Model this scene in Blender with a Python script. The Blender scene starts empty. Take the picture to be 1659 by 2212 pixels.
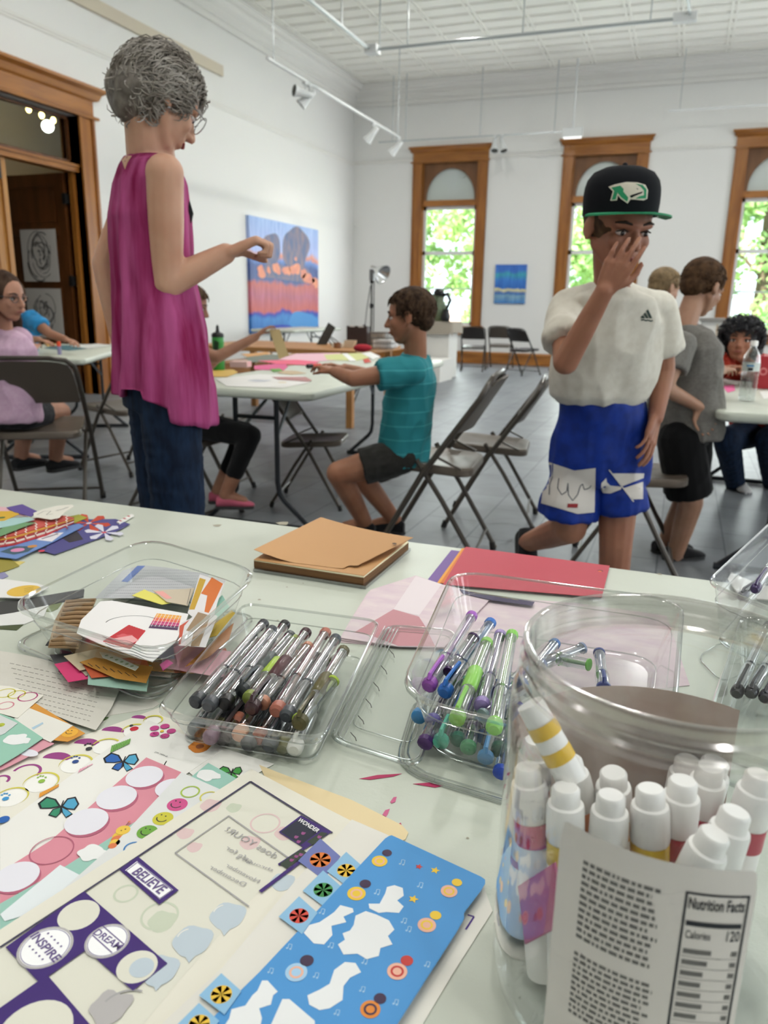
import bpy, bmesh, math, random
from mathutils import Vector as V, Matrix, Euler, noise, geometry
from mathutils.bvhtree import BVHTree
R = random.Random(7)
PI = math.pi
sc = bpy.context.scene
COL = sc.collection

# ---------------------------------------------------------------- camera
FPX = 1661.0
CR = V((0.93462, 0.355203, 0.017772)); CU = V((-0.108438, 0.237021, 0.965434)); CF = V((-0.338713, 0.904241, -0.260042))
CF = CF.normalized(); CR = (CR - CF * CR.dot(CF)).normalized(); CU = CR.cross(CF)
CAM = V((0, 0, 1.13))
cd = bpy.data.cameras.new('camera'); cam = bpy.data.objects.new('camera', cd); COL.objects.link(cam)
cd.sensor_fit = 'VERTICAL'; cd.sensor_height = 36.0; cd.lens = 36.0 * FPX / 2212
cd.clip_start = 0.02; cd.clip_end = 200
cam.matrix_world = Matrix(((CR.x, CU.x, -CF.x, CAM.x), (CR.y, CU.y, -CF.y, CAM.y), (CR.z, CU.z, -CF.z, CAM.z), (0, 0, 0, 1)))
cd.dof.use_dof = True; cd.dof.focus_distance = 0.72; cd.dof.aperture_fstop = 9.5
sc.camera = cam

def ray(x, y): return (CF * FPX + CR * (x - 829.5) - CU * (y - 1106)).normalized()
def az(x, y, z):
    d = ray(x, y); return CAM + d * ((z - CAM.z) / d.z)
def ax(x, y, X):
    d = ray(x, y); return CAM + d * (X / d.x)
def ay(x, y, Y):
    d = ray(x, y); return CAM + d * (Y / d.y)
HF = V((CF.x, CF.y, 0)).normalized(); HR = V((HF.y, -HF.x, 0))
def hp(x, y, h):
    """point along the sight line of a photo pixel at horizontal range h in front of the viewer"""
    d = ray(x, y); return CAM + d * (h / d.dot(HF))

# ---------------------------------------------------------------- materials
def s2l(c):
    return tuple((v / 12.92 if v <= 0.04045 else ((v + 0.055) / 1.055) ** 2.4) for v in c)
def rgb(h):
    if isinstance(h, str):
        h = h.lstrip('#'); c = tuple(int(h[i:i+2], 16) / 255 for i in (0, 2, 4))
    else: c = h
    return (*s2l(c), 1)
MATS = {}
def mat(name, col='808080', rough=0.5, metal=0.0, spec=0.5, emit=None, es=1.0, bump=None, var=None, sss=0, sheen=0):
    if name in MATS: return MATS[name]
    m = bpy.data.materials.new(name); m.use_nodes = True; nt = m.node_tree; b = nt.nodes['Principled BSDF']
    b.inputs['Base Color'].default_value = rgb(col); b.inputs['Roughness'].default_value = rough
    b.inputs['Metallic'].default_value = metal; b.inputs['Specular IOR Level'].default_value = spec
    if sss: b.inputs['Subsurface Weight'].default_value = sss; b.inputs['Subsurface Radius'].default_value = (0.01, 0.004, 0.002)
    if sheen: b.inputs['Sheen Weight'].default_value = sheen
    if emit: b.inputs['Emission Color'].default_value = rgb(emit); b.inputs['Emission Strength'].default_value = es
    tc = None
    if bump or var:
        tc = nt.nodes.new('ShaderNodeTexCoord')
    if var:   # (scale, col2, stretch, detail)
        mp = nt.nodes.new('ShaderNodeMapping'); nt.links.new(tc.outputs['Object'], mp.inputs['Vector'])
        mp.inputs['Scale'].default_value = var[2] if len(var) > 2 else (1, 1, 1)
        n = nt.nodes.new('ShaderNodeTexNoise'); n.inputs['Scale'].default_value = var[0]; n.inputs['Detail'].default_value = var[3] if len(var) > 3 else 3
        nt.links.new(mp.outputs[0], n.inputs['Vector'])
        r = nt.nodes.new('ShaderNodeValToRGB'); r.color_ramp.elements[0].position = 0.35; r.color_ramp.elements[1].position = 0.65
        r.color_ramp.elements[0].color = rgb(col); r.color_ramp.elements[1].color = rgb(var[1])
        nt.links.new(n.outputs['Fac'], r.inputs['Fac']); nt.links.new(r.outputs['Color'], b.inputs['Base Color'])
    if bump:  # (scale, strength, distance)
        n = nt.nodes.new('ShaderNodeTexNoise'); n.inputs['Scale'].default_value = bump[0]; n.inputs['Detail'].default_value = 4
        nt.links.new(tc.outputs['Object'], n.inputs['Vector'])
        bp = nt.nodes.new('ShaderNodeBump'); bp.inputs['Strength'].default_value = bump[1]; bp.inputs['Distance'].default_value = bump[2] if len(bump) > 2 else 0.01
        nt.links.new(n.outputs['Fac'], bp.inputs['Height']); nt.links.new(bp.outputs[0], b.inputs['Normal'])
    MATS[name] = m; return m
def clear(name, tint='ffffff', ior=1.45, rough=0.06, boost=1.0, base=0.03):
    """thin clear plastic or glass: see-through with a Fresnel sheen"""
    if name in MATS: return MATS[name]
    m = bpy.data.materials.new(name); m.use_nodes = True; nt = m.node_tree; N = nt.nodes; L = nt.links
    N.remove(N['Principled BSDF']); out = N['Material Output']
    t = N.new('ShaderNodeBsdfTransparent'); t.inputs[0].default_value = rgb(tint)
    g = N.new('ShaderNodeBsdfGlossy'); g.inputs['Roughness'].default_value = rough; g.inputs[0].default_value = (1, 1, 1, 1)
    f = N.new('ShaderNodeLayerWeight'); f.inputs[0].default_value = 0.5
    pw = N.new('ShaderNodeMath'); pw.operation = 'POWER'; pw.inputs[1].default_value = 3.2; L.new(f.outputs['Facing'], pw.inputs[0])
    ma = N.new('ShaderNodeMath'); ma.operation = 'MULTIPLY_ADD'; ma.inputs[1].default_value = boost*.75; ma.inputs[2].default_value = base + .02; ma.use_clamp = True
    mx = N.new('ShaderNodeMixShader')
    L.new(pw.outputs[0], ma.inputs[0]); L.new(ma.outputs[0], mx.inputs[0]); L.new(t.outputs[0], mx.inputs[1]); L.new(g.outputs[0], mx.inputs[2]); L.new(mx.outputs[0], out.inputs[0])
    MATS[name] = m; return m
def wood(name, c1, c2, rough=0.4, scale=(1, 1, 8), nscale=6):
    if name in MATS: return MATS[name]
    return mat(name, c1, rough, var=(nscale, c2, scale, 5))

# ---------------------------------------------------------------- mesh builder
class G:
    def __init__(s): s.v = []; s.f = []; s.m = []
    def add(s, vs, fs, mi=0):
        o = len(s.v); s.v += [V(p) for p in vs]; s.f += [tuple(i + o for i in f) for f in fs]; s.m += [mi] * len(fs)
    def box(s, c, d, mi=0, rot=None):
        hx, hy, hz = d[0] / 2, d[1] / 2, d[2] / 2
        vs = [V((x * hx, y * hy, z * hz)) for x in (-1, 1) for y in (-1, 1) for z in (-1, 1)]
        if rot is not None:
            M = rot if isinstance(rot, Matrix) else Euler(rot).to_matrix()
            vs = [M @ p for p in vs]
        vs = [p + V(c) for p in vs]
        s.add(vs, [(0, 1, 3, 2), (4, 6, 7, 5), (0, 4, 5, 1), (2, 3, 7, 6), (0, 2, 6, 4), (1, 5, 7, 3)], mi)
    def bb(s, a, b, mi=0):
        s.box([(a[i] + b[i]) / 2 for i in range(3)], [abs(b[i] - a[i]) for i in range(3)], mi)
    def loft(s, rings, mi=0, caps=True, closed=True):
        n = len(rings[0]); vs = [p for r in rings for p in r]; fs = []
        for i in range(len(rings) - 1):
            for j in range(n if closed else n - 1):
                k = (j + 1) % n; fs.append((i*n+j, i*n+k, (i+1)*n+k, (i+1)*n+j))
        if caps: fs.append(tuple(range(n))[::-1]); fs.append(tuple((len(rings)-1)*n + j for j in range(n)))
        s.add(vs, fs, mi)
    def tube(s, pts, r, n=8, mi=0, caps=True, flat=None, up=None):
        """swept tube; r number or list; flat=(a,b) elliptic factors with given up vector"""
        pts = [V(p) for p in pts]; rs = r if isinstance(r, (list, tuple)) else [r] * len(pts); rings = []
        t = (pts[1] - pts[0]).normalized(); u = V(up) if up is not None else (V((0, 0, 1)) if abs(t.z) < 0.9 else V((1, 0, 0)))
        for i, p in enumerate(pts):
            t = ((pts[min(i+1, len(pts)-1)] - pts[i]).normalized() + (pts[i] - pts[max(i-1, 0)]).normalized())
            t = t.normalized() if t.length > 1e-6 else V((0, 0, 1))
            x = u.cross(t)
            if x.length < 1e-4: x = V((1, 0, 0)).cross(t)
            x.normalize(); y = t.cross(x); 
            if up is None: u = y
            a, b = flat if flat else (1, 1)
            rings.append([p + x * (math.cos(k*2*PI/n) * rs[i] * a) + y * (math.sin(k*2*PI/n) * rs[i] * b) for k in range(n)])
        s.loft(rings, mi, caps)
    def cyl(s, a, b, r0, r1=None, n=16, mi=0, caps=True): s.tube([a, b], [r0, r0 if r1 is None else r1], n, mi, caps)
    def lathe(s, prof, c=(0, 0, 0), n=32, mi=0, M=None, caps=False):
        rings = []
        for (r, z) in prof:
            ring = [V((r*math.cos(k*2*PI/n), r*math.sin(k*2*PI/n), z)) for k in range(n)]
            if M is not None: ring = [M @ p for p in ring]
            rings.append([p + V(c) for p in ring])
        s.loft(rings, mi, caps)
    def ell(s, c, r, mi=0, M=None, n=16, m=10):
        r = (r, r, r) if not hasattr(r, '__len__') else r; rings = []
        for i in range(1, m):
            a = PI * i / m
            ring = [V((r[0]*math.sin(a)*math.cos(k*2*PI/n), r[1]*math.sin(a)*math.sin(k*2*PI/n), -r[2]*math.cos(a))) for k in range(n)]
            rings.append(ring)
        top = V((0, 0, r[2])); bot = V((0, 0, -r[2]))
        vs = [p for q in rings for p in q] + [bot, top]
        if M is not None: vs = [M @ p for p in vs]
        vs = [p + V(c) for p in vs]; fs = []
        for i in range(m - 2):
            for j in range(n):
                k = (j+1) % n; fs.append((i*n+j, i*n+k, (i+1)*n+k, (i+1)*n+j))
        B = (m-1)*n
        for j in range(n):
            k = (j+1) % n; fs.append((k, j, B)); fs.append(((m-2)*n+j, (m-2)*n+k, B+1))
        s.add(vs, fs, mi)
    def cap(s, a, b, ra, rb, n=12, mi=0, sa=1, sb=1, side=None):
        """capsule with hemispherical ends; sa/sb widen along side vector"""
        a, b = V(a), V(b); ax_ = (b - a); L = ax_.length; t = ax_.normalized() if L > 1e-6 else V((0, 0, 1))
        if side is not None: x = V(side) - t * V(side).dot(t)
        else: x = t.cross(V((0, 0, 1)) if abs(t.z) < 0.9 else V((1, 0, 0)))
        x.normalize(); y = t.cross(x); rings = []
        for i in range(5):
            q = -PI/2 + PI/2 * (i + 0.35) / 4.35; rings.append((a + t * math.sin(q) * ra, math.cos(q) * ra, sa))
        rings.append((a, ra, sa)); rings.append((b, rb, sb))
        for i in range(5):
            q = PI/2 * (i + 1 - 0.35) / 4.65 if i < 4 else PI/2 * 0.93; rings.append((b + t * math.sin(q) * rb, math.cos(q) * rb, sb))
        rr = [[p + x * (math.cos(k*2*PI/n) * r * w) + y * (math.sin(k*2*PI/n) * r) for k in range(n)] for p, r, w in rings]
        s.loft(rr, mi)
    def chain(s, pts, rs, n=12, mi=0):
        for i in range(len(pts) - 1): s.cap(pts[i], pts[i+1], rs[i], rs[i+1], n, mi)
    def prism(s, poly, z0, z1, mi=0, M=None, side_mi=None):
        """poly in xy extruded z0..z1"""
        n = len(poly); tri = geometry.tessellate_polygon([[V((p[0], p[1], 0)) for p in poly]])
        bot = [V((p[0], p[1], z0)) for p in poly]; top = [V((p[0], p[1], z1)) for p in poly]
        vs = bot + top
        if M is not None: vs = [M @ p for p in vs]
        fs = [tuple(n + i for i in t) for t in tri] + [tuple(reversed(t)) for t in tri]
        s.add(vs, fs, mi)
        s.add(vs, [(i, (i+1) % n, n + (i+1) % n, n + i) for i in range(n)], mi if side_mi is None else side_mi)
    def flat(s, pts, mi=0):
        """a flat printed shape from coplanar 3d points"""
        tri = geometry.tessellate_polygon([[V(p) for p in pts]])
        o = len(s.v); s.add(pts, [tuple(t) for t in tri], mi)
    def sheet(s, pts, th=0.0003, mi=0, side_mi=None):
        """flat piece of paper, pts = top outline, th = thickness below"""
        n = len(pts); top = [V(p) for p in pts]; bot = [p - V((0, 0, th)) for p in top]
        tri = geometry.tessellate_polygon([top])
        s.add(top + bot, [tuple(t) for t in tri] + [tuple(n + i for i in reversed(t)) for t in tri], mi)
        s.add(top + bot, [(i, (i+1) % n, n + (i+1) % n, n + i) for i in range(n)], mi if side_mi is None else side_mi)
    def xf(s, M):
        s.v = [M @ p for p in s.v]; return s

def mesh(name, g, mats, smooth=True, recalc=True):
    me = bpy.data.meshes.new(name); me.from_pydata([tuple(p) for p in g.v], [], g.f)
    mats = mats if isinstance(mats, (list, tuple)) else [mats]
    for m in mats: me.materials.append(m)
    if len(g.m) == len(me.polygons): me.polygons.foreach_set('material_index', g.m)
    if recalc:
        bm = bmesh.new(); bm.from_mesh(me); bmesh.ops.recalc_face_normals(bm, faces=bm.faces); bm.to_mesh(me); bm.free()
    me.polygons.foreach_set('use_smooth', [bool(smooth)] * len(me.polygons))
    if smooth and smooth != 'all':
        try: me.set_sharp_from_angle(angle=math.radians(smooth if smooth is not True and smooth > 1 else 40))
        except Exception: pass
    me.update(); return me
def tag(o, label=None, cat=None, group=None, kind=None):
    if label: o['label'] = label
    if cat: o['category'] = cat
    if group: o['group'] = group
    if kind: o['kind'] = kind
    return o
def empty(name, loc=(0, 0, 0), rz=0, label=None, cat=None, group=None):
    o = bpy.data.objects.new(name, None); COL.objects.link(o); o.location = loc; o.rotation_euler = (0, 0, rz); o.empty_display_size = 0.05
    return tag(o, label, cat, group)
def origin_of(parent):
    p = V((0, 0, 0))
    while parent is not None: p += V(parent.location); parent = parent.parent
    return p
def obj(name, g, mats, parent=None, smooth=True, world=True, label=None, cat=None, group=None, kind=None, loc=None):
    """link one mesh. Under a parent, world=True means the shapes were given in room coordinates."""
    if parent is not None and world:
        o3 = origin_of(parent); g.v = [p - o3 for p in g.v]
    elif parent is None and loc is None and kind is None and len(g.v):
        lo = [min(p[i] for p in g.v) for i in range(3)]; hi = [max(p[i] for p in g.v) for i in range(3)]
        loc = V(((lo[0]+hi[0])/2, (lo[1]+hi[1])/2, lo[2])); g.v = [p - loc for p in g.v]
    me = mesh(name, g, mats, smooth); o = bpy.data.objects.new(name, me); COL.objects.link(o)
    if loc is not None: o.location = loc
    if parent is not None: o.parent = parent
    return tag(o, label, cat, group, kind)
def link_mesh(name, me, parent=None, **k):
    o = bpy.data.objects.new(name, me); COL.objects.link(o)
    if parent is not None: o.parent = parent
    return tag(o, **k)
def children(o): return [c for c in bpy.data.objects if c.parent == o]
def copy_tree(o, parent=None):
    kids = children(o); c = o.copy(); COL.objects.link(c); c.parent = parent
    for ch in kids: copy_tree(ch, c)
    return c
def struct(name, g, mats, smooth=False): return obj(name, g, mats, None, smooth, kind='structure', loc=V((0, 0, 0)))
_tx = {}
def text(s, size=1.0, bold=0.0):
    """triangulated glyph outlines, centred, unit height"""
    k = (s, bold)
    if k not in _tx:
        cu = bpy.data.curves.new('t', 'FONT'); cu.body = s; cu.align_x = 'CENTER'; cu.align_y = 'CENTER'; cu.offset = bold; cu.resolution_u = 3
        o = bpy.data.objects.new('t', cu); COL.objects.link(o)
        dg = bpy.context.evaluated_depsgraph_get(); me = o.evaluated_get(dg).to_mesh()
        _tx[k] = ([V(v.co) for v in me.vertices], [tuple(p.vertices) for p in me.polygons])
        bpy.data.objects.remove(o); bpy.data.curves.remove(cu)
    vs, fs = _tx[k]; return [p * size for p in vs], fs
def put_text(g, s, size, origin, xd, yd, mi=0, bold=0.0, wid=None):
    vs, fs = text(s, size, bold)
    if wid and vs:
        w = max(p.x for p in vs) - min(p.x for p in vs); k = wid / max(w, 1e-6)
    else: k = 1
    g.add([V(origin) + V(xd) * p.x * k + V(yd) * p.y for p in vs], fs, mi)
def rrect(w, d, r, n=6, cx=0, cy=0):
    pts = []
    for (sx, sy, a0) in ((1, 1, 0), (-1, 1, PI/2), (-1, -1, PI), (1, -1, 1.5*PI)):
        for i in range(n + 1):
            a = a0 + PI/2 * i / n; pts.append((cx + sx*(w/2 - r) + r*math.cos(a), cy + sy*(d/2 - r) + r*math.sin(a)))
    return pts
def remeshed(g, voxel, smooth_it=4, name='tmp', fac=0.5):
    """fuse overlapping solids into one continuous skin"""
    me = bpy.data.meshes.new(name); me.from_pydata([tuple(p) for p in g.v], [], g.f)
    bm = bmesh.new(); bm.from_mesh(me); bmesh.ops.triangulate(bm, faces=bm.faces); bmesh.ops.recalc_face_normals(bm, faces=bm.faces); bm.to_mesh(me); bm.free()
    o = bpy.data.objects.new(name, me); COL.objects.link(o)
    r = o.modifiers.new('r', 'REMESH'); r.mode = 'VOXEL'; r.voxel_size = voxel; r.adaptivity = 0
    if smooth_it:
        s = o.modifiers.new('s', 'SMOOTH'); s.factor = fac; s.iterations = smooth_it
    dg = bpy.context.evaluated_depsgraph_get(); out = bpy.data.meshes.new_from_object(o.evaluated_get(dg))
    bpy.data.objects.remove(o); out.name = name
    return out
# ================================================================ ROOM
XL, YW, ZC, XR, YB = -6.714, 15.755, 5.3, 6.6, -4.5
m_wall = mat('wall_paint', 'E9E8E4', 0.85, bump=(3.0, 0.15, 0.01))
m_trimw = mat('white_trim', 'E6E4DE', 0.6)
m_wood = wood('oak_trim', 'A56A2B', '8C5520', 0.35, (1, 1, 0.12), 14)
m_woodh = wood('oak_trim_horizontal', 'A86D2E', '8E5823', 0.35, (0.12, 0.12, 1), 14)
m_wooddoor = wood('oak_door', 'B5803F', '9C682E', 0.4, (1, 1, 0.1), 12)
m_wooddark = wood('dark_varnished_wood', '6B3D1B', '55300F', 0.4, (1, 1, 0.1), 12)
m_black = mat('black_iron', '0C0C0D', 0.5)
m_tin = mat('pressed_tin_paint', 'EDEBE2', 0.55)

# floor: painted boards
m = bpy.data.materials.new('painted_floor_boards'); m.use_nodes = True; nt = m.node_tree; N = nt.nodes; L = nt.links; b = N['Principled BSDF']
tc = N.new('ShaderNodeTexCoord'); mp = N.new('ShaderNodeMapping'); L.new(tc.outputs['Object'], mp.inputs[0]); mp.inputs['Rotation'].default_value = (0, 0, PI/2)
br = N.new('ShaderNodeTexBrick'); br.inputs['Scale'].default_value = 1.0; br.inputs['Brick Width'].default_value = 0.61; br.inputs['Row Height'].default_value = 0.305
br.inputs['Mortar Size'].default_value = 0.004; br.inputs['Color1'].default_value = rgb('73777B'); br.inputs['Color2'].default_value = rgb('7E8286'); br.inputs['Mortar'].default_value = rgb('50555A')
L.new(mp.outputs[0], br.inputs['Vector'])
n = N.new('ShaderNodeTexNoise'); n.inputs['Scale'].default_value = 5; n.inputs['Detail'].default_value = 6; L.new(tc.outputs['Object'], n.inputs['Vector'])
mx = N.new('ShaderNodeMixRGB'); mx.blend_type = 'OVERLAY'; mx.inputs[0].default_value = 0.35; L.new(br.outputs['Color'], mx.inputs[1]); L.new(n.outputs['Fac'], mx.inputs[2]); L.new(mx.outputs[0], b.inputs['Base Color'])
b.inputs['Roughness'].default_value = 0.42; b.inputs['Specular IOR Level'].default_value = 0.35
bp = N.new('ShaderNodeBump'); bp.inputs['Strength'].default_value = 0.25; bp.inputs['Distance'].default_value = 0.01; L.new(n.outputs['Fac'], bp.inputs['Height']); L.new(bp.outputs[0], b.inputs['Normal'])
m_floor = m
g = G(); g.bb((-10.2, YB - .2, -0.1), (XR + .2, YW + 0.3, 0.0)); struct('floor', g, m_floor)

# ceiling with pressed ribs
g = G(); g.bb((-10.2, YB - .2, ZC), (XR + .2, YW + 0.3, ZC + 0.15))
P = 0.72
x = XL + 0.42
while x < 4.5:
    for dx in (-0.035, 0.035): g.bb((x + dx - .016, 4.2, ZC - .013), (x + dx + .016, YW - .36, ZC + .01))
    x += P
y = YW - 0.42
while y > 4.2:
    for dy in (-0.03, 0.03): g.bb((XL + .36, y + dy - .012, ZC - .010), (4.5, y + dy + .012, ZC + .01))
    y -= P * 0.5
struct('ceiling', g, m_tin)

# walls
def wall_boxes(g, a0, a1, z1, holes, mk):
    """a = along-wall coordinate; holes (a0,a1,z0,z1) sorted"""
    c = a0
    for (h0, h1, z0, zz1) in holes:
        mk(g, c, h0, 0, z1); mk(g, h0, h1, 0, z0) if z0 > 0 else None; mk(g, h0, h1, zz1, z1); c = h1
    mk(g, c, a1, 0, z1)
WC = [-7.6, -4.64, -1.685, 1.27, 4.225]   # window centres
WC = WC[1:]
g = G(); wall_boxes(g, XL - .3, XR, ZC, [(c - .58, c + .58, .75, 3.93) for c in WC], lambda g, a, b_, z0, z1: g.bb((a, YW, z0), (b_, YW + .3, z1)))
struct('wall_back', g, m_wall)
DY0, DY1, DZ = 5.6, 7.72, 3.14
g = G(); wall_boxes(g, YB, YW + .3, ZC, [(DY0, DY1, 0, DZ)], lambda g, a, b_, z0, z1: g.bb((XL - .22, a, z0), (XL, b_, z1)))
struct('wall_left', g, m_wall)
RWC = [-2.2, 1.4, 5.0, 8.6, 12.2]
g = G(); wall_boxes(g, YB, YW + .3, ZC, [(c - .6, c + .6, .75, 3.9) for c in RWC], lambda g, a, b_, z0, z1: g.bb((XR, a, z0), (XR + .3, b_, z1)))
struct('wall_right', g, m_wall)
g = G(); g.bb((XL - .3, YB - .2, 0), (XR + .3, YB, ZC)); struct('wall_front', g, m_wall)
# hall beyond the doorway
g = G(); g.bb((-10.1, 3.4, 0), (-10.0, 12.4, ZC)); g.bb((-10.1, 12.4, 0), (XL - .22, 12.5, ZC)); g.bb((-10.1, 3.3, 0), (XL - .22, 3.4, ZC))
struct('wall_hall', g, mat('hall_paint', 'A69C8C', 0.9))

# cornice
def cornice(name, along, a0, a1, sgn=1):
    prof = [(0, -.36), (.05, -.36), (.06, -.30), (.10, -.28), (.12, -.20), (.20, -.14), (.22, -.10), (.29, -.08), (.30, -.04), (.34, -.03), (.34, 0), (0, 0)]
    g = G(); rings = []
    for a in (a0, a1):
        if along == 'y': rings.append([V((XL + d, a, ZC + z)) for d, z in prof])
        else: rings.append([V((a, YW - d, ZC + z)) for d, z in prof])
    g.loft(rings); return struct(name, g, m_trimw)
cornice('trim_1', 'y', YB, YW); cornice('trim_2', 'x', XL, XR)
# picture rails
def rail_y(a0, a1, z):
    g.loft([[V((XL + d, a, z + e)) for d, e in ((0, -.035), (.012, -.035), (.02, -.01), (.03, .0), (.03, .03), (0, .03))] for a in (a0, a1)])
def rail_x(a0, a1, z):
    g.loft([[V((a, YW - d, z + e)) for d, e in ((0, -.035), (.012, -.035), (.02, -.01), (.03, .0), (.03, .03), (0, .03))] for a in (a0, a1)])
g = G(); rail_y(YB, YW, 3.9); struct('trim_3', g, m_trimw)
g = G(); xs = [XL] + [v for c in WC for v in (c - .78, c + .78)] + [XR]
for i in range(0, len(xs), 2): rail_x(xs[i], xs[i+1], 3.92)
struct('trim_4', g, m_trimw)
# skirting
def skirt(name, pts, x_mode):
    g = G()
    prof = [(0, 0), (.045, 0), (.045, .035), (.03, .05), (.026, .17), (.035, .19), (.02, .235), (0, .24)]
    for a0, a1 in pts:
        g.loft([[V((XL + d, a, z)) if not x_mode else V((a, YW - d, z)) for d, z in prof] for a in (a0, a1)])
    return struct(name, g, m_woodh)
skirt('baseboard_left', [(DY1 + .26, YW), (YB, DY0 - .26)], False); skirt('baseboard_back', [(XL, XR)], True)

# windows
m_sash = mat('white_sash', 'E4E6E6', 0.4)
m_glass = clear('window_glass', 'F8FCFB', 1.5, 0.01, 1.0, 0.0)
m_frost = bpy.data.materials.new('frosted_pane'); m_frost.use_nodes = True; nt = m_frost.node_tree; N = nt.nodes; L = nt.links
N['Principled BSDF'].inputs['Base Color'].default_value = rgb('C9CFCC'); N['Principled BSDF'].inputs['Roughness'].default_value = 0.15
tr = N.new('ShaderNodeBsdfTransparent'); tr.inputs[0].default_value = rgb('DDE6E2'); mx = N.new('ShaderNodeMixShader'); mx.inputs[0].default_value = 0.88
L.new(tr.outputs[0], mx.inputs[1]); L.new(N['Principled BSDF'].outputs[0], mx.inputs[2]); L.new(mx.outputs[0], N['Material Output'].inputs[0])
def window(i, c):
    root = empty('window_%d' % i, (c, YW, 0.75)); root['kind'] = 'structure'
    g = G()   # casing
    for s in (-1, 1):
        xo, xi = c + s*.765, c + s*.57
        g.bb((xo, YW - .03, .62), (xi, YW, 3.88)); g.bb((xo, YW - .045, .62), (xo - s*.03, YW, 3.88)); g.bb((xi, YW - .042, .75), (xi + s*.025, YW + .02, 3.88))
        g.bb((c + s*.58, YW, .75), (c + s*.555, YW + .26, 3.93))
    g.bb((c - .58, YW, 3.9), (c + .58, YW + .26, 3.94))
    obj('window_frame', g, m_wood, root, False)
    g = G()   # crown
    prof = [(.0, 3.86), (.055, 3.86), (.055, 3.885), (.035, 3.89), (.035, 4.04), (.06, 4.06), (.075, 4.10), (.115, 4.125), (.115, 4.15), (0, 4.15)]
    rings = []
    for s, w in ((-1, 1), (1, 1)):
        rings.append([V((c + s*(.765 + d*.7 if d > .035 else .765), YW - d, z)) for d, z in prof])
    g.loft(rings); obj('window_head', g, m_woodh, root, False)
    g = G(); g.bb((c - .82, YW - .11, .70), (c + .82, YW + .05, .745)); g.bb((c - .765, YW - .03, .56), (c + .765, YW, .70)); g.bb((c - .765, YW - .045, .56), (c + .765, YW, .585))
    obj('window_sill', g, m_woodh, root, False)
    # arched upper board
    g = G(); r = .50; poly = [(c - .56, 3.14), (c - r, 3.14)] + [(c - r*math.cos(PI*k/20), 3.2 + .56*math.sin(PI*k/20)) for k in range(21)] + [(c + r, 3.14), (c + .56, 3.14), (c + .56, 3.92), (c - .56, 3.92)]
    M = Matrix(((1, 0, 0, 0), (0, 0, 1, 0), (0, 1, 0, 0), (0, 0, 0, 1)))
    g.prism(poly, YW + .05, YW + .09, 0, M); obj('arch_board', g, mat('arch_board_wood', '7A5230', 0.5, var=(8, '6A4526', (1, 1, .2))), root, False)
    g = G(); g.bb((c - .56, YW + .02, 3.06), (c + .56, YW + .12, 3.17)); obj('transom_bar', g, m_woodh, root, False)
    g = G(); g.bb((c - .55, YW + .11, 3.15), (c + .55, YW + .118, 3.92)); obj('arched_pane', g, m_frost, root, False, label='pale frosted arched pane')
    g = G()   # white sash frames
    for z in (.78, 2.17, 3.03): g.bb((c - .555, YW + .10, z - .035), (c + .555, YW + .16, z + .035))
    g.bb((c - .555, YW + .13, 1.46), (c + .555, YW + .15, 1.49))
    for s in (-1, 1): g.bb((c + s*.555, YW + .10, .75), (c + s*.50, YW + .16, 3.06))
    obj('sash', g, m_sash, root, False)
    g = G(); g.bb((c - .5, YW + .125, .8), (c + .5, YW + .129, 3.0)); obj('window_pane', g, m_glass, root, False)
for i, c in enumerate(WC): window(i + 1, c)

# ---------------------------------------------------------------- doorway
root = empty('door_1', (XL, (DY0 + DY1)/2, 0)); root['kind'] = 'structure'
g = G()
for a, s in ((DY1, 1), (DY0, -1)):
    g.bb((XL, a, 0), (XL + .035, a + s*.24, 3.16)); g.bb((XL, a + s*.20, 0), (XL + .055, a + s*.24, 3.16)); g.bb((XL, a, 0), (XL + .045, a + s*.04, 3.16))
    g.bb((XL - .24, a, 0), (XL + .02, a + s*.02, 3.14)); g.bb((XL - .14, a - s*.05, 0), (XL - .08, a, 3.12))
g.bb((XL - .24, DY0, DZ), (XL + .02, DY1, DZ + .02))
obj('door_frame', g, m_wood, root, False)
g = G(); prof = [(0, 3.14), (.07, 3.14), (.07, 3.17), (.045, 3.18), (.045, 3.33), (.075, 3.35), (.10, 3.41), (.15, 3.44), (.15, 3.47), (0, 3.47)]
rings = [[V((XL + d, a + s*(d if d > .05 else 0), z)) for d, z in prof] for a, s in ((DY0 - .24, -1), (DY1 + .24, 1))]
g.loft(rings); obj('door_head', g, m_woodh, root, False)
g = G(); g.bb((XL - .16, DY0, 2.545), (XL - .02, DY1, 2.63)); g.bb((XL - .12, DY0, 2.60), (XL - .0, DY1, 2.62)); obj('transom_bar', g, m_woodh, root, False)
g = G()
for (a, b_, z0, z1) in ((DY0, DY1, 2.63, 2.67), (DY0, DY1, 3.10, 3.12), (DY0, DY0 + .06, 2.63, 3.12), (DY1 - .06, DY1, 2.63, 3.12)): g.bb((XL - .13, a, z0), (XL - .08, b_, z1))
obj('transom_frame', g, m_wooddark, root, False)
g = G(); g.bb((XL - .107, DY0, 2.64), (XL - .103, DY1, 3.1)); obj('transom_pane', g, m_glass, root, False)
def door_leaf(name, w, h=2.54):
    """leaf in local yz plane, hinge at y=0"""
    g = G(); t = .045; st = .12; zs = [0.0, .22, .72, .84, 1.32, 1.42, 1.86, 1.96, 2.4, h]
    g.bb((-t/2, 0, 0), (t/2, st, h)); g.bb((-t/2, w - st, 0), (t/2, w, h))
    for i in range(0, len(zs), 2): g.bb((-t/2, st, zs[i]), (t/2, w - st, zs[i+1]))
    for i in range(1, len(zs) - 1, 2):
        g.bb((-.008, st, zs[i]), (.008, w - st, zs[i+1])); g.bb((-.016, st + .05, zs[i] + .05), (.016, w - st - .05, zs[i+1] - .05))
    return g
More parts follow.
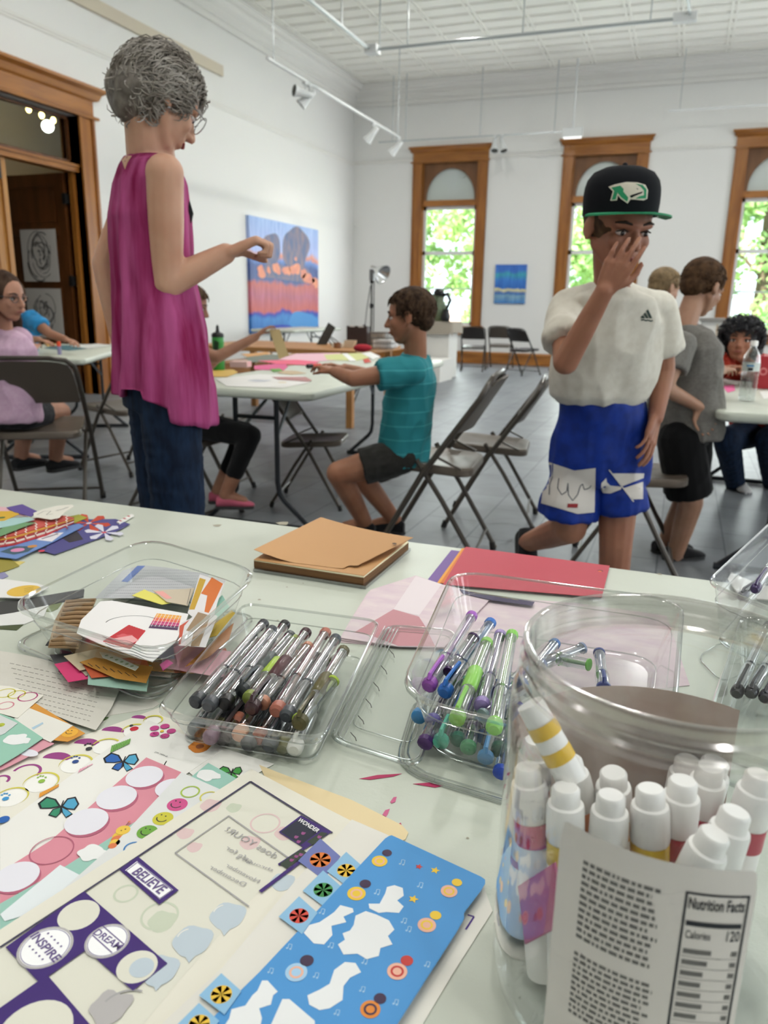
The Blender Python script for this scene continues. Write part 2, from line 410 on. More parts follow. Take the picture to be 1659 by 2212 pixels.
g = door_leaf('l', 1.05); g.xf(Matrix.Translation((XL - .13, DY0 + .0, .005)))
l1 = obj('door_leaf', g, m_wooddoor, root, False, label='light oak panelled leaf standing shut')
g = G(); g.bb((XL - .10, DY0 + 1.0, 2.33), (XL - .075, DY0 + 1.035, 2.53)); g.ell((XL - .07, DY0 + .98, 1.05), .03); obj('door_handle', g, m_black, l1)
g = G(); g.bb((XL - .16, DY0 + 1.04, .01), (XL - .08, DY0 + 1.10, 2.54)); obj('meeting_stile', g, m_wooddoor, root, False)
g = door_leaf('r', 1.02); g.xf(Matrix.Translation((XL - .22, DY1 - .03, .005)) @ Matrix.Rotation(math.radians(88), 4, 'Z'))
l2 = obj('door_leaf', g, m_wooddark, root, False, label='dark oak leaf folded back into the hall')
for z in (2.26, 1.34, .45): g = G(); g.cyl((XL - .2, DY1 - .07, z - .06), (XL - .2, DY1 - .07, z + .06), .022); g.bb((XL - .22, DY1 - .09, z - .055), (XL - .17, DY1 - .0, z + .055)); obj('hinge', g, m_black, l2)

# hall lights
mb = mat('lit_bulb', 'FFF2B0', 0.4, emit='FFE38A', es=9)
for i, p in enumerate(((62, 236), (90, 249), (115, 260), (139, 270))):
    c = ax(*p, -9.2); r = empty('pendant_lamp', (c.x, c.y, c.z), 0, ['warm bulb in the hall seen through the transom, farthest left of the row', 'warm bulb in the hall seen through the transom, second from the left', 'warm bulb just above the white globe seen through the transom', 'warm bulb in the hall, nearest the right edge of the transom'][i], 'lamp', 'warm bulbs in the hall')
    g = G(); g.ell(c, (.035, .035, .045)); obj('bulb', g, mb, r)
    g = G(); g.cyl(c + V((0, 0, .04)), (c.x, c.y, ZC), .006, n=6); obj('cord', g, m_black, r)
c = ax(103, 273, -9.2); r = empty('globe_lamp', tuple(c), 0, 'large white glowing globe lamp in the hall behind the transom', 'lamp')
g = G(); g.ell(c, .085); obj('globe', g, mat('lit_globe', 'FFFFFF', 0.4, emit='F6F8EE', es=6), r)
g = G(); g.cyl(c + V((0, 0, .08)), (c.x, c.y, ZC), .008, n=6); obj('cord', g, m_black, r)
# drawings on the dark leaf
def drawing(y0, z0, z1, seed, label, x0=-7.64, x1=-7.10):
    r = empty('charcoal_drawing', ((x0+x1)/2, DY1 - .07, z0), 0, label, 'drawing', None)
    g = G(); g.bb((x0, DY1 - .067, z0), (x1, DY1 - .062, z1)); obj('paper', g, mat('drawing_paper', 'CFCBC4', 0.8), r, False)
    g = G(); rr = random.Random(seed)
    cx, cz = (x0+x1)/2, (z0+z1)/2
    for k in range(26):
        a0 = rr.uniform(0, 6.3); rad = rr.uniform(.03, .19); ox, oz = rr.uniform(-.05, .05), rr.uniform(-.08, .08)
        pts = [(cx + ox + rad*math.cos(a0 + t*.25)*.9, DY1 - .0685, cz + oz + rad*1.2*math.sin(a0 + t*.25)) for t in range(9)]
        g.tube(pts, rr.choice((.002, .004, .007)), 4, 0, flat=(1, .2), up=(0, 1, 0))
    obj('charcoal_lines', g, mat('charcoal', '3A3836', 0.9), r)
drawing(0, 1.33, 1.93, 3, 'upper charcoal drawing of a round form pinned on the dark door leaf')
drawing(0, .66, 1.25, 5, 'lower charcoal drawing with black smudges pinned on the dark door leaf')

# beige boards high on left wall
m_beige = mat('beige_board', 'D3C8B4', 0.7)
g = G(); g.bb((XL + .002, 7.66, 4.30), (XL + .05, 10.8, 4.44)); tag(obj('wall_board', g, m_beige, smooth=False), 'long beige board fixed high on the left wall above the woman', 'board', 'beige boards high on the left wall')
g = G(); g.bb((XL + .002, 5.4, 4.30), (XL + .05, 7.62, 4.44)); tag(obj('wall_board', g, m_beige, smooth=False), 'short end of beige board at the top edge, left of a thin dark joint', 'board', 'beige boards high on the left wall')

# ---------------------------------------------------------------- track lighting
m_track = mat('track_white', 'DADCDB', 0.4); m_trackg = mat('conduit_grey', 'B9BFBF', 0.35, 0.3)
def rod(root, x, y, z0, r=.008, m=None):
    g = G(); g.cyl((x, y, z0), (x, y, ZC), r, n=6); obj('hanging_rod', g, m or m_trackg, root)
def spot(root_loc, aim, label, lit=True, group='track spotlights'):
    o = V(root_loc); d = V(aim).normalized(); r = empty('spotlight', tuple(o), 0, label, 'spotlight', group)
    g = G(); g.cyl(o, o + V((0, 0, -.1)), .014, n=8); g.box(o + V((0, 0, -.01)), (.05, .09, .03)); obj('bracket', g, m_track, r)
    c = o + V((0, 0, -.13)); q = d.to_track_quat('Z', 'Y').to_matrix().to_4x4()
    g = G(); g.lathe([(.0, -.10), (.03, -.10), (.036, -.09), (.045, .02), (.075, .16), (.07, .16), (.042, .02), (.0, .0)], c, 20, 0, q); obj('lamp_shade', g, m_track, r)
    g = G(); g.lathe([(0, .145), (.045, .15), (.067, .15), (.045, .14), (0, .135)], c, 20, 0, q)
    obj('lens', g, mat('lit_lens', 'FFFFFF', 0.3, emit='FFFBE8', es=14) if lit else mat('dark_lens', '1A1A1A', 0.3), r)
    if lit:
        ld = bpy.data.lights.new('spot', 'SPOT'); ld.energy = 12; ld.spot_size = math.radians(68); ld.spot_blend = 0.7; ld.shadow_soft_size = .04; ld.color = (1, .95, .84)
        lo = bpy.data.objects.new('spot', ld); COL.objects.link(lo); lo.location = c + d * .18; lo.rotation_euler = (-d).to_track_quat('Z', 'Y').to_euler()
    return r
ZB = 3.9
a, b_ = az(580, 125, ZB), az(862, 298, ZB); xb = (a.x + b_.x)/2
r = empty('lighting_track', (xb, (a.y + b_.y)/2, ZB), 0, 'white ceiling track running along the left wall, carrying four lamps', 'track')
g = G(); g.bb((xb - .018, a.y, ZB - .016), (xb + .018, b_.y, ZB + .016)); obj('rail', g, m_track, r, False)
for p in ((606, 132), (878, 300)):
    q = az(*p, ZB); rod(r, xb, min(max(q.y, a.y + .1), b_.y - .1), ZB)
yy = az(655, 175, ZB).y
spot((xb, yy, ZB - .02), (-.6, -.75, .1), 'white track lamp turned toward us, showing its dark round mouth', False)
spot((xb, yy + .12, ZB - .02), (-.75, -.35, -.8), 'unlit white track lamp hanging just under the one with the dark mouth', False)
spot((xb, az(803, 264, ZB).y, ZB - .02), (-.8, .15, -.75), 'lit track lamp with glowing lens, left of the lit pair near the corner')
spot((xb, b_.y - .1, ZB - .02), (-.8, -.05, -.75), 'lit track lamp at the very end of the track beside the window')
ZA = 4.4
c0 = az(800, 108, ZA); s0 = az(665, 0, ZA); e0 = az(1480, 60, ZA)
r = empty('conduit_track', (c0.x, c0.y, ZA), 0, 'grey overhead conduit turning at a box and running above the windows', 'track')
g = G(); g.cyl((c0.x, 6.6, ZA), (c0.x, c0.y, ZA), .022); g.cyl((c0.x, c0.y, ZA), (e0.x, c0.y, ZA), .02)
g.cyl((e0.x + .05, c0.y, ZA + .02), (e0.x - .02, c0.y - 1.6, ZA + .02), .018)
obj('conduit', g, m_trackg, r)
g = G(); g.box((c0.x + .03, c0.y, ZA), (.17, .17, .10)); obj('junction_box', g, m_track, r, False)
g = G(); g.box((e0.x, c0.y, ZA), (.26, .12, .09)); obj('junction_box', g, m_track, r, False)
for px, py in ((820, 110), (880, 112), (1128, 92), (1403, 66)): q = ay(px, py, c0.y); rod(r, q.x, c0.y, ZA, .009)
rod(r, c0.x, 8.2, ZA, .008); rod(r, c0.x, 9.7, ZA, .008)
ZT = 4.15
r = empty('lighting_track', (-4.5, 14.95, ZT), 0, 'thin grey track across the far end, above the first window', 'track')
g = G(); yc = az(1000, 297, ZT).y; x0, x1 = ay(818, 304, yc).x, ay(1245, 288, yc).x; g.bb((x0, yc - .012, ZT - .012), (x1, yc + .012, ZT + .012)); obj('rail', g, m_trackg, r, False)
for px, py in ((848, 300), (876, 300), (1037, 293), (1197, 288)): q = ay(px, py, yc); rod(r, q.x, yc, ZT, .009)
q = ay(1075, 292, yc); spot((q.x - .04, yc, ZT), (.1, -.5, -1), 'white lamp hanging between the first and second window, left of its twin', False, 'far lamps'); spot((q.x + .09, yc, ZT), (.35, -.3, -1), 'white lamp hanging between the first and second window, right of its twin', False, 'far lamps')
q = az(1237, 286, ZT - .02); r = empty('emergency_light', tuple(q), 0, 'small white box lamp hanging on a rod above the second window', 'lamp')
g = G(); g.box(q, (.34, .10, .15)); obj('housing', g, m_track, r, False); g = G(); g.box(q + V((0, 0, -.08)), (.30, .08, .03)); obj('diffuser', g, mat('pale_diffuser', 'F7F8F2', .3, emit='FFFFFF', es=.6), r, False)
rod(r, q.x, q.y, q.z, .02, m_track)
r = empty('lighting_track', (.3, yc, 4.35), 0, 'thin white track above the third window at the right edge', 'track')
g = G(); x0 = ay(1440, 268, yc).x; g.bb((x0, yc - .015, 4.36), (3.5, yc + .015, 4.39)); obj('rail', g, m_track, r, False)
rod(r, ay(1465, 268, yc).x, yc, 4.38, .008)

# ---------------------------------------------------------------- paintings
def art_mat(name, stops, seed, scale=(3, 1, 1), dist=.25, z0=0, z1=1, u0=0, u1=1, extra=None):
    """abstract landscape: vertical position warped by noise then coloured by bands"""
    m = bpy.data.materials.new(name); m.use_nodes = True; nt = m.node_tree; N = nt.nodes; L = nt.links; b = N['Principled BSDF']; b.inputs['Roughness'].default_value = .55
    tc = N.new('ShaderNodeTexCoord'); sp = N.new('ShaderNodeSeparateXYZ'); L.new(tc.outputs['Object'], sp.inputs[0])
    mr = N.new('ShaderNodeMapRange'); mr.inputs[1].default_value = z0; mr.inputs[2].default_value = z1; L.new(sp.outputs['Z'], mr.inputs[0])
    n = N.new('ShaderNodeTexNoise'); n.inputs['Scale'].default_value = 2.2; n.inputs['Detail'].default_value = 5; n.noise_dimensions = '4D'; n.inputs['W'].default_value = seed
    mp = N.new('ShaderNodeMapping'); mp.inputs['Scale'].default_value = scale; L.new(tc.outputs['Object'], mp.inputs[0]); L.new(mp.outputs[0], n.inputs['Vector'])
    ma = N.new('ShaderNodeMath'); ma.operation = 'MULTIPLY_ADD'; ma.inputs[1].default_value = dist; ma.inputs[2].default_value = -dist/2; L.new(n.outputs['Fac'], ma.inputs[0])
    ad = N.new('ShaderNodeMath'); ad.operation = 'ADD'; L.new(mr.outputs[0], ad.inputs[0]); L.new(ma.outputs[0], ad.inputs[1])
    r = N.new('ShaderNodeValToRGB'); e = r.color_ramp.elements
    while len(e) < len(stops): e.new(.5)
    for k, (p, c) in enumerate(stops): e[k].position = p; e[k].color = rgb(c)
    L.new(ad.outputs[0], r.inputs['Fac'])
    n2 = N.new('ShaderNodeTexNoise'); n2.inputs['Scale'].default_value = 5; n2.inputs['Detail'].default_value = 6
    mp2 = N.new('ShaderNodeMapping'); mp2.inputs['Scale'].default_value = (4, 4, .5); L.new(tc.outputs['Object'], mp2.inputs[0]); L.new(mp2.outputs[0], n2.inputs['Vector'])
    mx = N.new('ShaderNodeMixRGB'); mx.blend_type = 'SOFT_LIGHT'; mx.inputs[0].default_value = .85; L.new(r.outputs[0], mx.inputs[1]); L.new(n2.outputs['Fac'], mx.inputs[2]); L.new(mx.outputs[0], b.inputs['Base Color'])
    return m
PY0, PY1, PZ0, PZ1 = 11.40, 13.94, .64, 2.47
r = empty('large_painting', (XL, (PY0+PY1)/2, PZ0), 0, 'large blue and coral landscape painting with two dark round trees on the left wall', 'painting')
stops = [(0, '2E6FB8'), (.13, '3B86CC'), (.17, '2440B0'), (.20, 'C9655F'), (.33, 'B5657A'), (.43, 'C46A66'), (.47, '4C5F92'), (.60, '3F5590'), (.66, '6C8FD0'), (.70, 'E0906A'), (.74, 'A9B6E4'), (1, '9DB8E6')]
g = G(); g.bb((XL + .002, PY0, PZ0), (XL + .06, PY1, PZ1)); obj('canvas', g, art_mat('landscape_paint', stops, 3.1, (1, 1.6, .9), .16, 0, PZ1 - PZ0), r, False)
def blob_poly(cy, cz, ry, rz, seed, n=40, amp=.12):
    rr = random.Random(seed); ph = [rr.uniform(0, 6.3) for _ in range(5)]
    return [(cy + ry*math.cos(t)*(1 + amp*sum(math.sin((k+2)*t + ph[k])/(k+1.5) for k in range(5))), cz + rz*math.sin(t)*(1 + amp*sum(math.sin((k+2)*t + ph[k])/(k+1.5) for k in range(5)))) for t in [2*PI*i/n for i in range(n)]]
My = Matrix(((0, 0, 1, 0), (1, 0, 0, 0), (0, 1, 0, 0), (0, 0, 0, 1)))
g = G()
for (cy, cz, ry, rz, s) in ((12.12, 2.0, .30, .28, 1), (13.02, 2.06, .52, .38, 2)): g.prism(blob_poly(cy, cz, ry, rz, s), XL + .06, XL + .0615, 0, My)
g.prism([(PY0 + .25, 1.55), (12.0, 1.82), (12.6, 1.75), (13.2, 1.85), (13.6, 1.7), (13.5, 1.5)], XL + .06, XL + .0612, 0, My)
obj('painted_trees', g, mat('painted_tree_grey', '586B92', .6, var=(4, '8C7B86', (1, 2, 1), 5)), r, False)
g = G()
for i, (cy, cz, ry, rz) in enumerate(((11.75, 1.62, .13, .10), (12.0, 1.66, .06, .06), (12.28, 1.70, .14, .09), (12.65, 1.68, .15, .08), (12.98, 1.72, .20, .10), (13.3, 1.66, .12, .08), (13.5, 1.58, .22, .10), (13.8, 1.52, .14, .09), (13.7, 1.9, .03, .04), (13.0, 1.9, .05, .03))): g.prism(blob_poly(cy, cz, ry, rz, 10 + i, amp=.22), XL + .0615, XL + .063, 0, My)
obj('painted_clouds', g, mat('painted_coral', 'F0A07C', .6, var=(5, 'D98A7A')), r, False)
g = G()
for i, (cy, cz, ry, rz) in enumerate(((13.3, .80, .62, .17), (12.3, .70, .5, .06))): g.prism([(min(max(a, PY0), PY1), max(b_, PZ0)) for a, b_ in blob_poly(cy, cz, ry, rz, 30 + i, amp=.12)], XL + .06, XL + .0616, i, My)
obj('painted_water', g, [mat('painted_water_blue', '4E97D8', .6), mat('painted_deep_blue', '2A45B5', .6)], r, False)
r = empty('small_painting', (-3.31, YW - .03, 1.2), 0, 'small blue night-sky painting with a yellow shoreline between two windows', 'painting')
stops = [(0, '3F7FC4'), (.2, '7FA8C0'), (.27, '2E66B4'), (.36, 'E8DFA0'), (.40, '2F6BC0'), (.6, '3C7ED0'), (.75, '3FA3B8'), (.85, '3E74CC'), (1, '3A6FC6')]
g = G(); g.bb((-3.62, YW - .04, 1.2), (-3.0, YW - .002, 1.94)); obj('canvas', g, art_mat('night_paint', stops, 7.7, (2.5, 1, 1.6), .22, 0, .74), r, False)
# ================================================================ FOLDING TABLES
m_ttop = mat('table_plastic', 'CDD2C4', 0.42, bump=(260, 0.12, 0.002), var=(7, 'C7CCBE'))
m_tside = mat('table_plastic_edge', 'C4C2B8', 0.5)
m_tleg = mat('table_leg_steel', '2A2E33', 0.4, 0.4)
def folding_table(cx, cy, ang, w, l, h, label, group='white folding tables', near_wall=False):
    root = empty('folding_table', (cx, cy, 0), ang, label, 'table', group)
    g = G(); t = .045; rings = []
    for (ins, z) in ((.02, -t), (.004, -t + .008), (0, -t + .016), (0, -.010), (.004, -.003), (.012, 0)):
        rings.append([V((x, y, h + z)) for x, y in rrect(w - 2*ins, l - 2*ins, .06 - ins*.5)])
    g.loft(rings); obj('tabletop', g, m_ttop, root, 30, world=False)
    for s in (-1, 1):
        g = G(); y0 = s*(l/2 - .20)
        for k in (-1, 1):
            pts = [(k*.115, y0, h - t), (k*.115, y0, .25), (k*.125, y0, .19), (k*.15, y0, .155), (k*.30, y0, .02)]
            g.tube(pts, .0135, 8)
        g.cyl((-.32, y0, .016), (.32, y0, .016), .015, n=8)
        g.cyl((-.115, y0, h - .16), (.115, y0, h - .16), .011, n=6)
        obj('leg_frame', g, m_tleg, root, world=False)
        g = G()
        for k in (-1, 1): g.cyl((k*.115, y0, h - .26), (k*.05, y0 - s*.34, h - t), .009, n=6)
        g.box((0, y0 - s*.34, h - t - .01), (.16, .04, .02))
        obj('brace', g, mat('brace_steel', '6F7478', .35, .7), root, world=False)
    return root
folding_table(-2.0, 4.42, math.radians(2), .78, 2.48, .735, 'white folding table in the middle, boy in teal leaning on its right side')
folding_table(.56, 4.65, math.radians(0), .80, 2.44, .735, 'white folding table at the right edge, carrying the water bottle')
folding_table(-4.62, 4.95, math.radians(28), .78, 1.9, .735, 'white folding table at the left behind the girl in lilac')
folding_table(-5.9, 11.6, 0, .76, 1.83, .735, 'far white folding table seen edge-on below the large painting')
# the near table, long and deep
root = empty('craft_table', (-.7, .62, 0), 0, 'big pale grey craft table filling the foreground, covered with stickers and pens', 'table')
g = G(); t = .045; rings = []
for (ins, z) in ((.02, -t), (.004, -t + .008), (0, -t + .014), (0, -.008), (.003, -.002), (.010, 0)):
    rings.append([V((x - .7, y + .62, .74 + z)) for x, y in rrect(2.9 - 2*ins, 1.16 - 2*ins, .05 - ins*.5)])
g.loft(rings); obj('tabletop', g, m_ttop, root, 30)
for s in (-1, 1):
    g = G(); x0 = -.7 + s*1.2
    for k in (-1, 1): g.tube([(x0, .62 + k*.3, .695), (x0, .62 + k*.3, .25), (x0, .62 + k*.33, .18), (x0, .62 + k*.45, .02)], .0135, 8)
    g.cyl((x0, .62 - .48, .016), (x0, .62 + .48, .016), .015, n=8); obj('leg_frame', g, m_tleg, root)
g = G()
rr = random.Random(4)
for (px, py, l, a) in ((612, 1130, .03, .3), (560, 1295, .006, 1), (600, 1340, .004, 2), (620, 1268, .004, .5), (470, 1135, .02, .1), (770, 1170, .02, .2), (1010, 1300, .005, 0), (905, 1500, .006, .8), (1425, 1240, .01, .2), (815, 1905, .004, 0), (1010, 1810, .003, 1), (760, 1840, .003, .5), (655, 1260, .003, 0)):
    c = az(px, py, .7403); g.flat([c + V((l*math.cos(a + k*PI/3)*(.5 if k % 2 else .3), l*.4*math.sin(a + k*PI/3), 0)) for k in range(6)])
tag(obj('table_scuffs', g, mat('scuff_brown', 'A8A290', .8), smooth=False, kind='stuff', loc=V((0, 0, 0))), 'small scuffs and specks on the near tabletop', 'marks')

# ================================================================ STEEL FOLDING CHAIRS
m_ctube = mat('chair_tube_taupe', '4A443D', 0.32, 0.35); m_cpan = mat('chair_panel_taupe', '594F45', 0.38, 0.25)
m_ctubeD = mat('chair_tube_dark', '2E2B28', 0.3, 0.4); m_cpanD = mat('chair_panel_dark', '34302D', 0.35, 0.3)
m_rub = mat('rubber_foot_dark', '1B1A19', .7)
def folding_chair(name='folding_chair', mt=None, mp=None):
    """origin on the floor under the seat, sitter faces +Y"""
    mt = mt or m_ctube; mp = mp or m_cpan
    root = empty(name, (0, 0, 0))
    tube = [(-.215, .235, .01), (-.215, .02, .40), (-.213, -.19, .70)]
    arc = [(-.213, -.19, .70), (-.205, -.213, .745), (-.17, -.226, .772), (-.10, -.232, .782), (.10, -.232, .782), (.17, -.226, .772), (.205, -.213, .745), (.213, -.19, .70)]
    g = G(); g.tube(tube[:2] + arc + [(.215, .02, .40), (.215, .235, .01)], .0115, 8)
    g.cyl((-.215, .205, .065), (.215, .205, .065), .007, n=6)
    g.cyl((-.215, -.105, .58), (.215, -.105, .58), .004, n=6)
    ff_ = obj('front_frame', g, mt, root, world=False)
    for k in (-1, 1):
        g = G(); g.tube([(k*.195, .045, .455), (k*.195, -.06, .30), (k*.195, -.235, .01)], .010, 8); lg_ = obj('leg', g, mt, root, world=False)
        g = G(); g.tube([(k*.204, -.02, .478), (k*.204, -.13, .43)], .005, 6); obj('hinge_link', g, mt, root, world=False)
        g = G(); g.cyl((k*.195, -.226, .0), (k*.195, -.22, .035), .0135, n=8); obj('rubber_foot', g, m_rub, lg_, world=False); g = G(); g.cyl((k*.215, .238, .0), (k*.215, .228, .035), .0145, n=8); obj('rubber_foot', g, m_rub, ff_, world=False)
    g = G(); g.cyl((-.195, -.19, .09), (.195, -.19, .09), .006, n=6); obj('stretcher', g, mt, root, world=False)
    # seat with turned down rim
    g = G(); rings = []
    for ins, z in ((.006, .405), (0, .41), (0, .432), (.006, .440), (.03, .441), (.07, .434), (.16, .431)):
        rings.append([V((x, y + .01 + .02, z + (y)*.06)) for x, y in rrect(.385 - 2*ins, .40 - 2*ins, max(.06 - ins*.4, .01))])
    g.loft(rings); obj('seat', g, mp, root, world=False)
    # curved backrest
    g = G(); nx = 10
    def bp(u, v, off):
        x = (u - .5)*.40*(1 - .10*v*v*v); z = .565 + v*.205; y = -.095 - (z - .565)*.62 - .035*(1 - (2*u - 1)**2) + off
        return V((x, y, z - (.02*(abs(2*u - 1)**4) if v > .8 else 0)))
    f = [[bp(i/nx, j/5, .0) for i in range(nx + 1)] for j in range(6)]; b2 = [[bp(i/nx, j/5, -.012) for i in range(nx + 1)] for j in range(6)]
    vs = [p for r_ in f for p in r_] + [p for r_ in b2 for p in r_]; o = 6*(nx + 1); fs = []
    for j in range(5):
        for i in range(nx):
            a = j*(nx+1) + i; fs.append((a, a+1, a+nx+2, a+nx+1)); fs.append((o+a, o+a+nx+1, o+a+nx+2, o+a+1))
    for i in range(nx): fs.append((i, o+i, o+i+1, i+1)); a = 5*(nx+1)+i; fs.append((a, a+1, o+a+1, o+a))
    for j in range(5): a = j*(nx+1); fs.append((a, a+nx+1, o+a+nx+1, o+a)); a += nx; fs.append((a, o+a, o+a+nx+1, a+nx+1))
    g.add(vs, fs); obj('backrest', g, mp, root, world=False)
    return root
CH = {}
def chair(x, y, deg, label, group='taupe folding chairs', dark=False):
    if dark not in CH:
        o = folding_chair('folding_chair', m_ctubeD if dark else None, m_cpanD if dark else None); CH[dark] = o
    else: o = copy_tree(CH[dark])
    o.location = (x, y, 0); o.scale = (1, 1, 1); o.rotation_euler = (0, 0, math.radians(deg - 90)); tag(o, label, 'chair', group); return o
chA = chair(-3.16, 3.20, 122, 'taupe folding chair at the left, blue tape on its back, girl in lilac on it')
chA.scale = (1.08, 1.08, 1.08)
chB = chair(-2.43, 3.38, 0, 'taupe folding chair half hidden behind the standing woman, facing right')
chC = chair(-3.5, 4.28, 172, 'dark-seated folding chair standing behind the left front chair')
chD = chair(-.97, 3.26, 186, 'taupe folding chair under the boy in the teal shirt')
chE = chair(-.87, 4.02, 188, 'empty taupe folding chair between the teal-shirt boy and the boy in the cap')
chF = chair(-2.66, 3.92, 2, 'folding chair under the child in black leggings, mostly behind the pink top')
chG = chair(-1.95, 3.98, 14, 'empty folding chair seen under the middle table')
chG.scale = (.87, .87, .87); chD.scale = (1.1, 1.1, 1.1)
chH = chair(-.15, 3.53, 3, 'folding chair just behind the boy in the grey shirt')
chair(-3.52, 13.85, 100, 'dark folding chair near the far wall, leftmost of the row', 'folding chairs by the far wall', True)
chair(-3.22, 14.75, 92, 'taupe folding chair by the far wall, tucked behind the dark leftmost one', 'folding chairs by the far wall')
chair(-2.55, 13.5, 60, 'dark folding chair by the far wall standing alone, turned to the right', 'folding chairs by the far wall', True)
chair(-1.98, 14.6, 200, 'far folding chair with only its seat showing left of the cap boy', 'folding chairs by the far wall')
g = G(); g.box((0.0, 0, 0), (.030, .0015, .05), rot=None); M = Matrix.Translation(V((-.03, -.200, .725))) @ Matrix.Rotation(math.radians(-32), 4, 'X'); g.xf(M)
obj('tape_mark', g, mat('blue_tape', '2F5E9E', .6), chA, False, world=False, label='blue tape mark')

# ================================================================ THINGS AT THE FAR END
m_ped = mat('pedestal_white', 'E3E1DB', .6)
root = empty('pedestal', (-3.72, 12.3, 0), 0, 'tall white display pedestal in front of the first window', 'pedestal')
g = G(); a = ax; 
g.bb((-4.15, 12.1, 0), (-3.48, 12.6, .86)); obj('column', g, m_ped, root, False)
g = G(); g.bb((-4.19, 12.06, .86), (-3.44, 12.64, .885)); obj('cap', g, m_ped, root, False)
tag(obj('plinth_block', (lambda q: (q.bb((-3.83, 11.35, 0), (-3.39, 12.04, .33)), q)[1])(G()), m_ped, smooth=False), 'low white block standing against the tall pedestal', 'pedestal')
g = G()
for (px, py, rr_) in ((0, 0, 1),):
    pts = rrect(.78, .62, .05, 4, -3.82, 12.35)
    rings = [[V((x, y, .888)) for x, y in pts], [V((-3.82 + (x + 3.82)*1.04, 12.35 + (y - 12.35)*1.05, .886)) for x, y in pts], [V((-3.82 + (x + 3.82)*1.07, 12.35 + (y - 12.35)*1.08, .70 + .03*math.sin(i*2.1))) for i, (x, y) in enumerate(pts)]]
    g.loft(rings, caps=False); g.flat([V((x, y, .89)) for x, y in pts])
tag(obj('cloth', g, mat('beige_cloth', 'A59C8E', .9)), 'beige cloth draped over the tall white pedestal', 'cloth')
root = empty('pottery_jug', (-3.74, 12.3, .891), 0, 'dark green pottery jug with a black handle on the draped pedestal', 'jug')
g = G(); g.lathe([(0, 0), (.13, 0), (.17, .10), (.15, .22), (.09, .32), (.10, .42), (.08, .42), (.07, .32), (0, .3)], (-3.74, 12.3, .891), 24); obj('body', g, mat('green_glaze', '40543F', .35, var=(6, '6B7455')), root)
g = G(); g.tube([(-3.68, 12.28, 1.28), (-3.58, 12.26, 1.32), (-3.53, 12.26, 1.22), (-3.59, 12.27, 1.08)], [.03, .035, .03, .02], 8); g.ell((-3.72, 12.25, 1.33), (.09, .07, .07)); obj('handle', g, mat('black_glaze', '101312', .25), root)
g = G(); g.lathe([(0, 0), (.06, 0), (.075, .08), (.05, .16), (.055, .19), (0, .19)], (-3.56, 12.15, .891), 16); tag(obj('small_vase', g, mat('black_glaze', '101312', .25)), 'small black vase at the right edge of the draped pedestal', 'vase')

m_wtop = wood('trestle_wood', 'B9844C', 'A2703C', .5, (.2, 1, 1), 8)
root = empty('wooden_table', (-3.65, 7.3, 0), 0, 'low wooden work table behind the middle folding table, loaded with supplies', 'table')
g = G(); g.bb((-4.55, 6.55, .68), (-2.75, 7.75, .72)); obj('tabletop', g, m_wtop, root, False)
for x in (-4.45, -2.85):
    for y in (6.65, 7.65): g = G(); g.bb((x - .03, y - .03, 0), (x + .03, y + .03, .68)); obj('leg', g, m_wtop, root, False)
Zw = .721
def onw(px, py): return az(px, py, Zw)
root = empty('brown_case', (-3.1, 7.4, Zw), 0, 'dark brown case with two pale notches along its top, standing on the wooden table', 'case')
c0, c1 = ay(752, 757, 7.5), ay(795, 757, 7.5); zt = ay(770, 704, 7.5).z
g = G(); g.bb((c0.x, 7.46, Zw), (c1.x, 7.56, zt)); obj('body', g, mat('brown_plastic', '2E1F1D', .4), root, False)
g = G()
for f in (.28, .72): x = c0.x + (c1.x - c0.x)*f; g.box((x, 7.455, zt - .005), (.05, .03, .012))
obj('notch', g, mat('pale_notch', 'C9C5C0', .5), root, False)
root = empty('tilted_panel', (-4.0, 7.3, Zw), 0, 'dark panel propped on a small stand, leaning right, below the large painting', 'easel')
a, b_ = ay(688, 757, 7.4), ay(717, 702, 7.4)
g = G(); g.tube([a, b_], .012, 4, flat=(4, .5), up=(0, 1, 0)); obj('panel', g, mat('easel_dark', '3B3C3A', .5), root, False)
g = G(); m_ = a.lerp(b_, .6)
for dx in (.02, .06, .10): g.cyl(m_ + V((0, dx - .05, 0)), (m_.x + dx + .03, 7.4 + dx, Zw), .006, n=6)
obj('stand', g, mat('easel_dark', '3B3C3A', .5), root)
def wbox(px0, px1, pyt, y, dep, name, m, label, cat, tilt=0):
    a, b_ = ay(px0, 756, y), ay(px1, 756, y); zt = ay((px0 + px1)/2, pyt, y).z
    g = G(); g.bb((a.x, y, Zw), (b_.x, y + dep, zt)); 
    for p in g.v: p.x += (p.z - Zw)*tilt
    tag(obj(name, g, m, smooth=False), label, cat); return g
wbox(716, 738, 742, 7.0, .12, 'paper_bundle', mat('cream_paper', 'D9D0BF', .8), 'cream paper bundle between the tilted panel and the wooden block', 'paper', .2)
wbox(740, 762, 735, 7.05, .06, 'wooden_block', mat('birch_wood', 'CBB89D', .7), 'pale wooden block leaning beside the dark brown case', 'block', .3)
wbox(796, 826, 717, 7.6, .08, 'cardboard_sheet', mat('grey_cardboard', '9A8E80', .8), 'greyish cardboard sheet behind the lamp pole', 'cardboard')
wbox(806, 845, 735, 7.3, .2, 'white_bundle', mat('white_cloth', 'D8D6D2', .9), 'white bundle in front of the teal-shirt boy, by the wire basket', 'bundle')
a = onw(783, 759); g = G(); g.ell(a + V((0, 0, .03)), (.09, .05, .035)); tag(obj('red_cloth', g, mat('red_cloth', 'A8182B', .8)), 'crumpled red cloth in front of the dark brown case', 'cloth')
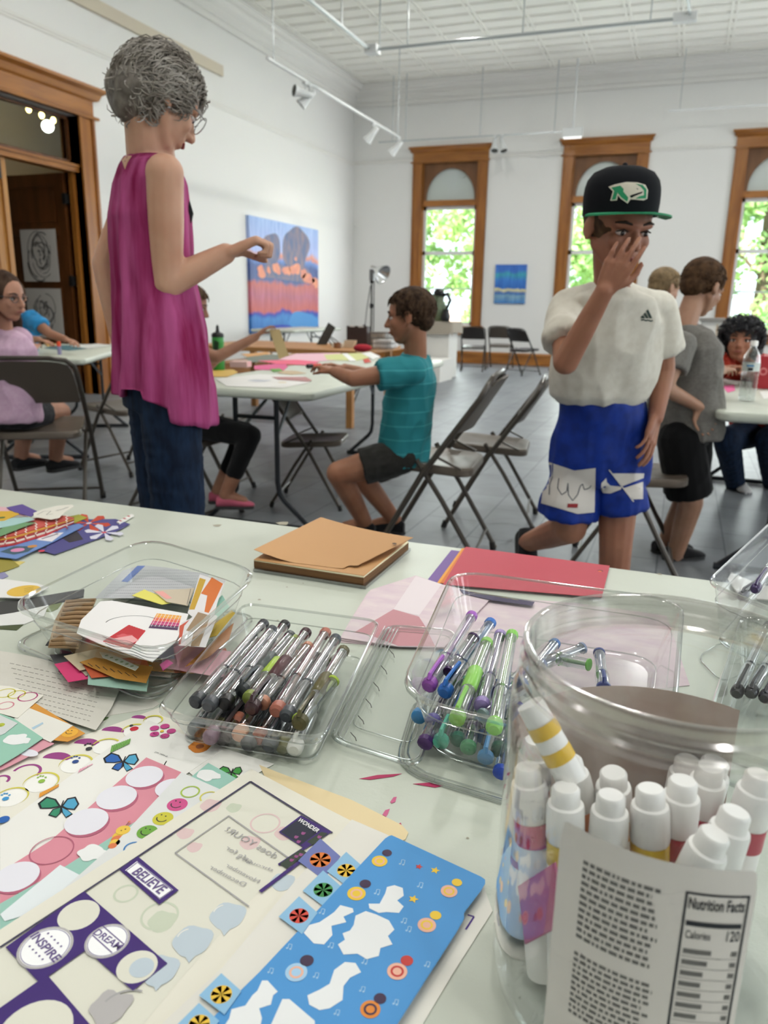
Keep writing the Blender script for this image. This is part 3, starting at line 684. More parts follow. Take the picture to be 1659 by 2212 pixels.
a = onw(705, 752); g = G(); g.lathe([(0, 0), (.035, 0), (.035, .05), (0, .05)], a + V((.07, .1, 0)), 12); tag(obj('small_jar', g, mat('brown_jar', '7A4F2E', .4)), 'small brown jar at the foot of the tilted panel', 'jar')
root = empty('wire_basket', (-2.9, 7.0, Zw), 0, 'dark wire basket beside the lamp pole', 'basket')
a, b_ = ay(797, 758, 7.0), ay(838, 758, 7.0); g = G(); zt = Zw + .15
for z in (Zw + .003, Zw + .05, Zw + .1, zt):
    g.tube([(a.x, 6.98, z), (b_.x, 6.98, z), (b_.x, 7.2, z), (a.x, 7.2, z), (a.x, 6.98, z)], .003, 5)
obj('rim', g, mat('basket_wire', '4A4644', .5), root)
g = G()
for k in range(9):
    x = a.x + (b_.x - a.x)*k/8; g.cyl((x, 6.98, Zw), (x, 6.98, zt), .0022, n=4); g.cyl((x, 7.2, Zw), (x, 7.2, zt), .0022, n=4)
obj('wires', g, mat('basket_wire', '4A4644', .5), root)
# clamp lamp on tripod
b0 = ay(801, 760, 8.6); root = empty('clamp_lamp', (b0.x, 8.6, 0), 0, 'black tripod pole carrying a chrome clamp lamp in the far corner', 'lamp')
g = G(); zt = ay(803, 588, 8.6).z
g.cyl((b0.x, 8.6, .0 + .25), (b0.x, 8.6, zt), .010, n=8); g.cyl((b0.x + .03, 8.6, .5), (b0.x + .03, 8.6, zt - .1), .006, n=6)
for z in (zt - .12, zt - .4, zt - .8): g.cyl((b0.x, 8.6, z), (b0.x, 8.6, z + .05), .022, n=8)
obj('pole', g, m_black, root)
for k in range(3):
    a_ = k*2.1 + .4; g = G(); g.cyl((b0.x, 8.6, .5), (b0.x + .42*math.cos(a_), 8.6 + .42*math.sin(a_), .01), .009, n=6); obj('leg', g, m_black, root)
g = G(); g.tube([(b0.x - .01, 8.59, zt - .15), (b0.x - .05, 8.58, zt - .42), (b0.x - .07, 8.58, zt - .62), (b0.x - .03, 8.58, zt - .8)], .005, 6); g.ell((b0.x - .075, 8.58, zt - .62), (.03, .02, .035)); obj('cord', g, m_black, root)
q = V((.62, -.2, -.35)).normalized().to_track_quat('Z', 'Y').to_matrix().to_4x4(); g = G()
g.lathe([(.02, -.06), (.03, .0), (.06, .05), (.10, .10), (.115, .13), (.11, .13), (.055, .055), (.0, .02)], (b0.x + .05, 8.58, zt + .03), 24, 0, q); obj('reflector', g, mat('chrome_reflector', 'D8D8D8', .18, 1.0), root)
g = G(); g.box((b0.x + .01, 8.59, zt - .03), (.05, .05, .12)); obj('clamp', g, mat('clamp_steel', '77787A', .3, .8), root)
# white shelf box behind right table
root = empty('white_cabinet', (.35, 9.2, 0), 0, 'white cabinet behind the curly-haired woman', 'cabinet')
a, b_ = ay(1508, 748, 9.2), ay(1556, 748, 9.2); zt = ay(1530, 690, 9.2).z
g = G(); g.bb((a.x, 9.2, 0), (b_.x, 9.6, zt)); obj('body', g, m_ped, root, False)
g = G(); g.bb((a.x - .02, 9.17, zt - .02), (b_.x + .02, 9.62, zt + .015)); obj('top', g, mat('cabinet_top', '8E8A84', .5), root, False)
g = G(); g.bb((b_.x - .06, 9.185, .1), (b_.x - .05, 9.2, zt - .05)); obj('edge_strip', g, mat('tan_strip', 'B79F7E', .6), root, False)
# ================================================================ ON THE NEAR TABLE
T = .7402
def dm(px, r, z):
    c = az(px[0], px[1], z); return c, r * (c - CAM).dot(CF) / FPX
def poly(pts, z): return [az(x, y, z) for x, y in pts]
def disc(g, px, r, z, mi=0, n=28, amp=0, k=1.0, seed=0):
    """printed round shape, r in photo pixels across"""
    c, rm = dm(px, r, z); rr = random.Random(seed); ph = [rr.uniform(0, 6.3) for _ in range(4)]
    g.flat([c + V((rm*math.cos(t)*(1 + amp*sum(math.sin((q+3)*t + ph[q]) for q in range(3))), rm*k*math.sin(t)*(1 + amp*sum(math.sin((q+3)*t + ph[q]) for q in range(3))), 0)) for t in [2*PI*i/n for i in range(n)]], mi)
def ringp(g, px, r, w, z, mi=0, a0=0, a1=2*PI, n=32, taper=False):
    c, rm = dm(px, r, z); wm = w * rm / r; vs = []; fs = []
    for i in range(n + 1):
        t = a0 + (a1 - a0)*i/n; ww = wm*(math.sin(PI*i/n) if taper else 1)
        vs += [c + V((math.cos(t)*(rm - ww/2), math.sin(t)*(rm - ww/2), 0)), c + V((math.cos(t)*(rm + ww/2), math.sin(t)*(rm + ww/2), 0))]
    for i in range(n): fs.append((2*i, 2*i+1, 2*i+3, 2*i+2))
    g.add(vs, fs, mi)
def linep(g, pts, w, z, mi=0):
    """printed line through photo points, w in pixels"""
    P3 = poly(pts, z)
    for a, b in zip(P3, P3[1:]):
        wm = w * (a - CAM).dot(CF) / FPX / 2; d = (b - a).normalized(); s = V((-d.y, d.x, 0)) * wm
        g.add([a - s, a + s, b + s, b - s], [(0, 1, 2, 3)], mi)
def textp(g, s, p0, p1, hpx, z, mi=0, bold=.0, flip=1):
    """text centred between two photo points along their line; hpx = letter height in pixels"""
    a, b = az(*p0, z), az(*p1, z); c = (a + b)/2; d = (b - a).normalized(); up = V((-d.y, d.x, 0)) * flip
    hm = hpx * (c - CAM).dot(CF) / FPX; vs, fs = text(s, 1.0, bold); w = max(p.x for p in vs) - min(p.x for p in vs); k = (b - a).length / w
    hh = max(p.y for p in vs) - min(p.y for p in vs)
    g.add([c + d*(p.x*k) + up*(p.y*hm/hh) for p in vs], fs, mi)
PC = {}
def pm(h, rough=.6):
    if h not in PC: PC[h] = mat('paper_' + h, h, rough, bump=(400, .05, .001))
    return PC[h]
class Sheet:
    def __init__(s, pts, z, cols, th=.0004): s.g = G(); s.z = z; s.cols = cols; s.g.sheet(poly(pts, z), th, 0); s.d = z + .00012
    def done(s, name, label, cat, group=None): return tag(obj(name, s.g, [pm(c) for c in s.cols], smooth=False), label, cat, group)
    def up(s): s.d += .00006; return s.d

# ---- sheets at lower left, bottom to top
S = Sheet([(0, 1655), (150, 1600), (300, 1545), (352, 1525), (440, 1560), (300, 1680), (0, 1790)], T + .0006, ['EFEBDD', '9C3F86', 'D9CE4C', '2C4C8C', '93BE46', '2A2A30', 'C8283A', '3C9AD6', 'FAF8F2'])
for p, r in (((123, 1640), 34), ((187, 1608), 30), ((243, 1580), 26), ((300, 1552), 18)):
    c, rm = dm(p, r, S.d); S.g.flat([c + V((rm*math.cos(t + .3), rm*.75*math.sin(t + .3), 0)) for t in [PI*i/14 for i in range(15)]], 1)
for p, r in (((57, 1668), 28), ((2, 1685), 16)): ringp(S.g, p, r, 6, S.d, 1, .0, 3.4)
for p, r in (((24, 1722), 34), ((88, 1690), 36), ((163, 1650), 34), ((228, 1612), 30), ((290, 1578), 26), ((330, 1556), 20)):
    disc(S.g, (p[0], p[1] + 2), r - 4, S.d, 8); ringp(S.g, p, r, 5, S.up(), 2, -.3, 3.9, taper=True)
for p, mi in (((12, 1722), 7), ((90, 1684), 4), ((163, 1642), 3), ((192, 1614), 5)):
    disc(S.g, (p[0], p[1] + 3), 7, S.up(), mi, 12)
    for k in range(4): disc(S.g, (p[0] - 8 + k*5.5, p[1] - 5 - (3 if k in (1, 2) else 0)), 2.6, S.d, mi, 8)
disc(S.g, (290, 1574), 9, S.up(), 6); disc(S.g, (284, 1567), 4, S.up(), 5, 10)
S.done('sticker_sheet', 'cream sticker sheet with purple half moons, yellow rings and paw prints', 'stickers')

S = Sheet([(0, 1785), (70, 1735), (305, 1565), (322, 1556), (480, 1620), (330, 1720), (120, 1850), (0, 1905)], T + .0012, ['F1EFE9', '1F62B4', '12161E', '2E8E6A', '4DA6CC', '6FA84A', 'E49A30', 'C43C86', 'E9A4B8', 'F4C63A'])
def butterfly(S, p, s, c1, c2, ang=0):
    def q(x, y): return (p[0] + s*(x*math.cos(ang) - y*math.sin(ang)), p[1] + s*.75*(x*math.sin(ang) + y*math.cos(ang)))
    S.up(); a = [q(0, 0), q(-8, -14), q(-22, -18), q(-34, -4), q(-30, 6), q(-14, 5)]; b = [q(0, 0), q(8, -16), q(20, -20), q(26, -6), q(20, 6), q(8, 5)]
    c = [q(0, 0), q(-12, 6), q(-18, 18), q(-6, 22), q(2, 10)]; d = [q(0, 0), q(10, 6), q(18, 14), q(8, 22), q(2, 12)]
    for P_ in (a, b, c, d): S.g.flat(poly(P_, S.d), 2)
    S.up()
    for P_, m_ in ((a, c1), (b, c2), (c, c1), (d, c2)):
        cx = sum(v[0] for v in P_)/len(P_); cyy = sum(v[1] for v in P_)/len(P_); S.g.flat(poly([(cx + (v[0]-cx)*.78, cyy + (v[1]-cyy)*.78) for v in P_], S.d), m_)
    linep(S.g, [q(-1, 14), q(0, 0), q(3, -12)], 2.5, S.up(), 2)
butterfly(S, (266, 1645), 1.3, 1, 4, .1); butterfly(S, (132, 1742), 1.5, 3, 4, .05)
for k in range(5):
    t = k*2*PI/5; disc(S.g, (350 + 20*math.cos(t), 1579 + 11*math.sin(t)), 10, S.up(), 7, 12)
disc(S.g, (350, 1579), 4, S.up(), 9)
for k in range(10): x = 240 + k*4.2; linep(S.g, [(x, 1625 - k*2), (x + 3, 1610 - k*1.6)], 3.4, S.d, 5)
for k in range(10): x = 86 + k*4.2; linep(S.g, [(x, 1722 - k*2.4), (x + 2, 1712 - k*2)], 3.6, S.d, 6)
for k in range(6): x = 170 + k*5; linep(S.g, [(x, 1668 - k*3), (x + 5, 1660 - k*2)], 3, S.d, 8)
disc(S.g, (8, 1770), 12, S.d, 1)
textp(S.g, '© AGC, LLC', (358, 1592), (330, 1584), 5, S.up(), 2)
S.done('sticker_sheet', 'white sticker sheet with blue and green butterflies and a pink flower', 'stickers')
S = Sheet([(322, 1600), (345, 1572), (400, 1590), (592, 1650), (560, 1668), (505, 1700), (430, 1685)], T + .0009, ['EFEDE6', 'F0B32E', '14161A', '3E9B3E', 'D9822B', '8A4A1E'])
butterfly(S, (356, 1650), .75, 1, 1, .2); butterfly(S, (500, 1668), .9, 3, 3, .1)
disc(S.g, (432, 1612), 24, S.up(), 4, 18, .06); disc(S.g, (432, 1612), 9, S.up(), 5)
textp(S.g, '© AGC, LLC', (362, 1634), (334, 1624), 5, S.up(), 2)
S.done('sticker_sheet', 'white sticker sheet with a sunflower and a yellow butterfly, under the neutral pens box', 'stickers')

S = Sheet([(316, 1636), (408, 1675), (340, 1738), (210, 1838), (60, 1945), (0, 1975), (0, 1884), (110, 1815)], T + .0018, ['E0909F', 'ECEAF2', 'B8607A'])
for p, r in (((312, 1677), 39), ((252, 1722), 42), ((187, 1774), 45), ((370, 1702), 34), ((36, 1893), 46)): disc(S.g, (p[0] + 3, p[1] + 5), r, S.d, 2); disc(S.g, p, r, S.up(), 1)
ringp(S.g, (112, 1836), 44, 2.5, S.d, 2)
S.done('sticker_sheet', 'pink sticker sheet with a row of blank white circles', 'stickers')
S = Sheet([(450, 1648), (512, 1682), (395, 1770), (215, 1905), (60, 2012), (0, 2045), (0, 1952), (120, 1885), (300, 1770)], T + .0024, ['9CCABB', 'F1F1EF', 'F0C84A', '6B4A2C', 'E8EEF0', 'E07A48'])
def cloud(S, p, s, mi=1, seed=0):
    disc(S.g, p, s, S.up(), mi, 40, .07, .8, seed); disc(S.g, (p[0] + s*.7, p[1] + s*.1), s*.55, S.up(), mi, 20, .06, .8, seed + 1)
cloud(S, (448, 1674), 24, 1, 2); cloud(S, (198, 1842), 30, 1, 4)
S.g.flat(poly([(130, 1868), (178, 1893), (60, 1975), (10, 1990), (0, 1975)], S.up()), 4)
for k in range(4): disc(S.g, (258 - k*5, 1806 + k*7), 15 - k*2, S.up(), 2 if k % 2 == 0 else 5, 18)
disc(S.g, (266, 1793), 15, S.up(), 2); disc(S.g, (262, 1794), 1.8, S.up(), 3, 8); disc(S.g, (271, 1791), 1.8, S.d, 3, 8); linep(S.g, [(272, 1783), (278, 1776)], 2, S.d, 3); disc(S.g, (279, 1775), 3, S.d, 5, 8)
S.done('sticker_sheet', 'mint green sticker sheet with white clouds and a striped bee', 'stickers')
S = Sheet([(392, 1668), (478, 1706), (330, 1840), (205, 1935), (150, 1960), (120, 1935), (250, 1820)], T + .0030, ['E3E4E2', 'D2508C', 'CFC83A', '6FA83C', '2A2A2A', 'A8C24A', 'D8D060', '3C86C8'], .0003)
for p, mi in (((383, 1738), 1), ((352, 1768), 2), ((318, 1797), 3)):
    disc(S.g, p, 22, S.d, mi); z_ = S.up()
    disc(S.g, (p[0] - 3, p[1] - 8), 2, z_, 4, 8); disc(S.g, (p[0] + 6, p[1] - 5), 2, z_, 4, 8); ringp(S.g, (p[0] - 1, p[1] - 1), 12, 2.4, z_, 4, 3.3, 6.1)
for p, mi in (((411, 1710), 5), ((452, 1722), 6), ((288, 1832), 7)): ringp(S.g, p, 19, 3.5, S.d, mi)
S.done('sticker_sheet', 'translucent sticker sheet with pink, yellow and green smiling faces', 'stickers')

# manila folder card
S = Sheet([(560, 1652), (600, 1668), (760, 1728), (868, 1782), (882, 1798), (876, 1812), (862, 1820), (700, 1790), (600, 1740)], T + .0010, ['EBD6A8'], .0006)
S.done('manila_folder', 'manila folder with a rounded corner sticking out toward the pens', 'folder')
# big purple and cream sheet
z0 = T + .0042
S = Sheet([(543, 1661), (690, 1738), (835, 1812), (640, 2040), (480, 2225), (100, 2240), (-40, 2240), (-60, 2045), (0, 2008)], z0, ['E9E5D6', '3A1870', '3B3652', 'E3E1D2', 'F1EFE6', 'B9B5B4', 'C2CFD8', 'E2C6C4', 'CDD4BE', 'A8A6A6', '1D2236', '2E3B2A', '9A4C86', 'FFFFFF', '6C5A8E'], .0003)
S.g.flat(poly([(541, 1690), (716, 1797), (560, 1925), (385, 2120), (300, 2225), (-40, 2225), (-40, 2075)], S.d), 3)
S.up()
for p, r, mi in (((455, 1740), 22, 7), ((400, 1800), 18, 7), ((615, 1800), 22, 7), ((540, 1820), 22, 7), ((505, 1745), 16, 8), ((420, 1830), 16, 7), ((610, 1905), 26, 6), ((350, 1990), 30, 8)): disc(S.g, p, r, S.d, mi, 20, .05)
ringp(S.g, (573, 1778), 31, 4, S.up(), 7); ringp(S.g, (272, 1930), 24, 5, S.d, 8); ringp(S.g, (345, 1978), 38, 5, S.d, 8)
for p, s in (((492, 1978), 38), ((416, 2032), 42), ((345, 2095), 40)):
    disc(S.g, p, s, S.up(), 6, 24, .04); S.g.flat(poly([(p[0] - s*.8, p[1]), (p[0] + s*.8, p[1]), (p[0] - 8, p[1] + s*1.15)], S.up()), 6); ringp(S.g, (p[0] - 8, p[1] - 6), s*.6, 3, S.up(), 4, 2.2, 3.4)
disc(S.g, (238, 2175), 42, S.up(), 5, 24, .08); ringp(S.g, (270, 2190), 60, 5, S.up(), 9, 1.6, 3.0)
z1 = S.up()
linep(S.g, [(541, 1688), (718, 1799)], 4.5, z1, 2); linep(S.g, [(541, 1688), (280, 1862), (0, 2046)], 4.5, z1, 2)
linep(S.g, [(494, 1762), (378, 1842), (538, 1958)], 3, z1, 9); linep(S.g, [(494, 1762), (628, 1856)], 3, z1, 9)
for k, (s, a, b_, h) in enumerate((('does YOUR?', (598, 1850), (488, 1790), 17), ('cafe for', (545, 1862), (490, 1830), 13), ('through a', (590, 1880), (510, 1850), 11), ('November', (560, 1905), (490, 1868), 11), ('December', (530, 1912), (455, 1872), 12))): textp(S.g, s, a, b_, h, z1, 9, flip=-1)
def purple(pts, z): S.g.flat(poly(pts, z), 1)
z2 = S.up()
purple([(298, 1850), (386, 1923), (344, 1954), (258, 1878)], z2)
purple([(182, 1925), (362, 2081), (287, 2140), (186, 2052), (103, 2110), (200, 2225), (150, 2225), (84, 2122), (12, 2046)], z2)
purple([(84, 2118), (104, 2108), (205, 2225), (-40, 2225), (-40, 2205)], z2 + .00003)
z3 = S.up()
S.g.flat(poly([(296, 1860), (374, 1922), (345, 1943), (270, 1880)], z3), 13)
for p, r in (((170, 1976), 43), ((296, 2088), 43), ((75, 2228), 78)): disc(S.g, p, r, z3, 3)
for p, r in (((98, 2046), 57), ((232, 2032), 47)):
    disc(S.g, p, r, z3, 5); disc(S.g, p, r*.90, S.up(), 13); ringp(S.g, p, r*.86, 1.5, S.up(), 14)
z4 = S.up(); disc(S.g, (306, 2090), 26, z3 + .0001, 6)
linep(S.g, [(297, 1862), (372, 1922), (345, 1941), (272, 1881), (297, 1862)], 1.5, z4, 14)
textp(S.g, 'BELIEVE', (292, 1880), (352, 1925), 24, z4, 14, .02); textp(S.g, 'INSPIRE', (72, 2018), (124, 2074), 20, z4, 14, .02); textp(S.g, 'DREAM', (206, 2012), (260, 2048), 17, z4, 14, .02)
linep(S.g, [(222, 2000), (268, 2040)], 2.5, z4, 14); linep(S.g, [(200, 2020), (242, 2058)], 2.5, z4, 14)
for k in range(5): disc(S.g, (104 + k*7, 2016 + k*7), 2.6, z4, 14, 6); disc(S.g, (64 + k*7, 2044 + k*7), 2.6, z4, 14, 6)
linep(S.g, [(668, 1846), (562, 1926)], 9, z2, 1)
S.g.flat(poly([(650, 1761), (716, 1797), (604, 1870), (600, 1866), (655, 1830), (602, 1797)], z2 + .00003), 1)
S.g.flat(poly([(650, 1766), (692, 1794), (650, 1825), (606, 1797)], z3), 10); S.g.flat(poly([(663, 1818), (694, 1797), (708, 1800), (676, 1826)], z3), 11); S.g.flat(poly([(604, 1866), (650, 1834), (664, 1842), (620, 1876)], z3), 11)
for p in ((640, 1808), (655, 1800), (645, 1818), (690, 1808), (640, 1850), (630, 1858), (650, 1846)): disc(S.g, p, 5, z3 + .0001, 12, 8, .1)
textp(S.g, 'WONDER', (645, 1770), (688, 1796), 12, z4, 13, .02)
S.done('scrapbook_sheet', 'large cream scrapbook sheet with purple blocks reading BELIEVE, INSPIRE and DREAM', 'paper')

# balloon tissue strip
S = Sheet([(760, 1770), (830, 1800), (905, 1835), (700, 2040), (520, 2230), (330, 2230), (480, 2090), (640, 1900)], T + .0056, ['E6E3DA', '8FBFE0', '6E78B4', 'E07A2E', '8E2E3A', 'EFC23A', '3E8C4A', '2E5AA8', 'D84A3A'], .0002)
def balloon(S, p, s, cols, bg):
    S.g.flat(poly([(p[0] + a*s, p[1] + b*s) for a, b in ((0, -2.0), (1.9, -.3), (.3, 1.9), (-2.1, .1))], S.up()), bg)
    disc(S.g, p, s, S.up(), cols[0], 24); c, rm = dm(p, s*.96, S.d)
    for k in range(6):
        a = k*PI/3; S.up(); S.g.flat([c, c + V((rm*math.cos(a), rm*math.sin(a), 0)), c + V((rm*math.cos(a + .52), rm*math.sin(a + .52), 0))], cols[1 + k % (len(cols) - 1)])
balloon(S, (692, 1857), 23, [3, 4, 3], 2); balloon(S, (748, 1880), 20, [5, 7, 3], 1); balloon(S, (698, 1922), 21, [6, 8, 5, 7], 1); balloon(S, (646, 1978), 21, [8, 0, 6], 1); balloon(S, (478, 2148), 23, [5, 4, 3], 1); balloon(S, (430, 2212), 23, [5, 7, 3], 1)
S.done('balloon_stickers', 'thin pale strip with hot air balloon stickers beside the blue sheet', 'stickers')
# white backing below the blue sheet
S = Sheet([(1040, 1900), (1064, 1968), (980, 2100), (905, 2225), (600, 2225), (800, 2000)], T + .0008, ['EAE7DC', '4A2A86'], .0005)
linep(S.g, [(1010, 1976), (1024, 1980), (1006, 2008)], 4, S.up(), 1); S.done('white_backing', 'white backing sheet peeking out along the right of the blue sticker sheet', 'paper')
# blue sticker sheet
S = Sheet([(840, 1806), (846, 1804), (1040, 1894), (1048, 1900), (1048, 1908), (1040, 1922), (1002, 1972), (1003, 1984), (985, 2015), (850, 2225), (432, 2225), (560, 2100), (832, 1811)], T + .0070, ['4A97D6', 'EDEFEF', 'A8CFEC', 'F0C93A', 'C63A34', '3A2444', 'E38A30', 'F0B9A0', '5E3A2A'], .0004)
z_ = S.up()
for P_ in ([(852, 1912), (870, 1918), (872, 1935), (858, 1945), (872, 1958), (862, 1972), (835, 1970), (818, 1972), (798, 1962), (796, 1952), (820, 1952), (832, 1930), (836, 1916)],
           [(735, 1955), (762, 1962), (764, 1970), (742, 1980), (748, 1992), (716, 2000), (718, 2020), (700, 2040), (678, 2038), (656, 2015), (668, 1998), (690, 1992), (708, 1980), (722, 1970)],
           [(790, 1968), (812, 1975), (840, 1988), (852, 2008), (838, 2022), (848, 2040), (822, 2048), (818, 2065), (792, 2072), (772, 2060), (742, 2062), (730, 2040), (745, 2030), (740, 2016), (756, 2010), (764, 1998), (768, 1978)],
           [(745, 2078), (768, 2080), (780, 2100), (756, 2112), (742, 2130), (740, 2160), (712, 2178), (690, 2182), (668, 2170), (664, 2150), (690, 2138), (712, 2125), (722, 2095)],
           [(566, 2118), (578, 2118), (600, 2142), (590, 2150), (585, 2170), (560, 2178), (566, 2200), (560, 2225), (478, 2225), (495, 2200), (500, 2180), (530, 2172), (545, 2150), (556, 2140)],
           [(610, 2158), (625, 2158), (680, 2205), (680, 2225), (580, 2225)]): S.g.flat(poly(P_, z_), 1)
def note(p, s=1): linep(S.g, [(p[0], p[1]), (p[0] + 2*s, p[1] - 9*s), (p[0] + 9*s, p[1] - 8*s), (p[0] + 7*s, p[1] + 1*s)], 1.6, z_, 2); disc(S.g, (p[0] - 2*s, p[1]), 2.6*s, z_, 2, 8); disc(S.g, (p[0] + 5*s, p[1] + 2*s), 2.6*s, z_, 2, 8)
for p in ((866, 1866), (812, 1930), (693, 1972), (622, 2048), (712, 2045), (870, 1992), (785, 2080), (725, 2190), (852, 2168), (920, 2086), (880, 2010), (582, 2100), (680, 2110), (905, 1915), (780, 2140), (925, 2000)): note(p)
z_ = S.up()
def star(p, r, mi): 
    c, rm = dm(p, r, z_); S.g.flat([c + V(((rm if k % 2 == 0 else rm*.45)*math.cos(k*PI/5 + .3), (rm if k % 2 == 0 else rm*.45)*math.sin(k*PI/5 + .3), 0)) for k in range(10)], mi)
for p, r, mi, m2 in (((820, 1860), 17, 3, 7), ((770, 1930), 20, 3, 7), ((640, 2100), 24, 2, 7), ((970, 1925), 18, 7, 3), ((922, 1998), 20, 7, 3), ((858, 2098), 22, 7, 4), ((800, 2180), 22, 6, 5)):
    disc(S.g, p, r, z_, mi); disc(S.g, (p[0] + r*.95, p[1] - r*1.05), r*.62, z_, m2 if mi == 7 else 5); ringp(S.g, p, r*.55, r*.22, z_ + .00006, m2)
star((940, 1880), 11, 3); star((893, 1942), 12, 3); star((905, 1872), 9, 4)
S.done('sticker_sheet', 'bright blue sticker sheet with music notes and blank white gaps, nearest the jar', 'stickers')

# sheets at far lower left
S = Sheet([(-10, 1404), (60, 1416), (120, 1430), (242, 1460), (260, 1486), (240, 1530), (207, 1577), (155, 1560), (60, 1520), (-10, 1492)], T + .0036, ['D9D5CA', 'A9A59C', 'ECE8DE'], .0004)
rr = random.Random(5)
for k in range(9):
    x = 8 + k*.0; a = (20 + k*4, 1432 + k*11); b_ = (228 - k*4, 1478 + k*10)
    n_ = 16
    for j in range(n_):
        f0 = j/n_ + rr.uniform(0, .01); f1 = f0 + .8/n_*rr.uniform(.6, 1)
        linep(S.g, [(a[0] + (b_[0]-a[0])*f0, a[1] + (b_[1]-a[1])*f0), (a[0] + (b_[0]-a[0])*f1, a[1] + (b_[1]-a[1])*f1)], 2.4, S.d, 1)
S.g.flat(poly([(242, 1460), (260, 1486), (244, 1488)], S.up()), 2)
S.done('printed_paper', 'crumpled printed sheet lying below the tub of paper scraps', 'paper')
S = Sheet([(255, 1470), (300, 1490), (345, 1520), (330, 1530), (238, 1545), (210, 1575)], T + .0002, ['DAD7CD', '5E7A48', 'EFECE4']); S.g.flat(poly([(222, 1555), (226, 1543), (215, 1562), (208, 1572), (208, 1566)], S.d), 1); disc(S.g, (224, 1552), 9, S.up(), 1, 12, .1); S.done('printed_paper', 'pale paper edge showing between the crumpled sheet and the purple half moons', 'paper')
S = Sheet([(40, 1518), (75, 1518), (184, 1584), (146, 1602), (112, 1598)], T + .0042, ['DE9A3E', 'F2B43C', '4A3422']); disc(S.g, (151, 1583), 17, S.d, 1); z_ = S.up(); disc(S.g, (147, 1578), 1.6, z_, 2, 8); disc(S.g, (155, 1578), 1.6, z_, 2, 8); ringp(S.g, (151, 1581), 8, 1.6, z_, 2, 3.4, 6.0); S.done('orange_strip', 'orange paper strip with a smiling yellow face', 'paper')
S = Sheet([(58, 1527), (157, 1567), (109, 1603), (20, 1562)], T + .0046, ['EEEBE2', 'B4CFE0']); S.g.flat(poly([(68, 1572), (92, 1560), (94, 1563), (72, 1576)], S.d), 1); S.done('blank_card', 'white card with a pale blue dash, lying over the orange strip', 'card')
S = Sheet([(-10, 1480), (20, 1482), (94, 1502), (38, 1551), (-10, 1538)], T + .0052, ['F0ECE0', 'D9CE4A', 'B8457C', 'D98A98']); 
for p, r, mi in (((12, 1497), 19, 1), ((36, 1500), 17, 1), ((60, 1505), 19, 2), ((12, 1524), 16, 3)): ringp(S.g, p, r, 3, S.d, mi)
S.done('sticker_sheet', 'small cream sticker sheet of yellow and crimson rings at the left edge', 'stickers')
S = Sheet([(-10, 1538), (30, 1552), (93, 1594), (40, 1630), (10, 1648), (-10, 1660)], T + .0058, ['9BCBB6', 'F2F2F0']); cloud(S, (34, 1597), 26, 1, 9); S.done('sticker_sheet', 'mint sticker sheet with one white cloud at the left edge', 'stickers')
S = Sheet([(-10, 1540), (38, 1562), (10, 1584), (-10, 1592)], T + .0066, ['D8DAD8', 'B9C23C', '2A2A2A']); disc(S.g, (2, 1566), 8, S.d, 1); ringp(S.g, (2, 1566), 4, 1.4, S.up(), 2, 3.3, 6); S.done('sticker_scrap', 'grey scrap with an olive smiling face at the left edge', 'stickers')
S = Sheet([(94, 1597), (117, 1606), (20, 1655), (-10, 1668), (-10, 1648), (40, 1628)], T + .0036, ['E2A0AC', 'ECEAF2']); disc(S.g, (62, 1626), 24, S.d, 1, 20, 0, .5); S.done('sticker_sheet', 'narrow pink sheet edge below the mint one at the left', 'stickers')

# ---- upper-left pile of cards
def card(pts, z, cols, label, name='greeting_card', cat='card', th=.0008, fn=None, group='cards at the upper left'):
    S = Sheet(pts, z, cols, th)
    if fn: fn(S)
    return S.done(name, label, cat, group)
def flower(S, p, s, m1, m2, n=6):
    for k in range(n): t = k*2*PI/n + .2; S.g.flat(poly([(p[0], p[1]), (p[0] + s*math.cos(t - .25), p[1] + s*.42*math.sin(t - .25)), (p[0] + 1.15*s*math.cos(t), p[1] + .5*s*math.sin(t)), (p[0] + s*math.cos(t + .25), p[1] + s*.42*math.sin(t + .25))], S.d + .00004), m1)
    disc(S.g, p, s*.15, S.d + .0001, m2, 10)
card([(98, 1184), (160, 1122), (250, 1121), (281, 1132), (240, 1153), (118, 1197), (82, 1187)], T + .003, ['4D4A86', 'C4472F', 'D9D7E4', 'D43C50', '2F2A33', '44406F'], 'navy card with a big red flower and a white flower', fn=lambda S: (flower(S, (192, 1130), 42, 1, 2), S.up(), flower(S, (225, 1150), 38, 2, 3), S.g.flat(poly([(130, 1160), (165, 1146), (180, 1165), (150, 1172)], S.d), 4), disc(S.g, (90, 1190), 7, S.d, 3, 10)))
card([(252, 1127), (284, 1110), (289, 1112), (258, 1130)], T + .0055, ['EDE9E4', 'B3303A'], 'red and white striped paper straw tip beside the navy card', 'paper_straw', 'straw', .003, lambda S: [linep(S.g, [(258 + k*9, 1124 - k*5), (262 + k*9, 1126 - k*5)], 5, S.d, 1) for k in range(3)], None)
card([(140, 1118), (170, 1111), (188, 1118), (160, 1130)], T + .0045, ['A5A63A', 'C8C860'], 'olive green scrap tucked behind the red flower')
card([(-10, 1183), (60, 1155), (170, 1131), (182, 1136), (120, 1168), (35, 1207), (-10, 1202)], T + .0055, ['6C8BC4', 'E8E4E8', '2A3042', 'D98CB4', 'C88A4A', '3D5A68'], 'light blue card with a small white picture and pink blossom', fn=lambda S: (S.g.flat(poly([(78, 1166), (100, 1152), (138, 1150), (112, 1170)], S.d), 1), linep(S.g, [(90, 1164), (125, 1153)], 4, S.up(), 2), S.g.flat(poly([(0, 1192), (30, 1180), (78, 1180), (60, 1192), (30, 1198)], S.d), 5), disc(S.g, (38, 1188), 14, S.up(), 3), disc(S.g, (70, 1180), 10, S.d, 4)))
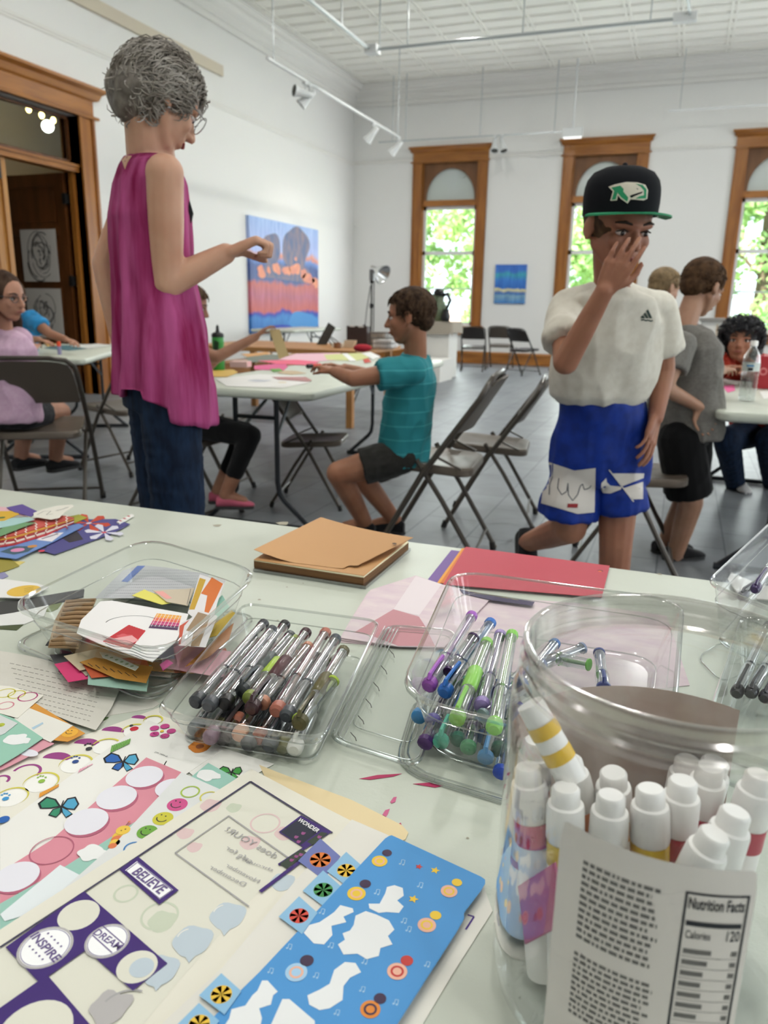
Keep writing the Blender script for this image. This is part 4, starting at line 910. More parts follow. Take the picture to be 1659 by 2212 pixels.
for k, (c, l) in enumerate((('C23A40', 'bottom red striped paper of the fanned stack at the left edge'), ('EFE7DA', 'cream chevron paper in the fanned stack at the left edge'), ('A8323A', 'dark red zigzag paper in the fanned stack at the left edge'), ('DBA347', 'mustard paper in the fanned stack at the left edge'), ('C9584E', 'coral patterned paper, top of the fanned stack at the left edge'))):
    o_ = k*5
    def fz(S, k=k):
        if k in (1, 2, 4):
            for q in range(7): linep(S.g, [(10 + q*22 + (j % 2)*4, 1168 - q*6 - k*4 + j*3 - o_*.2) for j in range(6)], 2.5, S.d, 1)
    card([(-10, 1182 - o_), (-10, 1160 - o_*1.3), (70, 1140 - o_), (128, 1120 - o_*.4), (160, 1128 - o_*.5), (100, 1155 - o_), (30, 1176 - o_)], T + .0075 + k*.0022, [c, 'F0E4DA' if k != 1 else 'C0343C'], l, 'patterned_paper', 'paper', .0018, fz)
card([(-10, 1150), (20, 1130), (78, 1128), (40, 1142), (-10, 1162)], T + .0200, ['6F9A6C', '5A8A5A'], 'green paper strip on the pile at the left edge', 'paper_strip', 'paper')
card([(-10, 1128), (15, 1120), (60, 1117), (75, 1122), (30, 1134), (-10, 1142)], T + .0205, ['A8CBC8', 'CFE0E0'], 'pale aqua card on the pile at the left edge')
card([(-10, 1104), (28, 1104), (42, 1110), (10, 1124), (-10, 1126)], T + .0212, ['D9AC30', '3A6A3A'], 'yellow card with a dark green spot at the left edge', fn=lambda S: disc(S.g, (4, 1118), 7, S.d, 1, 10))
card([(14, 1096), (48, 1089), (80, 1104), (68, 1116), (30, 1106)], T + .0215, ['5E4A94', '6E5AA4'], 'purple envelope at the top of the upper-left pile', 'envelope', 'envelope')
card([(-10, 1094), (20, 1096), (36, 1106), (60, 1116), (-10, 1104)], T + .0195, ['E4B4BC', 'C4472F'], 'pale pink card under the purple envelope')
card([(72, 1108), (92, 1100), (125, 1092), (156, 1090), (160, 1094), (140, 1106), (128, 1118), (110, 1122), (96, 1120), (74, 1116)], T + .0225, ['E6E2D6', '5A5A58'], 'white die-cut tag with handwriting on top of the pile', 'die_cut_tag', 'tag', .0006, lambda S: (textp(S.g, 'Thank', (122, 1104), (148, 1095), 7, S.d, 1), linep(S.g, [(80, 1112), (95, 1104), (110, 1104), (100, 1112), (115, 1110)], 1.2, S.d, 1)))
card([(-10, 1240), (-10, 1202), (15, 1200), (42, 1222), (20, 1230)], T + .0016, ['9A8E3A', 'B0A24A'], 'olive gold paper folded at the left edge', 'folded_paper', 'paper')
card([(22, 1211), (54, 1213), (38, 1222), (28, 1228)], T + .0008, ['D9C673'], 'small yellow paper tip right of the olive gold paper', 'paper_scrap', 'paper')
card([(-10, 1236), (10, 1236), (18, 1244), (5, 1250), (-10, 1250)], T + .001, ['8D8BB0', '4A4E48'], 'lilac scrap at the left edge above the emoji card', 'paper_scrap', 'paper')
# emoji card pile
card([(-10, 1300), (40, 1296), (105, 1285), (182, 1272), (180, 1288), (120, 1302), (30, 1322), (-10, 1328)], T + .002, ['3D3C3B', '555'*2], 'black card lying half under the scrap tub', 'black_card', 'card', .002, group=None)
card([(-10, 1250), (20, 1252), (80, 1260), (105, 1268), (60, 1292), (-10, 1290)], T + .006, ['E9E7E4', 'E3B94A', '3A3020', 'E08A4A'], 'white card with an orange-yellow oval on the black card', 'oval_card', 'card', .001, lambda S: (disc(S.g, (52, 1276), 34, S.d, 1, 24), [linep(S.g, [(52, 1272 + k*3.5), (72, 1268 + k*3.5)], 1.2, S.d + .00006, 2) for k in range(3)]), None)
card([(-10, 1308), (60, 1300), (108, 1298), (95, 1330), (52, 1348), (-10, 1352)], T + .0012, ['E6E5E2', '4C4060'], 'folded white card with a purple smudge, beside the tub', 'folded_card', 'card', .001, lambda S: disc(S.g, (15, 1310), 9, S.d, 1, 16, .08), None)
card([(-10, 1352), (52, 1348), (36, 1361), (-10, 1358)], T + .0006, ['4A5230'], 'dark green lining edge below the folded white card', 'card_liner', 'card', .0005, None, None)
card([(95, 1320), (112, 1298), (140, 1294), (125, 1315), (110, 1322)], T + .0004, ['6E7A44', 'B5A06E'], 'green and tan scrap seen through the tub wall', 'paper_scrap', 'paper', .0004, None, None)
# pink specks and marker strokes on the table
for pts, l in (([(776, 1682), (815, 1674), (868, 1671), (850, 1677), (800, 1684)], 'long crimson paper sliver under the open box lid'), ([(892, 1693), (930, 1690), (958, 1697), (940, 1701)], 'crimson sliver under the edge of the coloured pens box'), ([(843, 1732), (850, 1722), (857, 1721), (854, 1732), (846, 1735)], 'pink petal-shaped scrap below the box lid'), ([(826, 1760), (832, 1750), (842, 1747), (838, 1758), (834, 1764)], 'pink petal-shaped scrap nearest the folder'), ([(858, 1780), (866, 1777), (868, 1783), (861, 1786)], 'tiny dark crimson scrap by the folder corner')):
    S = Sheet(pts, T + .0003, ['B52C5C' if 'crimson' in l else 'D0648E'], .0002); S.done('paper_scrap', l, 'scrap', None)

# ---- kraft paper stack
root = empty('paper_stack', tuple(az(705, 1210, .74)), 0, 'thick stack of kraft paper with a loose curling top sheet', 'paper')
def slab(pts, z0_, z1_, m_, name, lab=None):
    base = poly(pts, .7402); cx = sum(base, V())/len(base); g = G(); n = len(base)
    g.v = [V((p.x, p.y, z0_)) for p in base] + [V((p.x, p.y, z1_)) for p in base]; g.f = [tuple(range(n))[::-1], tuple(n + i for i in range(n))] + [(i, (i+1) % n, n + (i+1) % n, n + i) for i in range(n)]; g.m = [0]*len(g.f)
    return obj(name, g, m_, root, False, label=lab)
foot = [(549, 1233), (785, 1271), (882, 1192), (690, 1143)]
slab([(547, 1235), (790, 1273), (887, 1190), (690, 1140)], .7402, .7450, clear('grey_sleeve', 'C9CCCC', 1.4, .2, 1, .25), 'plastic_sleeve', 'grey see-through sleeve at the bottom')
slab(foot, .745, .756, mat('brown_paper_edge', '7A5632', .8, var=(30, '5E3F22', (.2, .2, 30))), 'brown_pages'); slab(foot, .756, .758, pm('E6DDBC'), 'cream_pages'); slab([(549, 1234), (786, 1270), (880, 1190), (690, 1142)], .758, .7588, pm('C4935F'), 'kraft_page')
g = G(); cs = [az(548, 1187, .772), az(760, 1228, .7615), az(893, 1161, .776), az(693, 1117, .763)]; n = 12; vs = []
for j in range(n + 1):
    for i in range(n + 1):
        u, v_ = i/n, j/n; p = cs[0]*(1-u)*(1-v_) + cs[1]*u*(1-v_) + cs[2]*u*v_ + cs[3]*(1-u)*v_; p.z -= .009*math.sin(PI*u)*(1 - v_*.6); p.z = max(p.z, .7592); vs.append(p)
fs = [(j*(n+1)+i, j*(n+1)+i+1, (j+1)*(n+1)+i+1, (j+1)*(n+1)+i) for j in range(n) for i in range(n)]; fs = [f for f in fs if f[0] != n*0 + n - 1]
top = vs; bot = [p - V((0, 0, .0004)) for p in vs]; g.add(top, fs); g.add(bot, [tuple(reversed(f)) for f in fs]); obj('loose_sheet', g, pm('C69560'), root, 60)
for p in ((779, 1212), (852, 1174)): g = G(); disc(g, p, 5, .7740 if p[0] > 800 else .7618, 0, 14); obj('punched_hole', g, pm('3A2A1C'), root, False)
# ---- coloured cards
card([(975, 1188), (1003, 1192), (960, 1262), (923, 1253)], T + .0006, ['7A5A9E'], 'purple card, leftmost of the fanned coloured cards', group='fanned coloured cards')
card([(998, 1184), (1060, 1192), (1040, 1262), (944, 1259)], T + .0018, ['EFA63C'], 'yellow-orange card under the red one', group='fanned coloured cards')
card([(1003, 1183), (1070, 1192), (1050, 1264), (951, 1259)], T + .0030, ['E07A2E'], 'deep orange card just under the red one', group='fanned coloured cards')
card([(1006, 1181), (1317, 1222), (1300, 1290), (957, 1262)], T + .0045, ['BF3F50', 'E0642E', '7A2028'], 'large crimson red card with a punched hole at its right corner', fn=lambda S: (disc(S.g, (1297, 1233), 6, S.d, 2), disc(S.g, (1296, 1234), 4, S.up(), 1)), group='fanned coloured cards')
# ---- marble envelopes
m_marble = mat('marble_paper', 'E4D3D4', .6, var=(22, 'D9C2CC', (1, 2.4, 1), 6)); PC['marble'] = m_marble
for k, (dx, dy) in enumerate(((-8, 9), (-4, 4), (0, 0))):
    S = Sheet([(738 + dx, 1378 + dy), (762 + dx, 1335 + dy), (800 + dx, 1274 + dy), (898 + dx, 1243 + dy), (955, 1262), (1010, 1275), (1060, 1292), (960, 1398), (860, 1396)], T + .0008 + k*.0016, ['marble', 'C78C93', 'E9DCDF'], .0012)
    if k == 2:
        S.g.flat(poly([(898, 1244), (954, 1262), (905, 1330), (850, 1316)], S.d), 2); S.g.flat(poly([(765, 1366), (850, 1316), (905, 1332), (918, 1352), (940, 1396), (860, 1395), (800, 1372)], S.up()), 1)
    S.done('envelope', ['marbled pink envelope, bottom of the left stack', 'marbled pink envelope, middle of the left stack', 'marbled pink envelope with a rose flap, top of the left stack'][k], 'envelope', 'marbled envelopes')
S = Sheet([(1000, 1300), (1060, 1290), (1240, 1302), (1440, 1330), (1490, 1480), (1300, 1500), (1060, 1440), (1000, 1380)], T + .0006, ['marble', 'E9DCDF'], .0004); S.done('marbled_paper', 'large marbled pink sheet under the coloured pens and behind the jar', 'paper')
S = Sheet([(992, 1272), (1010, 1276), (1155, 1300), (1150, 1308), (1060, 1296), (1000, 1282)], T + .0052, ['3F3357', 'B5A040']); linep(S.g, [(1005, 1276), (1120, 1296)], 1.5, S.d, 1); S.done('washi_strip', 'dark purple decorative strip lying in front of the red card', 'paper')
# ================================================================ CLEAR CONTAINERS AND PENS
m_pl = clear('clear_plastic', 'F9FBFA', 1.42, .13, 1.1, .02)
m_rim = clear('clear_plastic_rim', 'E6E9E7', 1.5, .12, 1.5, .18)
def rounded(cs, r, n=5):
    """rounded polygon through 3d corner points in a plane"""
    out = []; N = len(cs)
    for i in range(N):
        p, a, b = cs[i], cs[i-1], cs[(i+1) % N]; da = (a - p).normalized(); db = (b - p).normalized(); rr = min(r, (a-p).length*.45, (b-p).length*.45)
        s, e = p + da*rr, p + db*rr
        for k in range(n + 1): t = k/n; out.append(s*(1-t)**2 + p*2*t*(1-t) + e*t*t)
    return out
def shrink(pts, f, z, c=None, off=(0, 0)):
    c = c or sum(pts, V())/len(pts); return [V((c.x + (p.x-c.x)*f + off[0], c.y + (p.y-c.y)*f + off[1], z)) for p in pts]
def tub(name, label, cat, corners, zr, zb, fb, r, flange=.006, ribs=0, group=None, bot_off=(0, 0)):
    """open clear box: corners = 4 world points of the rim"""
    cs = [V((p.x, p.y, zr)) for p in corners]; ring = rounded(cs, r); c = sum(cs, V())/4
    root = empty(name, (c.x, c.y, zb), 0, label, cat, group)
    g = G(); rows = [shrink(ring, fb*.93, zb + .0006, c, bot_off), shrink(ring, fb, zb + .004, c, bot_off)]
    for t in (.25, .5, .75, 1): rows.append(shrink(ring, fb + (1 - fb)*t, zb + .004 + (zr - zb - .004)*t, c, (bot_off[0]*(1-t), bot_off[1]*(1-t))))
    g.loft(rows, caps=False); b = rows[0]; g.flat([p.copy() for p in b]); obj('body', g, m_pl, root, 60)
    g = G(); w = max((p - c).length for p in ring); k = 1 + flange/w
    g.loft([shrink(ring, 1, zr), shrink(ring, k*.5 + .5, zr + .0022), shrink(ring, k, zr + .0006), shrink(ring, k, zr - .0022)], caps=False); obj('rim', g, m_rim, root, 60)
    g = G(); ps = shrink(ring, 1 - .3*(1-fb), zb + (zr - zb)*.68, c); g.tube(ps + [ps[0]], .0007, 5); ps = shrink(ring, fb*1.005, zb + .0035, c, bot_off); g.tube(ps + [ps[0]], .0009, 5)
    obj('step_ridge', g, m_rim, root)
    return root, ring, c
# --- tub of scraps
zr = .803
tub('scrap_tub', 'deep clear plastic tub full of paper scraps and stamps', 'tub', [az(18, 1308, zr), az(318, 1165, zr), az(556, 1236, zr), az(352, 1412, zr)], zr, .7412, .80, .05, .009, bot_off=(.004, -.004))
zl = .7435; ring = rounded([az(20, 1392, zl), az(250, 1290, zl), (az(560, 1330, zl)), az(330, 1520, zl)], .03)
g = G(); g.tube(ring + [ring[0]], .0013, 6); g.tube(shrink(ring, .955, zl + .0012) + [shrink(ring, .955, zl + .0012)[0]], .0009, 5)
tag(obj('tub_lid', g, m_rim), 'clear lid lying under the tub of paper scraps, only its rim showing', 'lid')
# scraps inside the tub
sc_i = [0]
def scrap(pts, z, cols, label, fn=None, th=.0005, tilt=None, name='paper_scrap'):
    S = Sheet(pts, z, cols, th)
    if fn: fn(S)
    if tilt:   # raise along a direction
        c = sum(S.g.v, V())/len(S.g.v)
        for p in S.g.v: p.z += (p.x - c.x)*tilt[0] + (p.y - c.y)*tilt[1]
    return S.done(name, label, 'scrap', 'paper scraps in the tub')
rr = random.Random(11); pal = ['C98A3C', 'E8E2D6', 'B9537A', 'D9D5D0', '8A6A48', 'E6A23C', 'D46A3A', '5A5A5E', 'F0B8C4', 'C8C2E0', 'A87C3C', 'E03C78', 'B8B09A', '9CC0B0', 'D8C8A8', 'C85A34']
words = ['at the bottom of the tub', 'low in the pile in the tub', 'in the lower right of the tub', 'near the front corner of the tub']
names_c = ['ochre', 'cream', 'mauve', 'pale grey', 'brown', 'amber', 'burnt orange', 'charcoal', 'light pink', 'lilac', 'tan', 'hot pink', 'khaki', 'mint', 'sand', 'rust']
for k in range(16):
    cx, cyy = 300 + rr.uniform(-110, 130), 1440 + rr.uniform(-48, 30) - abs(rr.gauss(0, 10)); a = rr.uniform(-.5, .5); w_, h_ = rr.uniform(60, 105), rr.uniform(18, 32)
    if cx > 380: cyy -= (cx - 380)*.7
    if cx < 240: cyy -= 10
    pts = [(cx + x*w_*math.cos(a) - y*h_*math.sin(a), cyy + x*w_*.45*math.sin(a) + y*h_*math.cos(a)) for x, y in ((-1, -.8), (.9, -1), (1, .9), (-.8, 1))]
    scrap(pts, .7425 + k*.0012, [pal[k]], names_c[k] + ' paper scrap ' + words[k % 4])
scrap([(266, 1232), (300, 1222), (320, 1222), (360, 1226), (452, 1240), (440, 1262), (380, 1290), (300, 1292), (205, 1292), (235, 1262)], .764, ['BFC0C2', '8A8C96', '5F78B8'], 'grey security envelope with a fine pattern and blue edge, at the back of the tub', lambda S: [S.g.flat(poly([(297, 1222), (314, 1222), (276, 1258), (262, 1256)], S.d), 2)] + [linep(S.g, [(225 + j*4.4 + i*3, 1288 - i*6.2), (227 + j*4.4 + i*3, 1287 - i*6.2)], 1.6, S.d + .00005, 1) for i in range(10) for j in range(46) if 225 + j*4.4 + i*3 < 432 - i*0 and not (j*4.4 + i*3 < 60 and i > 5)], name='security_envelope')
scrap([(142, 1296), (208, 1292), (196, 1320), (170, 1398), (104, 1396), (118, 1340)], .766, ['A98B66'], 'brown corrugated cardboard piece at the left of the tub', None, .002, name='corrugated_card')
g = G()
for k in range(11):
    t = k/10; a_ = (142 - 34*t, 1300 + 92*t); b_ = (205 - 34*t, 1296 + 98*t); P_ = [az(*a_, .7672), az((a_[0]+b_[0])/2, (a_[1]+b_[1])/2 - 1.5, .7672), az(*b_, .7672)]; g.tube(P_, .0019, 6)
tag(obj('corrugated_strip', g, pm('9C7C56')), 'ridged flutes of corrugated board on the brown cardboard in the tub', 'scrap')
scrap([(98, 1394), (118, 1362), (125, 1396)], .755, ['3F3F41'], 'dark triangular scrap under the corrugated cardboard')
scrap([(285, 1286), (312, 1273), (318, 1276), (380, 1300), (350, 1306)], .768, ['E8DE6A', 'E7E2DA'], 'yellow-edged scrap in the middle of the tub')
scrap([(330, 1275), (400, 1272), (420, 1270), (405, 1308), (360, 1300)], .7695, ['CDBFA8', 'EFA8A0', '3A3A38'], 'tan scrap with a dotted fold line', lambda S: (linep(S.g, [(412, 1272), (404, 1306)], 1, S.d, 2), S.g.flat(poly([(334, 1278), (352, 1277), (372, 1292), (360, 1294)], S.d), 1)))
scrap([(432, 1250), (488, 1262), (470, 1300), (455, 1345), (430, 1335), (405, 1318)], .775, ['E6E2E2', 'C9A030', 'D9732E', 'C8BFC4'], 'white card with orange and mustard bars at the right of the tub', lambda S: (S.g.flat(poly([(432, 1256), (445, 1260), (420, 1312), (408, 1312)], S.d), 1), S.g.flat(poly([(458, 1256), (482, 1268), (468, 1292), (450, 1320), (440, 1322), (448, 1288), (434, 1284)], S.d), 2)), name='patterned_card', tilt=(0, .1))
scrap([(392, 1345), (412, 1336), (430, 1318), (470, 1330), (444, 1398), (386, 1394)], .779, ['DEDADA', '9C8264', 'C8553C'], 'white and tan card piece with a red edge, hanging over the front of the tub', lambda S: (S.g.flat(poly([(428, 1322), (455, 1330), (430, 1396), (412, 1396), (418, 1366), (402, 1362)], S.d), 1), S.g.flat(poly([(388, 1352), (410, 1338), (398, 1352), (390, 1392), (386, 1392)], S.d), 2)), name='patterned_card')
scrap([(455, 1310), (480, 1285), (496, 1312), (470, 1338), (448, 1350)], .770, ['8FC0AE', '7AA2B0'], 'mint folded scrap at the right wall of the tub')
scrap([(450, 1360), (500, 1318), (508, 1324), (470, 1372), (440, 1380)], .767, ['C8A83A'], 'mustard scrap at the right wall of the tub')
scrap([(460, 1385), (505, 1345), (495, 1380), (450, 1420), (400, 1440)], .760, ['B87A38'], 'long amber scrap along the right wall of the tub')
scrap([(345, 1435), (362, 1424), (374, 1432), (352, 1448)], .768, ['E052A0'], 'small bright pink curl at the front of the tub')
def stampcard(S):
    z_ = S.d; c, rm = dm((282, 1335), 52, z_); ringp(S.g, (285, 1338), 55, 2, z_, 1, 1.2, 3.6)
    # rainbow stamp
    for k, m_ in enumerate((2, 3, 4, 5)): S.g.flat(poly([(338 - k*4.5, 1308 + k*10.5), (391 - k*2.0, 1312 + k*10), (389 - k*2.0, 1322.5 + k*10), (333.5 - k*4.5, 1318.8 + k*10.5)], z_), m_)
    for k in range(6): linep(S.g, [(334 - k*3, 1312 + k*7.5), (390 - k*1.5, 1318 + k*7)], 1.0, z_ + .00006, 0)
    for k in range(7): linep(S.g, [(341 + k*8, 1309), (326 + k*8.3, 1345)], 1.0, z_ + .00006, 0)
    S.g.flat(poly([(278, 1343), (315, 1357), (282, 1410), (222, 1392)], z_), 6)
    for k in range(8): disc(S.g, (278 + k*5.2, 1343 + k*2), 1.6, z_ + .00006, 0, 6); disc(S.g, (222 + k*8.5, 1392 + k*2.6), 1.6, z_ + .00006, 0, 6)
    disc(S.g, (268, 1375), 15, z_ + .0001, 7, 20, .12); S.g.flat(poly([(240, 1384), (285, 1372), (300, 1385), (275, 1400)], z_ + .00013), 8)
    for k in range(5):
        linep(S.g, [(222 + j*10 + k*3, 1378 + k*9 + j*2.5 + 3.5*math.sin(j*.9)) for j in range(13)], 1.5, z_ + .0002, 1)
scrap([(215, 1282), (240, 1278), (406, 1306), (400, 1330), (378, 1385), (330, 1441), (300, 1432), (215, 1398), (166, 1372), (175, 1335)], .783, ['EFECEA', '3B3B3F', 'F0A83A', 'E86A4A', 'C83A78', '4A2452', 'C2242E', 'D85A60', 'E8A8A8'], 'torn white envelope corner with a red stamp, a rainbow stamp and wavy postmark', stampcard, .0008, (0, -.12), 'stamped_envelope_corner')
scrap([(215, 1408), (240, 1412), (300, 1440), (292, 1448), (222, 1420)], .771, ['DDE2D4', '8AA070'], 'white scrap with green leaf print below the stamped corner', lambda S: [disc(S.g, (230 + k*11, 1416 + k*4.6), 4, S.d, 1, 8) for k in range(6)])
scrap([(172, 1430), (205, 1420), (330, 1440), (316, 1475), (250, 1465)], .7635, ['C98F3A', '4A3A2A'], 'ochre printed card under the stamped corner', lambda S: [linep(S.g, [(190 + k*16, 1432 + k*4), (200 + k*16, 1440 + k*4)], 2, S.d, 1) for k in range(7)])

# --- pens
m_barrel = clear('pen_barrel_clear', 'F2F4F6', 1.5, .14, 1.3, .20)
m_capc = clear('pen_cap_smoke', 'DADDE0', 1.5, .14, 1.4, .20)
def cmat(h): return mat('pen_plastic_' + h, h, .28, spec=.6)
def mixm(h):
    c = [int(h[i:i+2], 16) for i in (0, 2, 4)]; q = '%02X%02X%02X' % tuple(int(v*.55 + 205*.45) for v in c); return mat('pen_ink_tube_' + h, q, .3)
def pen(a, b, col, label, group, grip=None, style='gel', endcol=None, r=.0063, clip=True):
    """a = far end, b = near end (cap end), world points"""
    a, b = V(a), V(b); d = (b - a).normalized(); L = (b - a).length; root = empty('gel_pen', tuple((a+b)/2), 0, label, 'pen', group)
    P_ = lambda t: a + d*(L*t)
    up = (V((0, 0, 1)) - d*d.z).normalized(); side = d.cross(up)
    g = G(); g.tube([P_(.03), P_(.60)], r*.93, 12, caps=False); g.tube([P_(.60), P_(.62)], r*1.02, 12); obj('barrel', g, m_barrel, root)
    g = G(); g.tube([P_(.05), P_(.85)], r*.34, 8); g.tube([P_(.88), P_(.985)], [r*.5, r*.2], 8); obj('refill', g, mixm(col), root)
    g = G(); g.tube([P_(0), P_(.008), P_(.05), P_(.055)], [r*.8, r*1.0, r*1.0, r*.9], 12); obj('end_plug', g, cmat(endcol or col) if style != 'clear' else m_capc, root)
    if grip: g = G(); g.tube([P_(.40), P_(.42), P_(.62), P_(.64)], [r, r*1.18, r*1.18, r], 12); obj('grip', g, cmat(grip), root)
    g = G(); g.tube([P_(.64), P_(.66), P_(.95)], [r*1.0, r*1.12, r*1.08], 12, caps=False); kp = obj('cap', g, m_capc if style != 'solid' else cmat(col), root)
    g = G(); g.tube([P_(.93), P_(.945), P_(.985), P_(1.0)], [r*1.1, r*1.18, r*1.14, r*.75], 12); g.tube([P_(1.0), P_(1.001)], r*.28, 8); obj('cap_end', g, cmat(endcol or col), kp)
    g = G(); g.tube([P_(.985) + up*r*1.1, P_(.96) + up*r*1.75, P_(.80) + up*r*1.55, P_(.70) + up*r*1.25], [r*.34, r*.36, r*.30, r*.34], 6)
    if clip: obj('clip', g, cmat(endcol or col), kp)
    return root
def pen_px(p, q, z0, z1, *a, **k): return pen(az(*p, z0), az(*q, z1), *a, **k)
zr = .782
CS = [az(342, 1536, zr), az(530, 1306, zr), az(816, 1344, zr), az(694, 1594, zr)]
tub('pen_box', 'open clear clamshell box holding the black, brown and olive pens', 'box', CS, zr, .7412, .84, .018, .006)
gN = 'neutral pens in the clamshell box'
def N_(x, y): return (320 + x/2.9625, 1280 + y/2.9625)
low = [((700, 300), (288, 890), '22303A', 'dark slate pen lying deepest, its blunt end at the left front corner'), ((760, 330), (432, 880), '7A7446', 'olive pen end showing through the front wall, second from left'), ((800, 340), (385, 945), '8C7480', 'mauve pen end low in the box at the left'), ((860, 360), (470, 950), '4A3F40', 'dark brown pen end low in the box'), ((905, 360), (558, 840), 'B5705A', 'copper pen end pressed against the front wall'), ((930, 380), (575, 925), 'E0A888', 'peach pen end with a small hole, through the front wall'), ((1000, 390), (630, 985), '3A3C40', 'charcoal pen end low in the middle of the box'), ((1040, 400), (700, 945), 'A0563F', 'terracotta pen end through the front wall'), ((1090, 410), (768, 990), '40464C', 'slate pen end to the right of the terracotta one'), ((1140, 420), (855, 1005), '6E6A3C', 'olive pen end right of the slate one'), ((1200, 430), (930, 1015), 'E9E7E2', 'white pen with a white clip at the right front corner')]
for k, (p, q, c, l) in enumerate(low): pen_px(N_(*p), N_(*q), .756 + (k % 2)*.004, .7490 + (k % 3)*.003, c, l, gN, clip=(k in (10, 3, 8)))
topn = [((745, 195), (295, 712), '3A3D42', 'black-tipped pen, leftmost of the top layer', None), ((800, 235), (378, 735), '4A4D52', 'grey-tipped pen, second from left in the top layer', None), ((880, 200), (482, 725), '0F0F11', 'pen with a big black end cap, third from left', None), ((915, 270), (590, 640), '3C4244', 'smoky pen with a white brand print and clip', '4A5250'), ((945, 295), (640, 690), '8A9A4A', 'clear pen with a lime band, beside the maroon-grip pen', 'A9C84A'), ((1015, 250), (655, 755), '3C2226', 'pen with a maroon ribbed grip and curled clip', '4E2A2E'), ((1030, 340), (720, 720), 'C08468', 'bronze pen tucked between the maroon and copper ones', None), ((1140, 250), (815, 770), 'B06A58', 'pen with a copper top end, right of the maroon grip', None), ((1205, 290), (880, 800), '50545A', 'graphite pen beside the copper-topped one', None), ((1255, 365), (960, 850), '55502A', 'pen with a dark olive grip and bronze clip', '5C5730'), ((1190, 560), (960, 830), 'A4BE3E', 'clear pen with a lime green grip end at the right', None)]
for k, (p, q, c, l, gr) in enumerate(topn): pen_px(N_(*p), N_(*q), .779 + (k % 2)*.003, .770 + (k % 2)*.002, c, l, gN, grip=gr, clip=k in (3, 5, 9))
# lid of the clamshell, lying open to the right
zl = .7475
lid = [az(708, 1598, zl), az(838, 1350, zl), az(985, 1362, zl), az(905, 1660, zl)]; ring = rounded(lid, .02)
root = empty('box_lid', tuple(sum(lid, V())/4 - V((0, 0, .006))), 0, 'open hinged lid of the clamshell lying flat, with a row of small vents', 'lid')
g = G(); g.loft([ring, shrink(ring, .95, .7425), shrink(ring, .90, .7412)], caps=False); g.flat(shrink(ring, .90, .7412)); obj('body', g, m_pl, root, 60)
g = G(); g.tube(ring + [ring[0]], .0014, 6); g.tube(shrink(ring, .93, .7445) + [shrink(ring, .93, .7445)[0]], .0008, 5); ps = shrink(ring, .72, .7425); g.tube(ps + [ps[0]], .0006, 5); obj('rim', g, m_rim, root)
g = G()
for k in range(6):
    t = k/5; a_ = (700 + 124*t, 1590 - 238*t); off = 7 + k*0
for k in range(5): g.tube([az(704 + k*9, 1588 + k*2, .7485), az(832 + k*7, 1352 + k*1.5, .7485)], .0009, 5)
obj('hinge_ribs', g, m_rim, root)
for k in range(6):
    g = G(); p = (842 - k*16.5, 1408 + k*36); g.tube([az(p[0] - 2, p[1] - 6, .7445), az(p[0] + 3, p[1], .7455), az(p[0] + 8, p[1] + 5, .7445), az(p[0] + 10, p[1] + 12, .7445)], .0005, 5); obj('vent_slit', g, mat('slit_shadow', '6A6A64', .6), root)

# --- deep container of coloured pens
zr = .812
C2 = [az(868, 1500, zr), az(985, 1235, zr), az(1470, 1300, zr), az(1440, 1640, zr)]
tub('pen_tub', 'deep clear tub of purple, blue and green pens between the clamshell and the jar', 'tub', C2, zr, .7455, .86, .045, .008)
zl = .7425; ring = rounded([az(858, 1660, zl), az(905, 1500, zl), az(1300, 1540, zl), az(1290, 1790, zl)], .035)
g = G(); g.tube(ring + [ring[0]], .0013, 6); ps = shrink(ring, .95, .7432); g.tube(ps + [ps[0]], .001, 5); ps = shrink(ring, 1.04, .7414); g.tube(ps + [ps[0]], .0009, 5)
tag(obj('tub_lid', g, m_rim), 'clear lid lying beneath the tub of coloured pens', 'lid')
gC = 'coloured pens in the deep tub'
def K_(x, y): return (700 + x/2.9625, 1220 + y/2.9625)
cl = [((830, 560), (598, 985), '3E8CC8', 'sky blue pen, leftmost end in the lower layer'), ((860, 600), (690, 1020), '5A4AA8', 'violet pen end beside the sky blue one'), ((850, 700), (640, 1155), '4A2468', 'dark purple pen end low at the left'), ((900, 740), (742, 1145), '5CC0A4', 'mint green pen end low in the tub'), ((990, 700), (852, 1135), '2C7A64', 'teal green pen end in the middle of the tub'), ((1070, 680), (955, 1065), '5C2E84', 'deep purple pen end under the green grip'), ((1120, 760), (1012, 1115), '3A6AB8', 'cobalt pen end low in the tub'), ((1010, 780), (920, 1185), '4E9A6A', 'leaf green pen end lowest in the middle'), ((1130, 800), (1030, 1250), '5C9CD4', 'pen with a light blue clip, lowest of all'), ((1220, 760), (1112, 1200), '1F5A44', 'dark green pen end near the jar'), ((1240, 900), (1130, 1345), '2A4CB8', 'royal blue pen end beside the jar wall')]
for k, (p, q, c, l) in enumerate(cl): pen_px(K_(*p), K_(*q), .768 + (k % 3)*.004, .7535 + (k % 2)*.004 + (.004 if k < 2 else 0), c, l, gC, clip=k in (8, 3))
